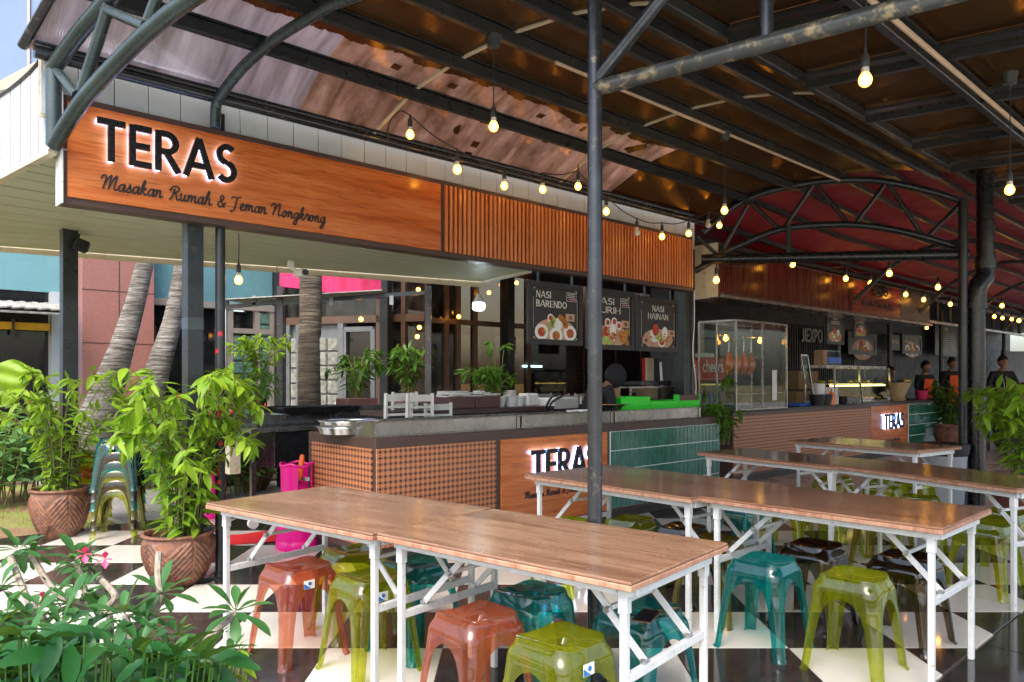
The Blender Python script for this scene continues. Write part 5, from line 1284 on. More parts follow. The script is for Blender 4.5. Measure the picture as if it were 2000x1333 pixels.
# big pot and its tree-like shrub
q = G(327, 1152); q.y += .17; pt_ = leaf_pot(q, .22, .355, 'large clay pot with carved leaves holding the tallest lime shrub, front left')
sh = thing('potted_shrub', 'tall lime leafed shrub growing from the large carved clay pot', 'shrub', (q.x + .04, q.y, .30))
stems_plant(sh, 48, 1.15, .43, LF['tree'], 'leaf_lime', .13, 28, rr, limit=300, lean=(.06, 0), droop=.7, r0=.14, thick=.005, start=.06)
q = G(93, 1055); q.y += .18; leaf_pot(q, .225, .43, 'smaller clay pot with carved leaves at the garden edge, far left')
sh = thing('potted_shrub', 'yellow green shrub in the clay pot at the garden edge', 'shrub', (q.x, q.y, .37))
stems_plant(sh, 30, 1.08, .5, LF['tree'], 'leaf_lime', .125, 22, rr, limit=240, droop=.5, r0=.14, start=.05)
q = G(1975, 1025); q.y += .15; q.x += .30; leaf_pot(q, .33, .46, 'reddish carved clay pot at the right edge behind the table', 'terracotta_red')
sh = thing('potted_shrub', 'lime leafed shrub in the reddish pot at the right edge', 'shrub', (q.x - .05, q.y, .40))
stems_plant(sh, 32, 1.0, .36, LF['tree'], 'leaf_lime', .16, 22, rr, limit=260, droop=.6, r0=.18, start=.12)
q = G(492, 958); q.y += .1; leaf_pot(q, .21, .30, 'ribbed clay pot in shadow under the dark steel bench')
def bush(px, py, D, h, sp, lf_, mat, ln, n, per, label, cat='plant', name='potted_plant', limit=0, grp='potted plants behind the counter', lean=(0, 0), start=.15, droop=.5):
    b = P(px, py, D); t = thing(name, label, cat, b, 0, grp); stems_plant(t, n, h, sp, LF[lf_], mat, ln, per, rr, limit=limit, droop=droop, r0=.08, start=start, lean=lean); return t
def planter(px, py, D, w_, h, label, mat='planter_brown'):
    b = P(px, py, D); t = thing('planter_box', label, 'planter', b, RZ, 'planters behind the counter'); m = MB(); m.box((0, 0, h / 2), (w_, .3, h), ch=.006); part('box', m, mat, t); m = MB(); m.box((0, 0, h), (w_ + .02, .32, .02), ch=.004); part('rim', m, 'white_plastic', t); return t
bush(695, 778, 9.4, .62, .27, 'mid', 'leaf_mid', .13, 20, 16, 'bushy green plant right of the thick palm trunk')
bush(800, 775, 9.7, .66, .25, 'mid', 'leaf_mid', .13, 20, 16, 'bushy green plant between two grey door posts')
bush(962, 778, 8.6, .40, .27, 'mid', 'leaf_mid', .13, 18, 14, 'plant with one tall sprig near the cool white lamp'); bush(975, 770, 8.6, .60, .10, 'mid', 'leaf_mid', .12, 3, 9, 'tall thin sprig rising by the cool white lamp', start=.6)
bush(510, 740, 9.0, .50, .26, 'tree', 'leaf_lime', .12, 16, 16, 'bright yellow green shrub left of the dark post behind the steel tray', start=.0)
bush(500, 805, 8.0, .42, .26, 'mid', 'leaf_mid', .11, 16, 14, 'darker low shrub behind the steel tray')
bush(1410, 868, 8.9, .50, .16, 'dark', 'leaf_mid', .13, 18, 16, 'trailing plant in the gap between the two food counters', droop=.9); bush(1405, 800, 8.9, .52, .07, 'mid', 'leaf_mid', .14, 3, 9, 'thin upright sprig between the two counters', start=.75)
for px, py, D, hh, lb in ((1412, 905, 8.9, .25, 'clay pot on the floor between the counters'),):
    q = G(1412, 928); leaf_pot(q, .2, .30, lb)
bush(1850, 852, 15.2, 1.0, .34, 'dark', 'leaf_dark', .24, 20, 16, 'dark leafy plant at the far end of the tiled counter')
q = G(1856, 880); leaf_pot(q, .27, .5, 'clay pot at the far end of the tiled counter')
# flowering ginger bed: bushes that can be told apart
def ginger(px, py, D, h, label, nf=4, n=16):
    b = G(px, py) if D is None else P(px, py, D); b.z = -.05; t = thing('ginger_bush', label, 'bush', b, 0, 'flowering bushes in the garden bed')
    sb = MB(); Ms = []; fl = MB()
    for i in range(n):
        a = rr.uniform(0, 6.28); r = rr.uniform(.05, .42); hh = h * rr.uniform(.62, 1.0)
        p0 = Vector((cos(a) * r * .6, sin(a) * r * .6, 0)); p1 = Vector((cos(a) * r * 1.3, sin(a) * r * 1.3, hh)); sb.tube([p0, p0.lerp(p1, .5) + Vector((.02, 0, .03)), p1], [.009, .007, .004], 5, False)
        for k_ in range(13):
            f = .35 + .65 * k_ / 12; an = k_ * 2.4 + i; p = p0.lerp(p1, f)
            Ms.append(Matrix.Translation(p) @ aim(Vector((cos(an), sin(an), .12 - .3 * rr.random())), rr.uniform(-.5, .5)) @ Matrix.Scale(.20 * rr.uniform(.7, 1.1), 4))
        if i < nf: fl.lathe(p1, [(.004, 0), (.018, .02), (.022, .06), (.014, .11), (.002, .14)], 8, rel=lambda a_, z_: .003 * sin(a_ * 4 + z_ * 120))
    part('stem', sb, 'stem', t, kind='stuff'); add_leaves(t, LF['ginger'], Ms, 'leaf_ginger', 0)
    if fl.v: part('flower_spike', fl, 'flower_red', t)
GB = [(25, 905, 9.0, 1.15, 'tall ginger bush at the left edge of the garden', 1), (75, 900, 9.0, 1.3, 'ginger bush with a red spike left of the square post', 3), (225, 880, 10.2, .72, 'ginger bush at the foot of the leaning palm', 2), (330, 880, 10.2, 1.2, 'ginger bush between the two leaning palms', 3), (425, 880, 9.6, 1.22, 'ginger bush with red spikes by the round post', 5), (468, 880, 9.2, 1.12, 'ginger bush full of red spikes behind the steel tray', 7), (300, 900, 9.6, .7, 'low ginger bush behind the big potted shrub', 1), (128, 900, 9.6, .75, 'ginger bush behind the leftmost square post', 2), (-25, 960, 8.4, 1.05, 'ginger bush cut by the left edge above the lawn', 0), (395, 900, 8.6, .8, 'low ginger bush under the soffit posts', 1)]
for px, py, D, h, lb, nf in GB: ginger(px, 740, D, h, lb, nf)
# elephant-ear leaf at the left edge
el = thing('elephant_ear', 'huge pale green elephant ear leaf at the left edge', 'plant', G(-40, 960))
m = MB(); base = P(-60, 790, 6.2); tipd = Vector((.62, .1, .28))
b0 = el.location
def ee(a, b):
    y = (b - .5) * 2; L_ = .34; x = a * L_; wd = .19 * sin(pi * min(1, a * .62 + .28)) ** .8 * (1 - a ** 6); return Vector((x - .12, .15 + x * .1, .16 * a + .0)) + Vector((-.15, .1, .9)).normalized() * (y * wd) + Vector((0, .03, 0)) * sin(y * 9 + a * 12) * .5 - Vector((0, 0, 0.0))
m.quadgrid(lambda a, b: ee(a, b) + (P(-14, 762, 6.2) - b0), 16, 16); m.sm = True; part('leaf', m, 'leaf_lime', el)
m = MB(); m.tube([(0, 0, 0), P(-50, 850, 6.2) - b0, P(-25, 760, 6.2) - b0], [.02, .015, .01], 8); part('stalk', m, 'stem', el)
# grass tufts along the garden edge
m = MB(); gl = []
gme = leaf_mesh('blade', 'grass_green', 1, .10, .2, .5, 0, .3, 3)
for i in range(5200):
    s = rr.uniform(-4.5, 3.5); t = EDGE_T + .12 + rr.random() ** 1.5 * 2.2; q = W(s, t)
    if sin(q.x * 3.1 + 1) + sin(q.y * 2.7) < -.2: continue
    q.z = -.05; gl.append(Matrix.Translation(q) @ aim(Vector((rr.uniform(-.6, .6), rr.uniform(-.6, .6), 1)), rr.random() * 3) @ Matrix.Scale(rr.uniform(.03, .07), 4))
o = part('grass', scatter(gme, gl), 'grass_green', None, kind='stuff'); 
# palms
def palm(name, label, pts, rs, grp='palm trunks in the garden', bk='palm_bark'):
    t = thing(name, label, 'palm tree', pts[0], 0, grp); m = MB(); sp = spline([Vector(p) - pts[0] for p in pts], 14); n = len(sp); m_r = []
    for i in range(n):
        f = i / (n - 1) * (len(rs) - 1); k_ = min(len(rs) - 2, int(f)); m_r.append((rs[k_] * (1 - f + k_) + rs[k_ + 1] * (f - k_)) * (1 + .02 * (i % 2)))
    m.tube(sp, m_r, 20); part('trunk', m, bk, t)
    top = sp[-1]; ms = []; sb = MB()
    lfm = leaf_mesh('leaflet', 'leaf_mid', 1, .07, .1, .4, 0, .3, 3)
    for k_ in range(14):
        a = k_ * 2.4; dr = Vector((cos(a), sin(a), .9 - .09 * k_)); fr_ = spline([top, top + dr * 1.0 + Vector((0, 0, .3)), top + dr * 2.0 + Vector((0, 0, -.2)), top + dr * 2.6 + Vector((0, 0, -1.2))], 6)
        sb.tube(fr_, [.03 - .0014 * i for i in range(len(fr_))], 5, False)
        for i in range(2, len(fr_) - 1):
            tt = (fr_[i + 1] - fr_[i]).normalized(); sd_ = tt.cross(ZV).normalized()
            for s_ in (-1, 1):
                for h_ in (0, .33, .66): ms.append(Matrix.Translation(fr_[i].lerp(fr_[i + 1], h_)) @ aim(sd_ * s_ + tt * .5 - ZV * .4) @ Matrix.Scale(.6, 4))
    part('frond_rib', sb, 'stem', t, kind='stuff'); part('crown', scatter(lfm, ms), 'leaf_mid', t, kind='stuff'); return t
b = P(150, 740, 9.3); b.z = -.1
palm('palm_tree', 'swollen grey palm trunk leaning right behind the stacked stools', [b, P(186, 855, 9.3), P(207, 772, 9.3), P(237, 682, 9.3), P(262, 600, 9.35), P(277, 540, 9.4), P(288, 480, 9.4), P(300, 330, 9.5), P(300, -700, 9.5)], [.42, .30, .19, .14, .115, .105, .10, .09, .09])
b = P(262, 740, 11.0); b.z = -.1
palm('palm_tree', 'slimmer pale palm trunk bending beside the wide square post', [b, P(292, 780, 11), P(315, 700, 11), P(336, 630, 11.1), P(350, 560, 11.1), P(360, 480, 11.1), P(372, 250, 11.2), P(380, -600, 11.2)], [.26, .20, .16, .13, .12, .115, .11, .11])
b = P(606, 740, 8.9); b.z = -.05
palm('palm_tree', 'thick rough palm trunk standing before the glass block door', [b, P(604, 790, 8.9), P(604, 640, 8.95), P(607, 530, 9.0), P(607, -700, 9.0)], [.17, .135, .12, .13, .12], bk='palm_bark_brown')
# foreground desert rose
dr_ = thing('desert_rose', 'desert rose with blue green rosettes and pink blooms at the lower left', 'shrub', (-1.25, 2.25, 0))
def DP(px, py, D): return P(px, py, D) - dr_.location
tb = MB(); node = DP(205, 1300, 2.05)
tb.tube(spline([Vector((.0, -.05, .18)), node - Vector((.0, 0, .2)), node], 5), [.06, .045, .035] + [.033] * 8, 10)
br = [((120, 1262, 2.15), (160, 1278, 2.1)), ((60, 1180, 2.3), (120, 1262, 2.15)), ((20, 1090, 2.5), (45, 1150, 2.4), (60, 1190, 2.3)), ((62, 1085, 2.6), (95, 1140, 2.5), (130, 1170, 2.4), (205, 1190, 2.4), (215, 1240, 2.2), (200, 1290, 2.06)), ((150, 1098, 2.6), (160, 1140, 2.5), (185, 1190, 2.4)), ((205, 1190, 2.4), (225, 1165, 2.4), (195, 1130, 2.5)), ((120, 1215, 2.2), (145, 1250, 2.15), (200, 1290, 2.05)), ((245, 1205, 2.2), (258, 1260, 2.1), (235, 1295, 2.05), (205, 1295, 2.05)), ((316, 1165, 2.35), (300, 1200, 2.3), (275, 1235, 2.2), (255, 1270, 2.1)), ((460, 1198, 2.45), (415, 1240, 2.35), (360, 1290, 2.25), (300, 1320, 2.15)), ((310, 1080, 2.45), (308, 1120, 2.4), (312, 1160, 2.36))]
for b_ in br: tb.tube(spline([DP(*p) for p in b_], 6), .0105, 7)
part('branch', tb, 'grey_bark', dr_)
ros = [(215, 1290, 1.95, 1.0), (330, 1300, 2.1, 1.0), (55, 1265, 2.0, 1.1), (270, 1265, 2.1, 1.1), (155, 1265, 2.05, .9), (-20, 1240, 2.1, 1.2), (-10, 1300, 1.95, 1.1), (380, 1325, 2.15, .9), (345, 1240, 2.25, .8), (35, 1075, 2.55, 1), (62, 1083, 2.6, .8), (150, 1092, 2.6, 1.15), (160, 1110, 2.55, 1), (316, 1160, 2.35, 1.25), (460, 1195, 2.45, 1.45), (245, 1203, 2.2, 1.2), (140, 1180, 2.35, 1.1), (10, 1205, 2.2, 1.1), (60, 1215, 2.2, 1.1), (120, 1228, 2.15, 1.2), (190, 1215, 2.25, 1.1), (20, 1285, 2.0, 1.2), (100, 1165, 2.5, .8), (165, 1155, 2.45, .9), (75, 1190, 2.3, .9), (285, 1215, 2.2, 1.0), (0, 1150, 2.4, .9), (205, 1175, 2.45, .8), (450, 1290, 2.35, .9), (110, 1290, 2.0, 1.1)]
Ms = []
for px, py, D, sc_ in ros:
    c = DP(px, py, D); ax = Vector((rr.uniform(-.4, .4), -.5 + rr.uniform(-.2, .2), 1)).normalized(); n = 14; e1 = ax.orthogonal().normalized(); e2 = ax.cross(e1)
    for i in range(n):
        a = i * 2.4 + px; el_ = 1.0 - 1.7 * (i / n) + rr.uniform(-.1, .1); dd = (e1 * cos(a) + e2 * sin(a)) * cos(el_) + ax * sin(el_)
        Ms.append(Matrix.Translation(c + dd * .008) @ aim(dd, rr.uniform(-.3, .3)) @ Matrix.Scale(.082 * sc_ * rr.uniform(.75, 1.15), 4))
add_leaves(dr_, LF['spoon'], Ms, 'leaf_blue', 300)
fb = MB()
for px, py, D in ((166, 1082, 2.5), (205, 1092, 2.5), (84, 1170, 2.4)):
    c = DP(px, py, D)
    for i in range(5):
        a = i * 1.256; dd = Vector((cos(a), -.5, sin(a) * .9)); p = aim(dd).to_3x3()
        fb.add([c, c + p @ Vector((.02, .011, .002)), c + p @ Vector((.036, 0, .0)), c + p @ Vector((.02, -.011, .002))], [(0, 1, 2, 3)])
part('blossom', fb, 'flower_pink', dr_)
ug = thing('bird_nest_fern', 'dark glossy strap leaves crowding the lower left corner', 'plant', (-1.15, 2.0, 0))
Ms = []
for i in range(230):
    px, py = rr.uniform(-40, 450), 1250 + rr.uniform(-20, 120); D = 1.8 + .45 * rr.random()
    if px > 200: py = max(py, 1265 + (px - 200) * .12)
    Ms.append(Matrix.Translation(P(px, py, D) - ug.location) @ aim(Vector((rr.uniform(-1, 1), rr.uniform(-.9, .3), rr.uniform(-.7, .6))), rr.uniform(-.8, .8)) @ Matrix.Scale(rr.uniform(.09, .15), 4))
add_leaves(ug, LF['crinkle'], Ms, 'leaf_glossy', 200)
tb = MB(); [tb.tube([Vector((M.translation.x * .8, M.translation.y, .1)), M.translation], .003, 5, False) for M in Ms]; part('stalk', tb, 'leaf_dark', ug, kind='stuff')
lc = thing('seedling_bush', 'low yellow green shoots right of the desert rose', 'plant', (P(420, 740, 2.25).x, 2.25, 0))
Ms = []
for i in range(70):
    px, py = rr.uniform(270, 500), rr.uniform(1230, 1370)
    if py < 1260 and px > 360: continue
    Ms.append(Matrix.Translation(P(px, py, 2.3) - lc.location) @ aim(Vector((rr.uniform(-1, 1), rr.uniform(-.6, .3), rr.uniform(-.2, 1))), 0) @ Matrix.Scale(rr.uniform(.04, .08), 4))
add_leaves(lc, LF['tree'], Ms, 'leaf_lime', 80)
tb = MB(); [tb.tube([Vector((0, 0, .05)), M.translation], .002, 4, False) for M in Ms]; part('stalk', tb, 'stem', lc, kind='stuff')
plb = thing('planter_box', 'low concrete planter holding the foreground plants', 'planter', (-1.15, 2.1, 0)); m = MB(); m.box((0, 0, .12), (1.3, .6, .24), ch=.01); part('box', m, 'concrete', plb); m = MB(); m.box((0, 0, .23), (1.24, .54, .03)); part('soil', m, 'soil', plb)
# ------------------------------------------------------------------ lamps
BULB = [(0, -.036), (.015, -.033), (.028, -.022), (.034, -.004), (.033, .010), (.026, .026), (.019, .036)]
def bulb(px, py, D, label, grp, name='string_bulb', mat='bulb_warm', sc_=1.0, cord=None, cup=False, cat='bulb'):
    b = P(px, py, D); t = thing(name, label, cat, b, 0, grp)
    m = MB(); m.lathe((0, 0, 0), [(r * sc_, z * sc_) for r, z in BULB], 18); part('globe', m, mat, t)
    m = MB(); m.lathe((0, 0, 0), [(.019 * sc_, .036 * sc_), (.020 * sc_, .055 * sc_), (.017 * sc_, .068 * sc_)], 14); part('collar', m, 'bulb_collar', t)
    m = MB(); m.lathe((0, 0, 0), [(.018 * sc_, .064 * sc_), (.020 * sc_, .08 * sc_), (.019 * sc_, .125 * sc_), (.008 * sc_, .14 * sc_), (.005 * sc_, .17 * sc_)], 14); part('socket', m, 'socket', t)
    top = .16 * sc_
    if cord is not None:
        m = MB(); m.tube([(0, 0, top), (.004, 0, (top + cord) / 2), (0, 0, cord)], .0042, 6); part('cord', m, 'wire', t)
        if cup: m = MB(); m.lathe((0, 0, cord - .09), [(.012, 0), (.042, .012), (.055, .09), (.0, .092)], 18); part('ceiling_cup', m, 'socket', t)
    return b + ZV * top
def zroof(x, y): s, t = st(Vector((x, y, 0))); return zt(t) if t > 2.65 else 3.6
for px, py, t_, lb in ((964, 248, 3.85, 'pendant bulb hanging from a black cup in the middle of the canopy'), (1415, 412, 3.85, 'pendant bulb hanging furthest down the canopy near the arched truss'), (1690, 157, 1.55, 'large looking pendant bulb at the top right behind the rusty pipe'), (1972, 372, 1.5, 'pendant bulb at the right edge of the picture')):
    s_, D = on_t(px, t_); b = P(px, py, D); bulb(px, py, D, lb, 'pendant bulbs under the canopy', 'pendant_lamp', 'bulb_warm', .98, zroof(b.x, b.y) - b.z, True, 'pendant lamp')
bulb(466, 548, on_t(466, 5.6)[1], 'pendant bulb hanging under the soffit right of the round post', 'pendant bulbs under the canopy', 'pendant_lamp', 'bulb_warm', .9, .36, False, 'pendant lamp')
b = P(935, 596, 8.0); lm = thing('pendant_lamp', 'larger cool white lamp glowing under the soffit end', 'pendant lamp', b)
m = MB(); m.lathe((0, 0, 0), [(0, -.062), (.05, -.058), (.064, -.04), (.066, .0), (.062, .022)], 22); part('globe', m, 'bulb_cool', lm)
m = MB(); m.lathe((0, 0, 0), [(.064, .022), (.05, .06), (.03, .085), (.02, .12)], 20); part('housing', m, 'white_plastic', lm)
m = MB(); m.tube([(0, 0, .12), (0, 0, .43)], .005, 6); m.tube(spline([(0, 0, .36), (-.07, 0, .33), (-.09, 0, .40), (-.03, 0, .46)], 4), .005, 5); m.tube(spline([(0, 0, .37), (.06, 0, .34), (.08, 0, .40)], 4), .005, 5); part('cord', m, 'wire', lm)
ORD = ['first', 'second', 'third', 'fourth', 'fifth', 'sixth', 'seventh', 'eighth', 'ninth', 'tenth', 'eleventh', 'twelfth']
tops = []
S1 = [(801, 264, 1), (893, 332, 1), (985, 364, 1), (1060, 371, 1), (1129, 365, 1), (1184, 414, 1), (1244, 456, 0), (1293, 463, 1), (1345, 457, 1), (1383, 440, 0), (1405, 441, 1)]
for i, (px, py, on) in enumerate(S1):
    D = on_t(px, 4.85)[1]; k_ = .95 if i != 1 else 1.05
    tops.append(bulb(px, py, D, ORD[i] + ' bulb from the left on the string above the big sign' + ('' if on else ', unlit'), 'string bulbs over the near counter', 'string_bulb', 'bulb_warm' if on else 'white_bulb_off', k_))
def wire(tops, label, ends=(), r=.0045, hooks=None):
    m = MB(); pts = list(tops)
    for a, b in zip(pts, pts[1:]):
        sag = (b - a).length * .05; m.tube(spline([a, a.lerp(b, .5) - ZV * sag, b], 5), r, 6)
    for q in tops: m.tube([q + ZV * .006, q - ZV * .03], .008, 6)
    for e in ends: m.tube(spline(e, 4), r, 6)
    o = part('string_wire', m, 'wire', None); tag(o, label, 'cable'); return o
q0 = tops[0]; up = []
# anchor loops up to the purlins
wp = [q + ZV * .05 for q in tops]
hooks = [[wp[0], wp[0] + ZV * .12]] if False else []
for i in (0, 4, 8): hooks.append([tops[i], tops[i] + ZV * (zt(4.85) - .02 - tops[i].z)])
wire(tops, 'black wire carrying the bulbs above the big sign', [[q0, q0 + Vector((-.08, -.02, .03)), q0 + Vector((-.16, -.04, -.08)), q0 + Vector((-.17, -.04, -.22))]] + hooks, .0055)
tops = []
S2 = [(1399, 548, 5.0), (1548, 517, 4.9), (1652, 545, 5.0), (1700, 554, 5.0), (1769, 576, 5.0), (1804, 586, 5.0), (1856, 595, 5.0), (1921, 614, 5.0), (1942, 619, 5.0), (1958, 622, 5.0), (1976, 624, 5.0)]
for i, (px, py, t_) in enumerate(S2):
    tops.append(bulb(px, py, on_t(px, t_)[1], ORD[i] + ' bulb from the left on the string before the far sign', 'string bulbs over the far counter', 'string_bulb', 'bulb_warm', 1.15))
wire(tops, 'wire carrying the bulbs in front of the far sign', [], .006)
tops = []
for i, (px, py, t_) in enumerate([(1737, 535, 4.1), (1832, 562, 4.2), (1957, 598, 4.3), (1990, 627, 4.3)]):
    tops.append(bulb(px, py, on_t(px, t_)[1], ORD[i] + ' bulb from the left on the upper string under the red canopy', 'string bulbs under the red canopy', 'string_bulb', 'bulb_warm', 1.2))
wire(tops, 'upper wire with bulbs under the red canopy', [], .006)
for px, py, D, lb in ((1374, 561, 11.5, 'small bulb in the dark gap between the two signs'), (1810, 641, 17.5, 'small bulb below the right end of the far sign')): bulb(px, py, D, lb, 'string bulbs over the far counter', 'string_bulb', 'bulb_warm', 1.1, .5)
for px, py, D, lb in ((819, 640, 0, 'upper small warm spot lamp behind the shop glass'), (896, 619, 0, 'small warm spot lamp behind the tall shop window'), (815, 658, 0, 'lower small warm spot lamp behind the shop glass'), (1009, 553, 0, 'warm lamp glimpsed behind the first menu board'), (955, 572, 0, 'small warm lamp right of the cool white lamp'), (705, 624, 0, 'small lamp over the shop door'), (741, 575, 0, 'small lamp under the porch edge'), (817, 566, 0, 'small lamp hooked under the porch corner')):
    s_, D = on_t(px, 9.4); b = P(px, py, D - .15); o = MB().ball((0, 0, 0), .035, 10, 7); o = part('spot_lamp', o, 'bulb_warm', None); o.location = b; tag(o, lb, 'lamp', 'small lamps at the shop front')
# security camera on the fascia
q = W(on_t(566, 6.0)[0], 6.0, 2.36); sc1 = thing('security_camera', 'white security camera under the soffit edge', 'security camera', q, RZ)
m = MB(); m.box((0, -.02, .02), (.05, .05, .06), ch=.01); m.tube([(0, -.02, 0), (.03, -.06, -.04)], .015, 8); m.box((.05, -.10, -.06), (.07, .14, .065), ch=.012); part('housing', m, 'white_plastic', sc1)
m = MB(); m.lathe((.05, -.172, -.06), [(.0, 0), (.026, 0), (.026, .02)], 14, axis=Matrix.Rotation(pi / 2, 3, 'X')); part('lens', m, 'black_paint', sc1)
# ------------------------------------------------------------------ buildings behind
TB = 12.0
lb_ = thing('office_building', 'teal and pink granite building with dark windows behind the garden', 'building', W(0, TB, 0), RZ)
def bx(parent, x0, x1, z0, z1, mat, nm, y=0.0, th=.2, kind=None, label=None, ch=0):
    m = MB(); m.box(((x0 + x1) / 2, y + th / 2, (z0 + z1) / 2), (x1 - x0, th, z1 - z0), ch=ch); return part(nm, m, mat, parent, kind=kind, label=label)
sx = lambda px: St(px, TB)
bx(lb_, sx(-120), sx(150), 2.6, 4.4, 'teal_wall', 'wall'); bx(lb_, sx(292), sx(532), 2.6, 4.4, 'teal_wall', 'wall')
bx(lb_, sx(152), sx(290), 0, 4.5, 'granite', 'pillar', -.25, .5)
for z in (1.05, 1.9, 2.65, 3.4): bx(lb_, sx(152) - .002, sx(290) + .002, z, z + .012, 'brown_trim', 'stone_joint', -.254, .01)
bx(lb_, sx(222), sx(222) + .014, 0, 4.5, 'brown_trim', 'stone_joint', -.2535, .01)
bx(lb_, sx(96), sx(118), 0, 2.6, 'white_panel', 'pillar', -.15, .35)
bx(lb_, sx(-120), sx(96), 0, 2.6, 'dark_glass', 'window', .05, .1); bx(lb_, sx(292), sx(432), 0, 2.55, 'dark_glass', 'window', .05, .1)
m = MB(); a = sx(-120); b_ = sx(96)
for i in range(26):
    x = a + (b_ - a) * i / 26; m.box((x + .1, -.45, 2.36 + .008 * (i % 3)), ((b_ - a) / 25, .9, .02), Matrix.Rotation(.16, 3, 'X') @ Matrix.Rotation(.03 * sin(i * 5), 3, 'Y')); m.box((x + .1, -.75, 2.28), ((b_ - a) / 25, .3, .02), Matrix.Rotation(.3, 3, 'X'))
part('shingle_awning', m, 'shingle', lb_, kind='stuff')
bx(lb_, sx(-60), sx(97), 2.06, 2.16, 'yellow_paint', 'sign_band', -.1, .05)
for i in range(8): bx(lb_, sx(-60) + .45 * i, sx(-60) + .45 * i + .03, 2.0, 2.2, 'brown_trim', 'band_post', -.13, .03)
for px in (432, 448, 500, 528): bx(lb_, sx(px) - .04, sx(px) + .04, 0, 2.6, 'window_frame', 'mullion', -.06, .1)
bx(lb_, sx(292), sx(532), 2.52, 2.62, 'window_frame', 'transom', -.08, .12); bx(lb_, sx(292), sx(500), .95, 1.02, 'window_frame', 'transom', -.07, .1)
bx(lb_, sx(452), sx(500), 2.1, 2.5, 'dark_glass', 'window', .03, .1); bx(lb_, sx(447), sx(530), 2.14, 2.22, 'window_frame', 'transom', -.07, .1)
gme_ = {}
def blocks(parent, x0, x1, z0, z1, bs, mat, y=-.02):
    nx_, nz_ = max(1, round((x1 - x0) / bs)), max(1, round((z1 - z0) / bs)); wx, wz = (x1 - x0) / nx_, (z1 - z0) / nz_
    me = MB().box((0, 0, 0), (wx - .022, .08, wz - .022), ch=.014).mesh('glass_block', mat)
    for i in range(nx_):
        for j in range(nz_): inst('glass_block', me, parent, (x0 + wx * (i + .5), y, z0 + wz * (j + .5)))
    bx(parent, x0, x1, z0, z1, 'grey_frame', 'block_mortar', y + .0, .06)
blocks(lb_, sx(452), sx(496), 1.06, 2.1, .21, 'glass_block'); blocks(lb_, sx(503), sx(526), 1.06, 2.5, .21, 'glass_block'); blocks(lb_, sx(452), sx(496), .2, .9, .21, 'glass_block')
# diagonal glazed wall with the glass block door
pa = W(5.75, 11.9); pb = W(6.98, 9.5); dv = (pb - pa); Ld = dv.length; rd = atan2(dv.y, dv.x)
dw = thing('shop_front', 'glass block shop front with grey doors behind the thick palm', 'shop front', pa, rd)
def on_line(px):
    k_ = (px - 1000) / F; d_ = dv.normalized(); return (k_ * pa.y - pa.x) / (d_.x - k_ * d_.y)
L_ = on_line
bx(dw, L_(545), L_(832), 2.30, 2.42, 'brown_frame', 'transom', -.05, .1); bx(dw, L_(545), L_(832), 2.42, 3.6, 'shop_glass', 'window', 0, .02)
bx(dw, L_(540), L_(562), 0, 3.6, 'black_steel', 'mullion', -.08, .12)
bx(dw, L_(562), L_(662), 0, 2.3, 'grey_frame', 'wall', .04, .1)
blocks(dw, L_(570), L_(584), .3, 2.08, .25, 'glass_block_clear', -.02); blocks(dw, L_(620), L_(664), .2, 2.08, .25, 'glass_block_clear', -.02)
for px in (564, 586, 668): bx(dw, L_(px) - .05, L_(px) + .05, 0, 2.3, 'grey_frame', 'door_post', -.05, .1)
bx(dw, L_(672), L_(732), .03, 2.16, 'dark_glass', 'door', .02, .05); 
for px in (674, 730): bx(dw, L_(px) - .04, L_(px) + .04, 0, 2.2, 'grey_frame', 'door_post', -.04, .1)
bx(dw, L_(674), L_(730), 2.16, 2.24, 'grey_frame', 'door_head', -.04, .1)
for px in (741, 790): bx(dw, L_(px) - .035, L_(px) + .035, 0, 3.6, 'brown_frame', 'mullion', -.05, .1)
bx(dw, L_(742), L_(832), 0, 2.3, 'shop_glass', 'window', .0, .02); bx(dw, L_(760), L_(775), 0, 3.6, 'black_steel', 'column', -.3, .15)
bx(dw, L_(744), L_(748), .9, 2.25, 'yellow_paint', 'yellow_strip', .15, .03)
# long shop glass wall
ls = thing('glass_shop', 'dark shop with tall brown window frames behind the near counter', 'shop', W(6.98, 9.5, 0), RZ)
S9 = lambda px: St(px, 9.5) - 6.98
for i, (a, b_) in enumerate(((832, 868), (868, 920), (920, 990), (990, 1040), (1040, 1105))):
    bx(ls, S9(a), S9(b_), 0, 3.6, 'shop_glass', 'window', 0, .02)
for px in (834, 870, 893, 926, 990, 1030): bx(ls, S9(px) - .04, S9(px) + .04, 0, 3.6, 'brown_frame', 'mullion', -.05, .1)
bx(ls, 0, S9(1040), 2.28, 2.36, 'brown_frame', 'transom', -.05, .1); bx(ls, 0, S9(1100), .95, 1.0, 'brown_frame', 'transom', -.05, .1)
bx(ls, S9(965), S9(978), 0, 3.6, 'black_steel', 'column', -.35, .2)
bx(ls, S9(1040), S9(1420), 0, 3.7, 'maroon_wall', 'wall', .1, .1)
for px in (1046, 1105, 1148, 1210, 1259, 1322): bx(ls, S9(px) - .015, S9(px) + .015, 0, 3.7, 'brown_frame', 'joint_strip', .085, .015)
bx(ls, S9(893), S9(918), .2, 3.4, 'cream_board', 'inner_panel', 1.2, .05)
bx(ls, -1.5, S9(1110), 0, 3.6, 'maroon_wall', 'inner_wall', 3.2, .1); bx(ls, -1.5, S9(1110), 3.55, 3.6, 'brown_trim', 'inner_ceiling', .1, 3.1)
m = MB(); m.bar((S9(1020) , -.02, 1.62), (S9(1056), -.02, 1.62), .03, .03); part('light_tube', m, 'cool_strip', ls)
m = MB(); x = S9(993); m.box((x, -.12, 1.98), (.13, .004, .28)); part('notice', m, 'white_card', ls)
m = MB(); x = S9(993); m.box((x, -.125, 2.09), (.13, .004, .06)); part('notice_band', m, 'orange_cloth', ls)
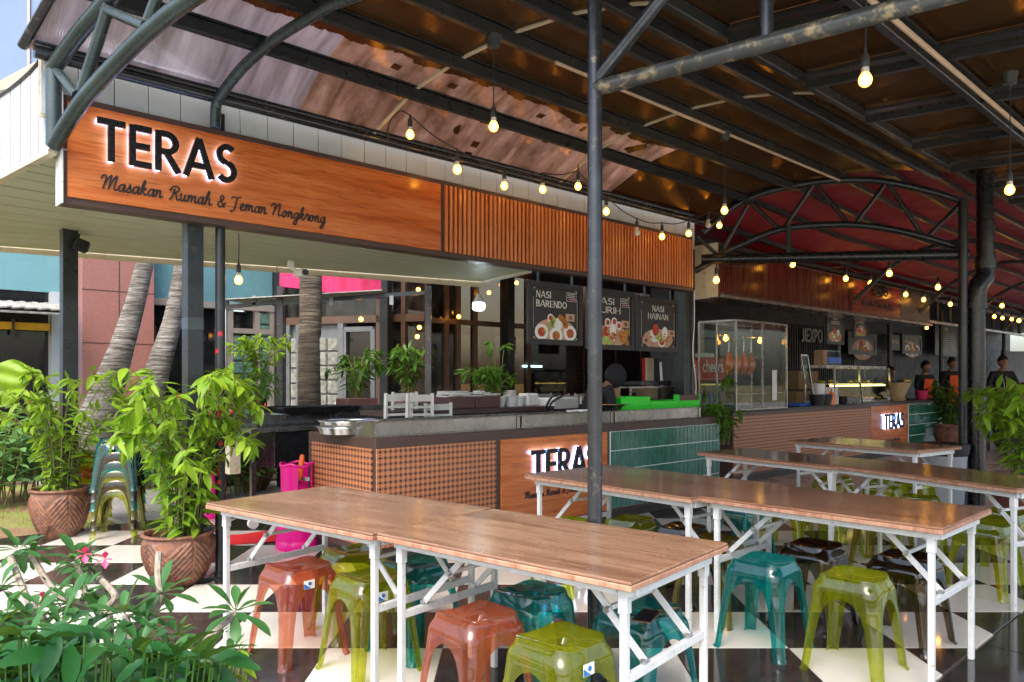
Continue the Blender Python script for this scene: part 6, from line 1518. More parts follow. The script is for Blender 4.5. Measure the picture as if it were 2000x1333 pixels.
m = MB(); [(m.box((x + d_, -.125, 1.95), (.025, .003, .09)), m.box((x + d_, -.125, 2.01), (.02, .003, .02))) for d_ in (-.03, .03)]; part('notice_figures', m, 'print_ink', ls)
m = MB(); text(m, 'CAS', Vector((S9(838), -.06, .98)), XV, ZV, YN, .09, .12, 0, .002); part('lettering', m, 'white_card', ls)
# shelf porch
pc = thing('porch', 'thin shingled porch roof on grey posts with a pink banner above', 'porch', P(545, 740, 10.6))
def pp(px, py, D): return P(px, py, D)
m = MB()
e0, e1 = pp(436, 584, 9.6), pp(745, 566, 9.4)
for i in range(22):
    a = e0.lerp(e1, i / 22); b_ = e0.lerp(e1, (i + 1.05) / 22); m.add([a, b_, b_ + Vector((0, 1.1, .04)), a + Vector((0, 1.1, .04)), a - ZV * .012, b_ - ZV * .012, b_ + Vector((0, 1.1, .028)), a + Vector((0, 1.1, .028))], [(0, 1, 2, 3), (7, 6, 5, 4), (0, 4, 5, 1), (1, 5, 6, 2), (2, 6, 7, 3), (3, 7, 4, 0)])
part('shingle', m, 'shingle', pc, world=True, kind='stuff')
for a, b_ in (((443, 600, 9.7), (548, 590, 9.7)), ((548, 592, 9.7), (830, 572, 9.5)), ((443, 588, 9.7), (443, 600, 9.7))):
    m = MB(); m.bar(pp(*a), pp(*b_), .04, .05); part('beam', m, 'black_steel', pc, world=True)
for px, D in ((497, 9.7), (553, 9.7), (648, 9.6), (765, 9.5)): m = MB(); m.bar(pp(px, 578, D), pp(px, 596, D), .05, .04); part('strut', m, 'grey_frame', pc, world=True)
for px, D in ((548, 9.7), (837, 9.5)): m = MB(); a = pp(px, 560, D); b_ = Vector((a.x, a.y, 0)); m.bar(a, b_, .075, .075); part('post', m, 'grey_steel', pc, world=True)
o = MB(); o.quadgrid(lambda a, b_: pp(546, 520, 10.4).lerp(pp(745, 545, 10.2), a) + ZV * (.30 * (1 - b_) - .28 * b_ + .1 * 0) + Vector((0, .03 * sin(a * 30), 0)), 30, 4); o.sm = True
part('banner', o, 'pink_cloth', pc, world=True)
# bright porch wall above (pale mullions)
# garden boulders and low stone wall seen under the bench
sw = thing('stone_wall', 'rough layered stone wall in shade under the steel bench', 'stone wall', G(560, 935), RZ)
for i in range(9):
    for j in range(6):
        m = MB(); wd = rr.uniform(.28, .42); m.box((-1.2 + .36 * i + (.18 if j % 2 else 0), rr.uniform(-.03, .03), .06 + .105 * j), (wd, .25, .09), Matrix.Rotation(rr.uniform(-.04, .04), 3, 'Y'), .018); part('stone', m, 'stone_wall', sw)
# ------------------------------------------------------------------ furniture behind the counter
sb_ = thing('steel_bench', 'long dark steel kitchen bench behind the potted shrub', 'bench', W(on_t(484, 6.75)[0], 6.75, 0), RZ)
LB = 3.0; zb = .915
m = MB(); m.box((LB / 2, .35, zb), (LB, .8, .04), ch=.004); m.box((LB / 2 + .2, .70, zb + .10), (LB - .4, .02, .16)); part('top', m, 'stainless', sb_)
m = MB(); m.box((LB / 2 + .1, .33, zb - .20), (LB - .3, .7, .34), ch=.004); part('cabinet', m, 'black_paint', sb_)
for x, y in ((.05, -.0), (LB - .05, 0), (.05, .7), (LB - .05, .7)):
    m = MB(); m.bar((x, y, .08), (x, y, zb), .045, .045); part('leg', m, 'stainless', sb_)
m = MB(); m.lathe((.05, -.0, .05), [(0, -.02), (.05, -.02), (.05, .02), (0, .02)], 16, axis=Matrix.Rotation(pi / 2, 3, 'X')); part('caster', m, 'white_plastic', sb_)
m = MB(); m.box((-.12, .35, zb - .22), (.10, .7, .34)); part('side_panel', m, 'cream_board', sb_)
def tray(px, py, D, w_, d_, h, label, mat='bright_stainless', grp='trays behind the counter'):
    b = P(px, py, D); m = MB(); x, y = w_ / 2, d_ / 2
    m.add([(-x * .9, -y * .9, 0), (x * .9, -y * .9, 0), (x * .9, y * .9, 0), (-x * .9, y * .9, 0), (-x, -y, h), (x, -y, h), (x, y, h), (-x, y, h), (-x * .97, -y * .97, h), (x * .97, -y * .97, h), (x * .97, y * .97, h), (-x * .97, y * .97, h), (-x * .88, -y * .88, .01), (x * .88, -y * .88, .01), (x * .88, y * .88, .01), (-x * .88, y * .88, .01)],
          [(0, 1, 2, 3)] + [(i, (i + 1) % 4, 4 + (i + 1) % 4, 4 + i) for i in range(4)] + [(4 + i, 4 + (i + 1) % 4, 8 + (i + 1) % 4, 8 + i) for i in range(4)] + [(8 + i, 8 + (i + 1) % 4, 12 + (i + 1) % 4, 12 + i) for i in range(4)] + [(12, 13, 14, 15)])
    return put(m, mat, 'tray', label, 'tray', b, RZ, grp)
tray(488, 822, 7.35, .62, .38, .06, 'steel tray at the left end of the dark bench below the red flowers')
tray(610, 806, 8.0, .9, .5, .07, 'long dark blue tray on the bench behind the round pans', 'blue_facade' if False else 'black_paint')
def rack(x, y, z, w_, h, label, grp='small white wooden racks', rz=RZ):
    t = thing('wooden_chair', label, 'chair', (x, y, z), rz, grp)
    d_ = w_ * .75
    for sx_ in (-1, 1):
        m = MB(); m.bar((sx_ * w_ / 2, -d_ / 2, 0), (sx_ * w_ * .46, -d_ / 2 - .03, h), .028, .03, .003); part('leg', m, 'white_wood', t)
        m = MB(); m.bar((sx_ * w_ / 2, d_ / 2, 0), (sx_ * w_ / 2, d_ / 2, h * .62), .035, .035, .003); part('leg', m, 'white_wood', t)
        m = MB(); m.bar((sx_ * w_ / 2, -d_ / 2, h * .28), (sx_ * w_ / 2, d_ / 2, h * .28), .02, .03); part('side_rail', m, 'white_wood', t)
    for z_, tk in ((.965, .05), (.90, .018), (.845, .018), (.79, .018), (.72, .03)): m = MB(); m.bar((-w_ * .46, -d_ / 2 - .028, h * z_), (w_ * .46, -d_ / 2 - .028, h * z_), .018, h * tk, .002); part('back_slat', m, 'white_wood', t)
    m = MB(); m.box((0, 0, h * .5), (w_ + .03, d_ + .04, .025), ch=.004); part('seat', m, 'white_wood', t); return t
for px, D, h_, w_, lb in ((762, 6.9, 1.27, .30, 'white high chair left of the pair behind the steel trough'), (803, 6.95, 1.265, .30, 'white high chair right of the pair behind the steel trough'), (775, 7.5, 1.27, .30, 'white high chair behind the front pair'), (838, 7.2, 1.17, .32, 'white high chair beside the brown planter'),
                     (1085, 11.0, 1.16, .5, 'white chair back right of the potted sprig'), (1125, 11.0, 1.15, .5, 'white chair back nearest the post'), (1075, 12.5, 1.15, .5, 'rear white chair back by the shop wall'), (1040, 12.5, 1.16, .5, 'white chair back furthest left in the rear row'), (1115, 12.6, 1.16, .5, 'white chair back furthest right in the rear row'), (660, 10.5, 1.08, .5, 'pale chair beside the thick palm trunk')):
    b = P(px, 740, D); rack(b.x, b.y, 0, w_, h_, lb, 'white chairs behind the counter', RZ + (0 if D < 9.5 else .2))
wt = thing('work_table', 'dark topped table carrying planters and tubs behind the counter', 'table', P(950, 740, 8.0) - ZV * H, RZ)
m = MB(); m.box((.1, 0, 1.07), (3.0, .5, .05), ch=.004); part('tabletop', m, 'brown_trim', wt)
for x in (-1.3, 1.5):
    for y in (-.2, .2): m = MB(); m.bar((x, y, 0), (x, y, 1.05), .05, .05); part('leg', m, 'black_steel', wt)
m = MB(); m.box((.1, .0, .9), (2.9, .44, .3)); part('apron', m, 'charcoal', wt)
def ptab(a, y=0.0): q = W(*st(Vector((wt.location.x, wt.location.y, 0)))) + U * a + V * y; return Vector((q.x, q.y, 1.095))
def sol(px, y=0.0):
    t_ = st(Vector((wt.location.x, wt.location.y, 0))); s_ = on_t(px, t_[1] + y)[0]; return s_ - t_[0]
for a, b_, lb in ((862, 912, 'brown planter box on the left of the work table'), (914, 962, 'brown planter box next to the white tubs')):
    x0, x1_ = sol(a), sol(b_); t_ = thing('planter_box', lb, 'planter', ptab((x0 + x1_) / 2), RZ, 'planters behind the counter'); m = MB(); m.box((0, 0, .06), (x1_ - x0, .26, .115), ch=.004); part('box', m, 'planter_brown', t_); m = MB()
    for k_ in range(9): m.box((rr.uniform(-.3, .3) * (x1_ - x0) * 1.4, rr.uniform(-.08, .08), .125 + .014 * (k_ % 3)), (.22, .12, .014), Matrix.Rotation(rr.uniform(-.5, .5), 3, 'Z'), .003)
    part('folded_menus', m, 'white_card', t_)
for i, px in enumerate((975, 998, 1012)):
    m = MB(); m.lathe((0, 0, 0), [(0, .003), (.055, 0), (.085, .11), (.09, .112), (.082, .108), (.05, .01)], 20); put(m, 'white_plastic', 'bowl', ['white bowl right beside the brown planter', 'second white bowl with a ladle', 'third white bowl before the square tub'][i], 'bowl', ptab(sol(px)), 0, 'white bowls on the work table')
m = MB(); m.box((0, 0, .07), (.17, .16, .14), ch=.012); put(m, 'white_plastic', 'tub', 'square white tub at the right of the bowls', 'tub', ptab(sol(1032)))
m = MB(); m.box((0, 0, .07), (.42, .3, .13), ch=.01); put(m, 'white_plastic', 'crate', 'pale green white crate with a black hose by the hooded person', 'crate', P(1088, 800, 8.6))
for i, (px, w_) in enumerate(((885, .14), (905, .12), (940, .1), (1000, .12), (870, .1))): m = MB(); m.box((0, 0, .06), (w_, .1, .12), Matrix.Rotation(.1 * i, 3, 'Z'), .003); put(m, 'white_card', 'carton', 'small white carton ' + ['standing above the left planter', 'behind the left planter', 'leaning above the second planter', 'behind the white bowls', 'at the far left of the work table'][i], 'carton', ptab(sol(px, .28), .32) + ZV * .05)
o = MB(); o.tube(spline([P(1060, 810, 8.2), P(1078, 775, 8.2), P(1100, 772, 8.2), P(1075, 790, 8.2), P(1085, 815, 8.2)], 5), .014, 7); o = part('hose', o, 'black_paint', None); tag(o, 'black hose looped over the pale crate', 'hose')
for i, (px, D) in enumerate(((697, 9.3), (800, 9.6), (965, 8.5))):
    b = P(px, 800, D); m = MB(); m.box((0, 0, 0), (.42, .3, .22), ch=.005); put(m, 'planter_brown', 'planter_box', ['brown planter under the plant right of the palm', 'planter under the plant between grey posts', 'planter under the plant with the tall sprig'][i], 'planter', Vector((b.x, b.y, b.z + .03)), RZ, 'planters behind the counter')
    m = MB(); m.box((0, 0, (b.z - .08) / 2), (.5, .36, b.z - .09)); put(m, 'charcoal', 'plinth', 'dark plinth under ' + ['the plant right of the palm', 'the plant between grey posts', 'the plant with the tall sprig'][i], 'plinth', Vector((b.x, b.y, 0)))
# left top corner: blue tower and pinkish roof beyond
tw = thing('tower_block', 'pale blue glass tower at the top left corner', 'building', (-34, 40, 0), .3)
m = MB(); m.box((0, 0, 25), (34, 12, 50)); part('wall', m, 'blue_facade', tw)
for i in range(9):
    m = MB(); m.box((-14 + 3.8 * i, -6.05, 25), (.12, .1, 50)); part('mullion', m, 'window_frame', tw)
b = P(128, 30, 14); m = MB(); m.box((0, 0, 0), (.30, .3, 3)); tl_ = thing('neighbour_building', 'brownish building edge with a strip window beside the blue tower', 'building', (b.x, b.y, 0))
m = MB(); m.box((.75, .5, 5.5), (1.4, .6, 5)); part('wall', m, 'fascia_paint', tl_); m = MB(); m.box((.0, .2, 7.3), (.10, .1, 1.6)); part('window', m, 'dark_glass', tl_)
b = P(30, 150, 13); gr_ = thing('gable_roof', 'pinkish brown roof edge beyond the white gable boards', 'roof', (b.x, b.y, 0))
m = MB(); m.add([P(-60, 190, 12), P(85, 112, 14), P(120, 150, 14), P(-60, 240, 12), P(-60, 190, 12.5), P(85, 112, 14.5), P(120, 150, 14.5), P(-60, 240, 12.5)], [(0, 1, 2, 3), (7, 6, 5, 4), (0, 4, 5, 1), (1, 5, 6, 2), (2, 6, 7, 3), (3, 7, 4, 0)]); part('roof_edge', m, 'seam_strip', gr_, world=True)
# dark ceiling over the kitchens, rear wall
kc = slab('kitchen_ceiling', [W(SB + .1, 5.36), W(34, 5.36), W(34, 9.4), W(SB + .1, 9.4)], 3.2, 'dark_wall', .06)
rw = thing('rear_wall', 'long black rear wall with boards and JIEXPO lettering behind the far counter', 'wall', W(12.5, 8.4, 0), RZ)
S8 = lambda px: St(px, 8.4) - 12.5
m = MB(); m.box((11, .1, 1.6), (24, .1, 3.2)); part('wall_face', m, 'dark_wall', rw)
xj = S8(1530)
rib = MB().box((0, 0, 0), (.07, .04, 2.2), ch=.004).mesh('rib', 'dark_wall')
for i in range(34): inst('rib', rib, rw, (xj + .12 * i, .03, 1.6))
m = MB(); hj = (S8(1603) - S8(1563)) / twidth('JIEXPO'); text(m, 'JIEXPO', Vector((S8(1563), 0, zat(667, on_t(1563, 8.4)[1]))), XV, ZV, YN, hj, .17, 0, .04); part('lettering', m, 'grey_frame', rw)
def wmenu(px0, px1, y0, y1, lines, lb, kind, t=8.25): menu(px0, px1, y0, y1, t, lines, lb, kind, hang=None, price=False, badge=False, grp='boards on the rear wall', sc=1.1)
wmenu(1656, 1712, 648, 692, [], 'framed picture of a noodle bowl on the rear wall', 2)
wmenu(1738, 1758, 655, 683, ['ORDER', 'HERE'], 'small dark plate reading ORDER HERE', 9) if False else None
wmenu(1762, 1800, 652, 691, ['MIE AYAM', 'BAKSO'], 'menu board reading MIE AYAM BAKSO on the rear wall', 0)
s_a, s_b = St(1738, 8.2), St(1757, 8.2); oh = thing('order_sign', 'small dark plate reading ORDER HERE', 'sign', W(s_a, 8.2, zat(684, on_t(1738, 8.2)[1])), RZ)
ww = s_b - s_a; m = MB(); m.box((ww / 2, .01, .22), (ww, .03, .44), ch=.005); part('plate', m, 'charcoal', oh); m = MB(); k_ = ww * .8 / twidth('ORDER HERE'); text(m, 'ORDER HERE', Vector((ww * .1, -.006, .19)), XV, ZV, YN, k_, .16, 0, .003); part('lettering', m, 'white_card', oh)
wd_ = thing('drinks_board', 'black drinks list board further along the rear wall', 'menu board', W(St(1826, 8.2), 8.2, zat(694, on_t(1826, 8.2)[1])), RZ)
ww = St(1868, 8.2) - St(1826, 8.2); hh = 1.0; m = MB(); m.box((ww / 2, .01, hh / 2), (ww, .03, hh), ch=.005); part('plate', m, 'charcoal', wd_); m = MB(); text(m, 'DRINKS', Vector((ww * .42, -.006, hh * .82)), XV, ZV, YN, .09, .16, 0, .003)
for i in range(8): m.bar((ww * .5, -.008, hh * (.72 - .07 * i)), (ww * .62, -.008, hh * (.72 - .07 * i)), .003, .012); m.bar((ww * .66, -.008, hh * (.72 - .07 * i)), (ww * .9, -.008, hh * (.72 - .07 * i)), .003, .012)
part('lettering', m, 'cream_board', wd_)
# grey partition at the far right and bright gaps
gpn = thing('partition', 'grey upright partition at the right edge beyond the posts', 'partition', G(1985, 812)); m = MB(); m.box((.5, .3, 1.3), (1.7, .06, 2.3), ch=.01); part('panel', m, 'grey_frame', gpn); m = MB(); m.box((-.36, .26, 1.3), (.06, .1, 2.4)); part('frame', m, 'white_steel', gpn)
# drinks fridges
for i, (px0, px1, lb) in enumerate(((1311, 1363, 'red topped drinks fridge reading cheers behind the dark pillars'), (1366, 1416, 'red topped drinks fridge reading cheers behind the glass duck case'))):
    t_ = 6.9; a, b_ = St(px0, t_), St(px1, t_); D = on_t(px0, t_)[1]; ww = b_ - a; zt_ = zat(698, D); fz = thing('drinks_fridge', lb, 'fridge', W(a, t_, 0), RZ, 'drinks fridges')
    m = MB(); m.box((ww / 2, .3, zt_ / 2), (ww, .55, zt_), ch=.01); part('cabinet', m, 'fridge_red', fz); m = MB(); m.box((ww / 2, .015, zt_ * .42), (ww * .86, .02, zt_ * .72)); part('door', m, 'dark_glass', fz)
    m = MB(); m.box((ww / 2, .0, zt_ * .89), (ww * .97, .03, zt_ * .18), ch=.004); part('header', m, 'fridge_red', fz); m = MB(); k_ = ww * .8 / twidth('cheers', 1, .06); text(m, 'cheers', Vector((ww * .1, -.016, zt_ * .86)), XV, ZV, YN, k_, .15, 0, .003, 1, .06); part('lettering', m, 'white_print', fz)
    m = MB(); m.box((ww / 2, -.002, zt_ * .80), (ww * .9, .006, .012)); part('trim', m, 'white_print', fz)
    m = MB()
    for j in range(4):
        for k2 in range(2): m.lathe((ww * (.22 + .18 * j), -.02, zt_ * (.30 + .25 * k2)), [(0, 0), (.03, 0), (.03, .14), (.012, .18), (.012, .2)], 10)
    part('bottles', m, 'blue_label', fz, kind='stuff')
    m = MB(); m.box((ww * .6, .2, zt_ + .04), (.3, .2, .08), ch=.01); part('top_box', m, 'white_plastic', fz)
# roast duck case
t_ = 5.12; a = St(1437, t_); b_ = St(1536, t_); ww = b_ - a; D0_ = on_t(1437, t_)[1]; hz = zat(624, D0_) - .98; dpt = .55
dc = thing('duck_case', 'tall steel framed glass case with hanging roast ducks on the far counter', 'display case', W(a, t_, .98), RZ)
m = MB()
for x in (0, ww):
    for y in (0, dpt): m.bar((x, y, 0), (x, y, hz), .026, .026, .002)
for z in (.012, hz - .012):
    for y in (0, dpt): m.bar((.014, y, z), (ww - .014, y, z), .022, .02, .002)
    for x in (0, ww): m.bar((x, .018, z), (x, dpt - .018, z), .03, .024, .002)
m.bar((0, 0, hz), (0, 0, hz + .001), .03, .03); m.bar((ww * .5, .0, .02), (ww * .5, .0, hz - .02), .02, .02); m.bar((0, dpt * .5, .02), (0, dpt * .5, hz - .02), .02, .02)
part('frame', m, 'stainless', dc)
for c, d_ in (((ww / 2, .002, hz / 2), (ww - .04, .004, hz - .03)), ((ww / 2, dpt, hz / 2), (ww - .04, .004, hz - .03)), ((.0, dpt / 2, hz / 2), (.004, dpt - .04, hz - .03)), ((ww, dpt / 2, hz / 2), (.004, dpt - .04, hz - .03))): m = MB(); m.box(c, d_); part('pane', m, 'clear_glass', dc)
m = MB(); m.box((ww / 2, dpt / 2, hz), (ww, dpt, .01)); part('roof_plate', m, 'stainless', dc)
m = MB(); m.tube([(.05, dpt / 2, hz * .84), (ww - .05, dpt / 2, hz * .84)], .008, 6); m.tube([(.02, dpt / 2, hz * .6), (ww - .02, dpt / 2, hz * .6)], .006, 6); [m.box((ww / 2, dpt / 2, z), (ww - .06, dpt - .06, .008)) for z in (.22,)]; part('rail', m, 'stainless', dc)
m = MB(); [m.lathe((x, dpt * .4, hz * .80), [(0, -.04), (.03, -.02), (.035, 0), (.02, .03), (.015, .05)], 12) for x in (-.0 + .12, ww * .75)]; part('case_bulb', m, 'bulb_warm', dc)
for i in range(7):
    x = .14 + .095 * i; y = dpt * (.34 + .10 * (i % 2)); zt_ = hz * .84
    d_ = thing('roast_duck', ['leftmost', 'second', 'third', 'fourth', 'fifth', 'sixth', 'rightmost'][i] + ' glazed roast duck hanging on a hook in the glass case', 'roast duck', W(a, t_, .98) + U * x + V * y + ZV * zt_, RZ, 'roast ducks in the glass case')
    m = MB(); m.tube(spline([(0, 0, 0), (.01, 0, -.1), (0, 0, -.24)], 4), .004, 5); part('hook', m, 'bright_stainless', d_)
    m = MB(); m.lathe((0, 0, -.50), [(0, 0), (.036, .02), (.062, .07), (.067, .13), (.048, .19), (.02, .235), (.014, .27), (0, .28)], 12, rel=lambda a_, z_: .005 * sin(3 * a_ + z_ * 20)); m.tube([(.03, 0, -.46), (.05, 0, -.53)], [.016, .006], 7); m.tube([(-.03, 0, -.46), (-.05, 0, -.53)], [.016, .006], 7); m.tube([(.045, 0, -.34), (.055, .01, -.42)], [.014, .006], 7); part('body', m, 'duck_skin', d_)
m = MB(); m.box((ww * .74, -.006, .33), (.13, .004, .42)); o = part('price_list', m, 'white_card', dc)
# warm display case with food
t_ = 5.35; a = St(1630, t_); b_ = St(1742, t_); ww = b_ - a; wc = thing('warming_case', 'slanted glass warming case with fried food and water bottles on top', 'display case', W(a, t_, .98), RZ)
hz = .62
m = MB()
for x in (0, ww * .45, ww): m.bar((x, 0, 0), (x - .16 if x else x, .0, hz), .03, .02)
for x in (0, ww): m.bar((x, .5, 0), (x, .5, hz), .03, .03)
m.box((ww / 2 - .08, .3, hz), (ww + .05, .45, .06), ch=.006); m.box((ww / 2, .25, .02), (ww, .5, .04)); part('frame', m, 'stainless', wc)
m = MB(); m.box((ww / 2 - .05, .0, hz / 2), (ww - .1, .004, hz - .06)); part('pane', m, 'clear_glass', wc)
m = MB(); m.box((ww / 2, .3, .33), (ww - .1, .35, .012)); part('shelf', m, 'white_plastic', wc); m = MB(); m.box((ww / 2, .1, .30), (ww - .15, .02, .02)); part('light_strip', m, 'warm_strip', wc)
m = MB(); [m.ball((.15 + rr.random() * (ww - .4), .15 + .25 * rr.random(), .36 + .02 * rr.random()), .045, 7, 5, (1.4, 1, .6)) for i in range(14)]; part('fritters', m, 'yellow_food', wc, kind='stuff')
m = MB(); [m.ball((ww * .4 + rr.random() * ww * .5, .1 + .2 * rr.random(), .07), .035, 7, 5, (1.4, 1, .7)) for i in range(20)]; part('fried_pieces', m, 'fried_food', wc, kind='stuff')
m = MB(); [m.lathe((0, 0, 0), [(0, 0), (.0, 0)], 3)] if False else None
k_ = 0
for i in range(6):
    for j in range(2):
        bt = thing('water_bottle', 'clear water bottle with blue label standing on the warming case', 'bottle', W(a, t_, .98 + hz + .03) + U * (.02 + .085 * i) + V * (.12 + .09 * j), RZ, 'water bottles on the warming case')
        m = MB(); m.lathe((0, 0, 0), [(0, 0), (.033, 0), (.034, .15), (.014, .205), (.014, .22)], 12); part('bottle', m, 'bottle_plastic', bt); m = MB(); m.lathe((0, 0, 0), [(.0345, .03), (.0345, .12)], 12); part('bottle_label', m, 'blue_label', bt); m = MB(); m.lathe((0, 0, .22), [(.016, 0), (.016, .02), (0, .021)], 10); part('cap', m, 'teal_wall', bt)
m = MB(); m.box((-.07, .2, .12), (.14, .16, .24), ch=.004); o = put(m, 'cardboard', 'carton', 'plain carton standing beside the water bottles', 'carton', W(a, t_, .98 + hz + .03))
def obj_on(px, t, mb, mat, name, label, cat, z=.98, grp=None): return put(mb, mat, name, label, cat, W(St(px, t), t, z), RZ, grp)
obj_on(1599, 5.5, MB().lathe((0, 0, 0), [(.09, 0), (.10, .34), (.0, .345)], 18), 'white_plastic', 'paper_tub', 'tall white tub left of the warming case', 'tub')
obj_on(1618, 5.45, MB().box((0, 0, .14), (.26, .2, .28), ch=.01), 'white_plastic', 'white_box', 'plain white box beside the warming case', 'box')
for px, lb in ((1596, 'left'), (1610, 'right')): obj_on(px, 5.3, MB().lathe((0, 0, 0), [(0, 0), (.09, 0), (.13, .17), (.12, .17), (.08, .01)], 18), 'charcoal', 'utensil_pot', lb + ' one of two dark tapered pots before the white tub', 'pot', grp='dark pots on the far counter')
obj_on(1624, 5.28, MB().lathe((0, 0, 0), [(.05, 0), (.05, .15), (.04, .18), (.012, .22), (.004, .27)], 14), 'orange_plastic', 'sauce_bottle', 'orange nozzle sauce bottle on the far counter', 'bottle')
obj_on(1650, 5.3, MB().box((0, 0, .07), (.5, .3, .13), ch=.008), 'black_paint', 'black_tray', 'deep black tray in front of the warming case', 'tray')
obj_on(1634, 5.27, MB().box((0, 0, .07), (.14, .05, .13), Matrix.Rotation(.3, 3, 'Z'), .004), 'white_card', 'table_card', 'white printed card by the sauce bottle', 'card')
obj_on(1752, 5.45, MB().lathe((0, 0, 0), [(.13, 0), (.16, .04), (.12, .06), (.24, .32), (.25, .34), (.0, .345)], 22, rel=lambda a_, z_: .006 * sin(a_ * 14)), 'wicker', 'wicker_basket', 'footed wicker basket wrapped in film beside the warming case', 'basket')
obj_on(1765, 5.4, MB().box((0, 0, .38), (.75, .12, .04), Matrix.Rotation(.5, 3, 'Z'), .01), 'yellow_food', 'banana_leaf_tray', 'yellow strip tray across the wicker basket', 'tray')
obj_on(1800, 5.45, MB().lathe((0, 0, 0), [(.10, 0), (.13, .18), (.12, .18), (.09, .01)], 18), 'pink_cloth', 'pink_bucket', 'small pink bucket on the far counter', 'bucket')
obj_on(1558, 5.5, MB().box((0, 0, .012), (.5, .3, .02), ch=.004).box((.1, 0, .03), (.4, .24, .014), Matrix.Rotation(.2, 3, 'Z')), 'blue_label', 'magazines', 'dark blue papers lying beside the duck case', 'papers')
st_ = thing('tablet_stand', 'upright steel framed glass guard on the far counter', 'glass guard', W(St(1570, 5.35), 5.35, .98), RZ)
m = MB(); m.bar((.35, 0, 0), (.1, 0, .78), .03, .02); m.bar((.1, 0, .78), (-.1, 0, .78), .02, .02); m.bar((-.1, 0, .78), (.02, 0, .42), .015, .015); part('frame', m, 'bright_stainless', st_); m = MB(); m.box((.0, 0, .6), (.22, .004, .34)); part('pane', m, 'clear_glass', st_)
for i, (px, z_) in enumerate(((1545, 1.0), (1560, 1.0), (1548, 1.42), (1563, 1.42))):
    m = MB(); m.box((0, 0, .2), (.55, .4, .38), ch=.006); put(m, 'cardboard', 'carton', ['lower left', 'lower right', 'upper left', 'upper right'][i] + ' brown carton of the stack behind the duck case', 'carton', W(St(px + 6, 7.4), 7.4, z_ - .25), RZ, 'cartons behind the duck case')
m = MB(); m.box((0, 0, .36), (1.5, .5, .72), ch=.01); put(m, 'dark_wall', 'low_cabinet', 'low dark cabinet under the carton stack', 'cabinet', W(St(1560, 7.4), 7.4, 0))
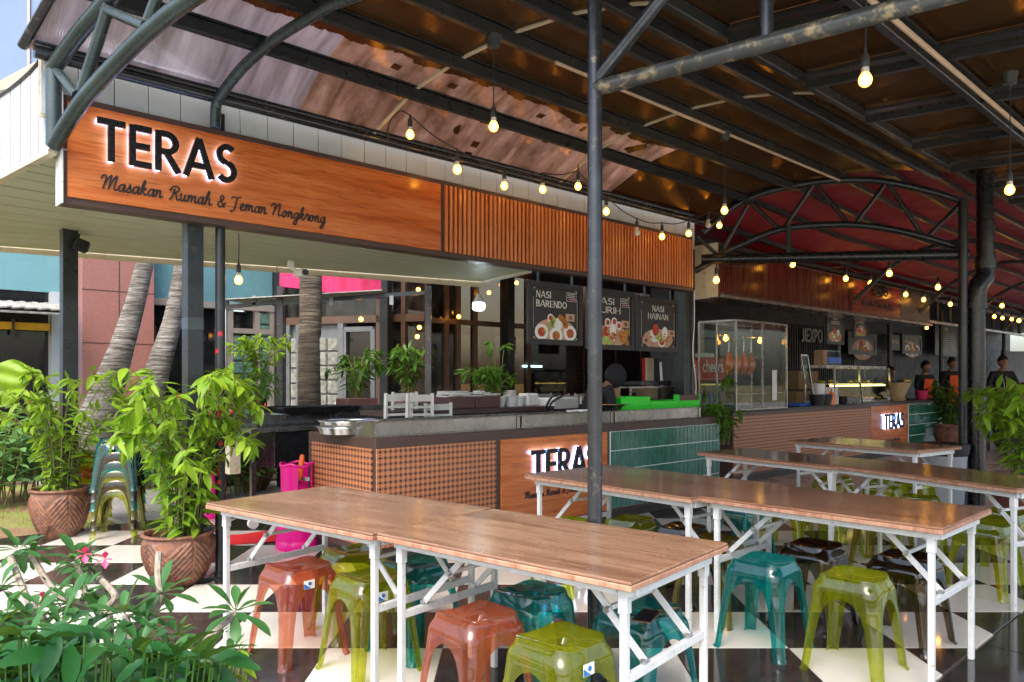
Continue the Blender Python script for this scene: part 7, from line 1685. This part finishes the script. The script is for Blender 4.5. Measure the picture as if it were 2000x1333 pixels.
# ------------------------------------------------------------------ people
def person(loc, rz, label, pose, cloth='black_cloth', h=1.68, apron=None, hood=False, lanyard=False):
    t = thing('person', label, 'person', loc, rz, None)
    k_ = h / 1.7
    J = dict(pel=(0, 0, .95), wst=(0, 0, 1.08), chs=(0, .0, 1.28), nck=(0, 0, 1.45), hd0=(0, -.01, 1.52), shl=(-.17, 0, 1.40), shr=(.17, 0, 1.40), ell=(-.23, .02, 1.13), elr=(.23, .02, 1.13), hal=(-.22, -.12, .92), har=(.22, -.12, .92), hpl=(-.09, 0, .90), hpr=(.09, 0, .90), knl=(-.10, -.01, .50), knr=(.10, -.01, .50), anl=(-.10, .02, .08), anr=(.10, .02, .08), tol=(-.11, -.14, .03), tor=(.11, -.14, .03))
    J.update(pose); J = {a: Vector(b) * k_ for a, b in J.items()}
    E = [('pel', 'wst'), ('wst', 'chs'), ('chs', 'nck'), ('nck', 'hd0'), ('chs', 'shl'), ('chs', 'shr'), ('shl', 'ell'), ('ell', 'hal'), ('shr', 'elr'), ('elr', 'har'), ('pel', 'hpl'), ('pel', 'hpr'), ('hpl', 'knl'), ('knl', 'anl'), ('anl', 'tol'), ('hpr', 'knr'), ('knr', 'anr'), ('anr', 'tor')]
    Rd = dict(pel=(.15, .11), wst=(.14, .10), chs=(.165, .115), nck=(.058, .058), hd0=(.055, .055), shl=(.075, .07), shr=(.075, .07), ell=(.048, .048), elr=(.048, .048), hal=(.032, .028), har=(.032, .028), hpl=(.095, .10), hpr=(.095, .10), knl=(.065, .065), knr=(.065, .065), anl=(.045, .045), anr=(.045, .045), tol=(.035, .03), tor=(.035, .03))
    ks = list(J); me = bpy.data.meshes.new('body'); me.from_pydata([tuple(J[x]) for x in ks], [(ks.index(a), ks.index(b)) for a, b in E], [])
    o = bpy.data.objects.new('body', me); COL.objects.link(o); o.modifiers.new('s', 'SKIN'); sv = me.skin_vertices[0].data
    for i, x in enumerate(ks): sv[i].radius = (Rd[x][0] * k_, Rd[x][1] * k_); sv[i].use_root = (x == 'pel')
    o.modifiers.new('u', 'SUBSURF').levels = 2; o.modifiers['u'].render_levels = 2
    dg = bpy.context.evaluated_depsgraph_get(); nm = bpy.data.meshes.new_from_object(o.evaluated_get(dg)); bpy.data.objects.remove(o)
    nm.materials.clear(); nm.materials.append(MATS[cloth]); nm.materials.append(MATS['skin'])
    nm.shade_smooth()
    for p in nm.polygons:
        c = p.center
        if (c - J['hal']).length < .10 or (c - J['har']).length < .10 or (c.z > J['nck'].z - .0 and (c - J['nck']).length < .2): p.material_index = 1
    b = bpy.data.objects.new('body', nm); link(b, t)
    hd = J['hd0']; up_ = (J['hd0'] - J['nck']).normalized()
    hc = hd + up_ * .10 * k_ + Vector((0, -.02, 0))
    m = MB(); n_, mm_ = 20, 16; vs = []
    def hp(a_, b_):
        x, y, z = sin(b_) * sin(a_), -sin(b_) * cos(a_), cos(b_)
        f = 1 - .22 * max(0, -z) ** 1.3 * (1 if y > -.2 else .6); p_ = Vector((x * .078 * f, y * .098 * f, z * .118))
        if y < -.5:
            if abs(x) < .2 and -.35 < z < .1: p_.y -= .018 * (1 - abs(x) / .2) * (1 - abs(z + .2) / .3) if abs(z + .2) < .3 else 0
            for ex in (-.38, .38):
                dd = ((x - ex) / .2) ** 2 + ((z - .08) / .12) ** 2
                if dd < 1: p_.y += .008 * (1 - dd)
            if abs(x) < .3 and abs(z + .52) < .08: p_.y -= .006
        return p_ * k_
    m.quadgrid(lambda a_, b_: hc + hp(a_ * 2 * pi, .001 + b_ * (pi - .002)), n_, mm_)
    for s_ in (-1, 1): m.ball(hc + Vector((.078 * s_, .005, -.005)) * k_, .026 * k_, 8, 6, (.4, .8, 1.2))
    m.sm = True; part('head', m, 'skin', t)
    m = MB()
    for s_ in (-1, 1): m.ball(hc + Vector((.03 * s_, -.086, .012)) * k_, .009 * k_, 7, 5, (1.3, .5, .7))
    part('eyes', m, 'hair', t)
    m = MB(); m.quadgrid(lambda a_, b_: hc + Vector((0, .012, .012)) + (hp(a_ * 2 * pi, .001 + b_ * (1.28 + .85 * (.5 - .5 * cos(a_ * 2 * pi)))) * 1.13), 20, 10); m.sm = True; part('hair', m, 'hair' if not hood else cloth, t)
    for s_, e_, hnd in ((-1, 'ell', 'hal'), (1, 'elr', 'har')):
        dr = (J[hnd] - J[e_]).normalized(); sd_ = dr.cross(Vector((0, 1, 0))).normalized(); mh = MB()
        mh.ball(J[hnd] + dr * .04, .04 * k_, 8, 6, (.9, .6, 1.0))
        for f_ in range(4):
            p0 = J[hnd] + dr * .06 + sd_ * (.013 * (f_ - 1.5)); mh.tube([p0, p0 + dr * .035 + Vector((0, -.008, 0)), p0 + dr * (.055 + .006 * (f_ in (1, 2))) + Vector((0, -.025, -.005))], [.008, .007, .005], 6)
        p0 = J[hnd] + dr * .02 - sd_ * .03 * s_; mh.tube([p0, p0 - sd_ * .02 * s_ + dr * .03], [.009, .006], 6)
        part('hand', mh, 'skin', t)
    if apron:
        m = MB(); m.quadgrid(lambda a_, b_: Vector(((a_ - .5) * (.26 + .16 * b_), -.145 - .02 * cos((a_ - .5) * 3), 1.36 - .62 * b_)) * k_, 8, 8); m2 = MB(); m2.quadgrid(lambda a_, b_: Vector(((a_ - .5) * (.26 + .16 * b_), -.135 - .02 * cos((a_ - .5) * 3), 1.36 - .62 * b_)) * k_, 8, 8); m.add(m2.v, m2.f); m.sm = True; part('apron', m, apron, t)
    if lanyard:
        m = MB(); m.tube([(-.05, -.02, 1.46 * k_), (-.03, -.14, 1.25 * k_), (.0, -.15, 1.02 * k_)], .006, 5); m.tube([(.05, -.02, 1.46 * k_), (.03, -.14, 1.25 * k_), (.0, -.15, 1.02 * k_)], .006, 5); m.sm = False; part('lanyard', m, 'white_card', t); m = MB(); m.box((0, -.155, .97 * k_), (.07, .008, .10)); part('badge', m, 'white_card', t)
    if hood:
        m = MB(); m.ball(hc + Vector((0, .02, 0)), .115 * k_, 14, 10, (1, 1.15, 1.2)); part('hood', m, cloth, t)
    return t
lean = dict(chs=(0, -.12, 1.25), nck=(0, -.22, 1.38), hd0=(0, -.27, 1.43), shl=(-.18, -.16, 1.35), shr=(.18, -.16, 1.35), ell=(-.25, -.30, 1.15), elr=(.25, -.3, 1.15), hal=(-.15, -.48, 1.05), har=(.15, -.48, 1.05))
arms = dict(ell=(-.26, -.05, 1.15), elr=(.26, -.05, 1.15), hal=(-.10, -.28, 1.08), har=(.12, -.28, 1.06))
sit = dict(pel=(0, 0, .50), wst=(0, -.02, .63), chs=(0, -.06, .84), nck=(0, -.08, 1.01), hd0=(0, -.10, 1.08), shl=(-.18, -.07, .96), shr=(.18, -.07, .96), ell=(-.24, -.12, .72), elr=(.24, -.12, .72), hal=(-.12, -.34, .74), har=(.12, -.34, .74), hpl=(-.10, -.06, .47), hpr=(.10, -.06, .47), knl=(-.12, -.42, .50), knr=(.12, -.42, .50), anl=(-.12, -.40, .09), anr=(.12, -.40, .09), tol=(-.12, -.56, .04), tor=(.12, -.56, .04))
def pl(px, D): b = P(px, 740, D); return (b.x, b.y, 0)
person(pl(1150, 8.0), RZ + 1.2, 'person in a black hooded jacket bending behind the counter and the post', dict(lean, ell=(-.22, -.18, 1.05), elr=(.22, -.18, 1.05), hal=(-.12, -.34, .88), har=(.12, -.34, .88)), h=1.62, hood=True)
person(pl(1712, 15.8), RZ - .4, 'person in black with bowed head behind the warming case', lean, h=1.72)
person(pl(1738, 15.2), RZ + 1.9, 'person in black seen from behind beside the steel pillar', {}, h=1.50)
person(pl(1806, 16.2), RZ - .5, 'person in black with an orange apron behind the far counter', arms, h=1.74, apron='orange_cloth')
person(pl(1857, 17.8), RZ - .6, 'person with an orange neck strap behind the dark leafy plant', arms, h=1.85, apron='orange_cloth')
person(pl(1957, 15.2), RZ - .9, 'standing person in black with a white lanyard and badge', arms, h=1.82, lanyard=True)
person(pl(1996, 13.2), RZ - 1.2, 'seated person in a black shirt at the right edge', sit, h=1.72)
person(pl(1905, 14.5), RZ + .2, 'seated person in black half hidden by the drain pipe', sit, h=1.7)
person(pl(1404, 10.9), RZ + .6, 'seated person in black seen through the glass duck case', sit, h=1.8)
table([(1880, 798), (2050, 806), (2080, 800), (1930, 793)], 'distant table before the seated people at the right', LW=(1.8, .7))
for px, D, lb in ((1996, 13.2, 'small chair under the seated person at the right edge'), (1905, 14.5, 'small chair under the person behind the drain pipe'), (1404, 10.9, 'small chair under the person behind the duck case')):
    b = P(px, 740, D); m = MB(); m.box((0, .0, .40), (.42, .42, .04), ch=.006)
    for x in (-.18, .18):
        for y in (-.18, .18): m.bar((x, y, 0), (x, y, .38), .04, .04)
    put(m, 'black_paint', 'stool_seat', lb, 'seat', (b.x, b.y, 0), RZ, 'dark seats')
print('objects', len(bpy.data.objects))
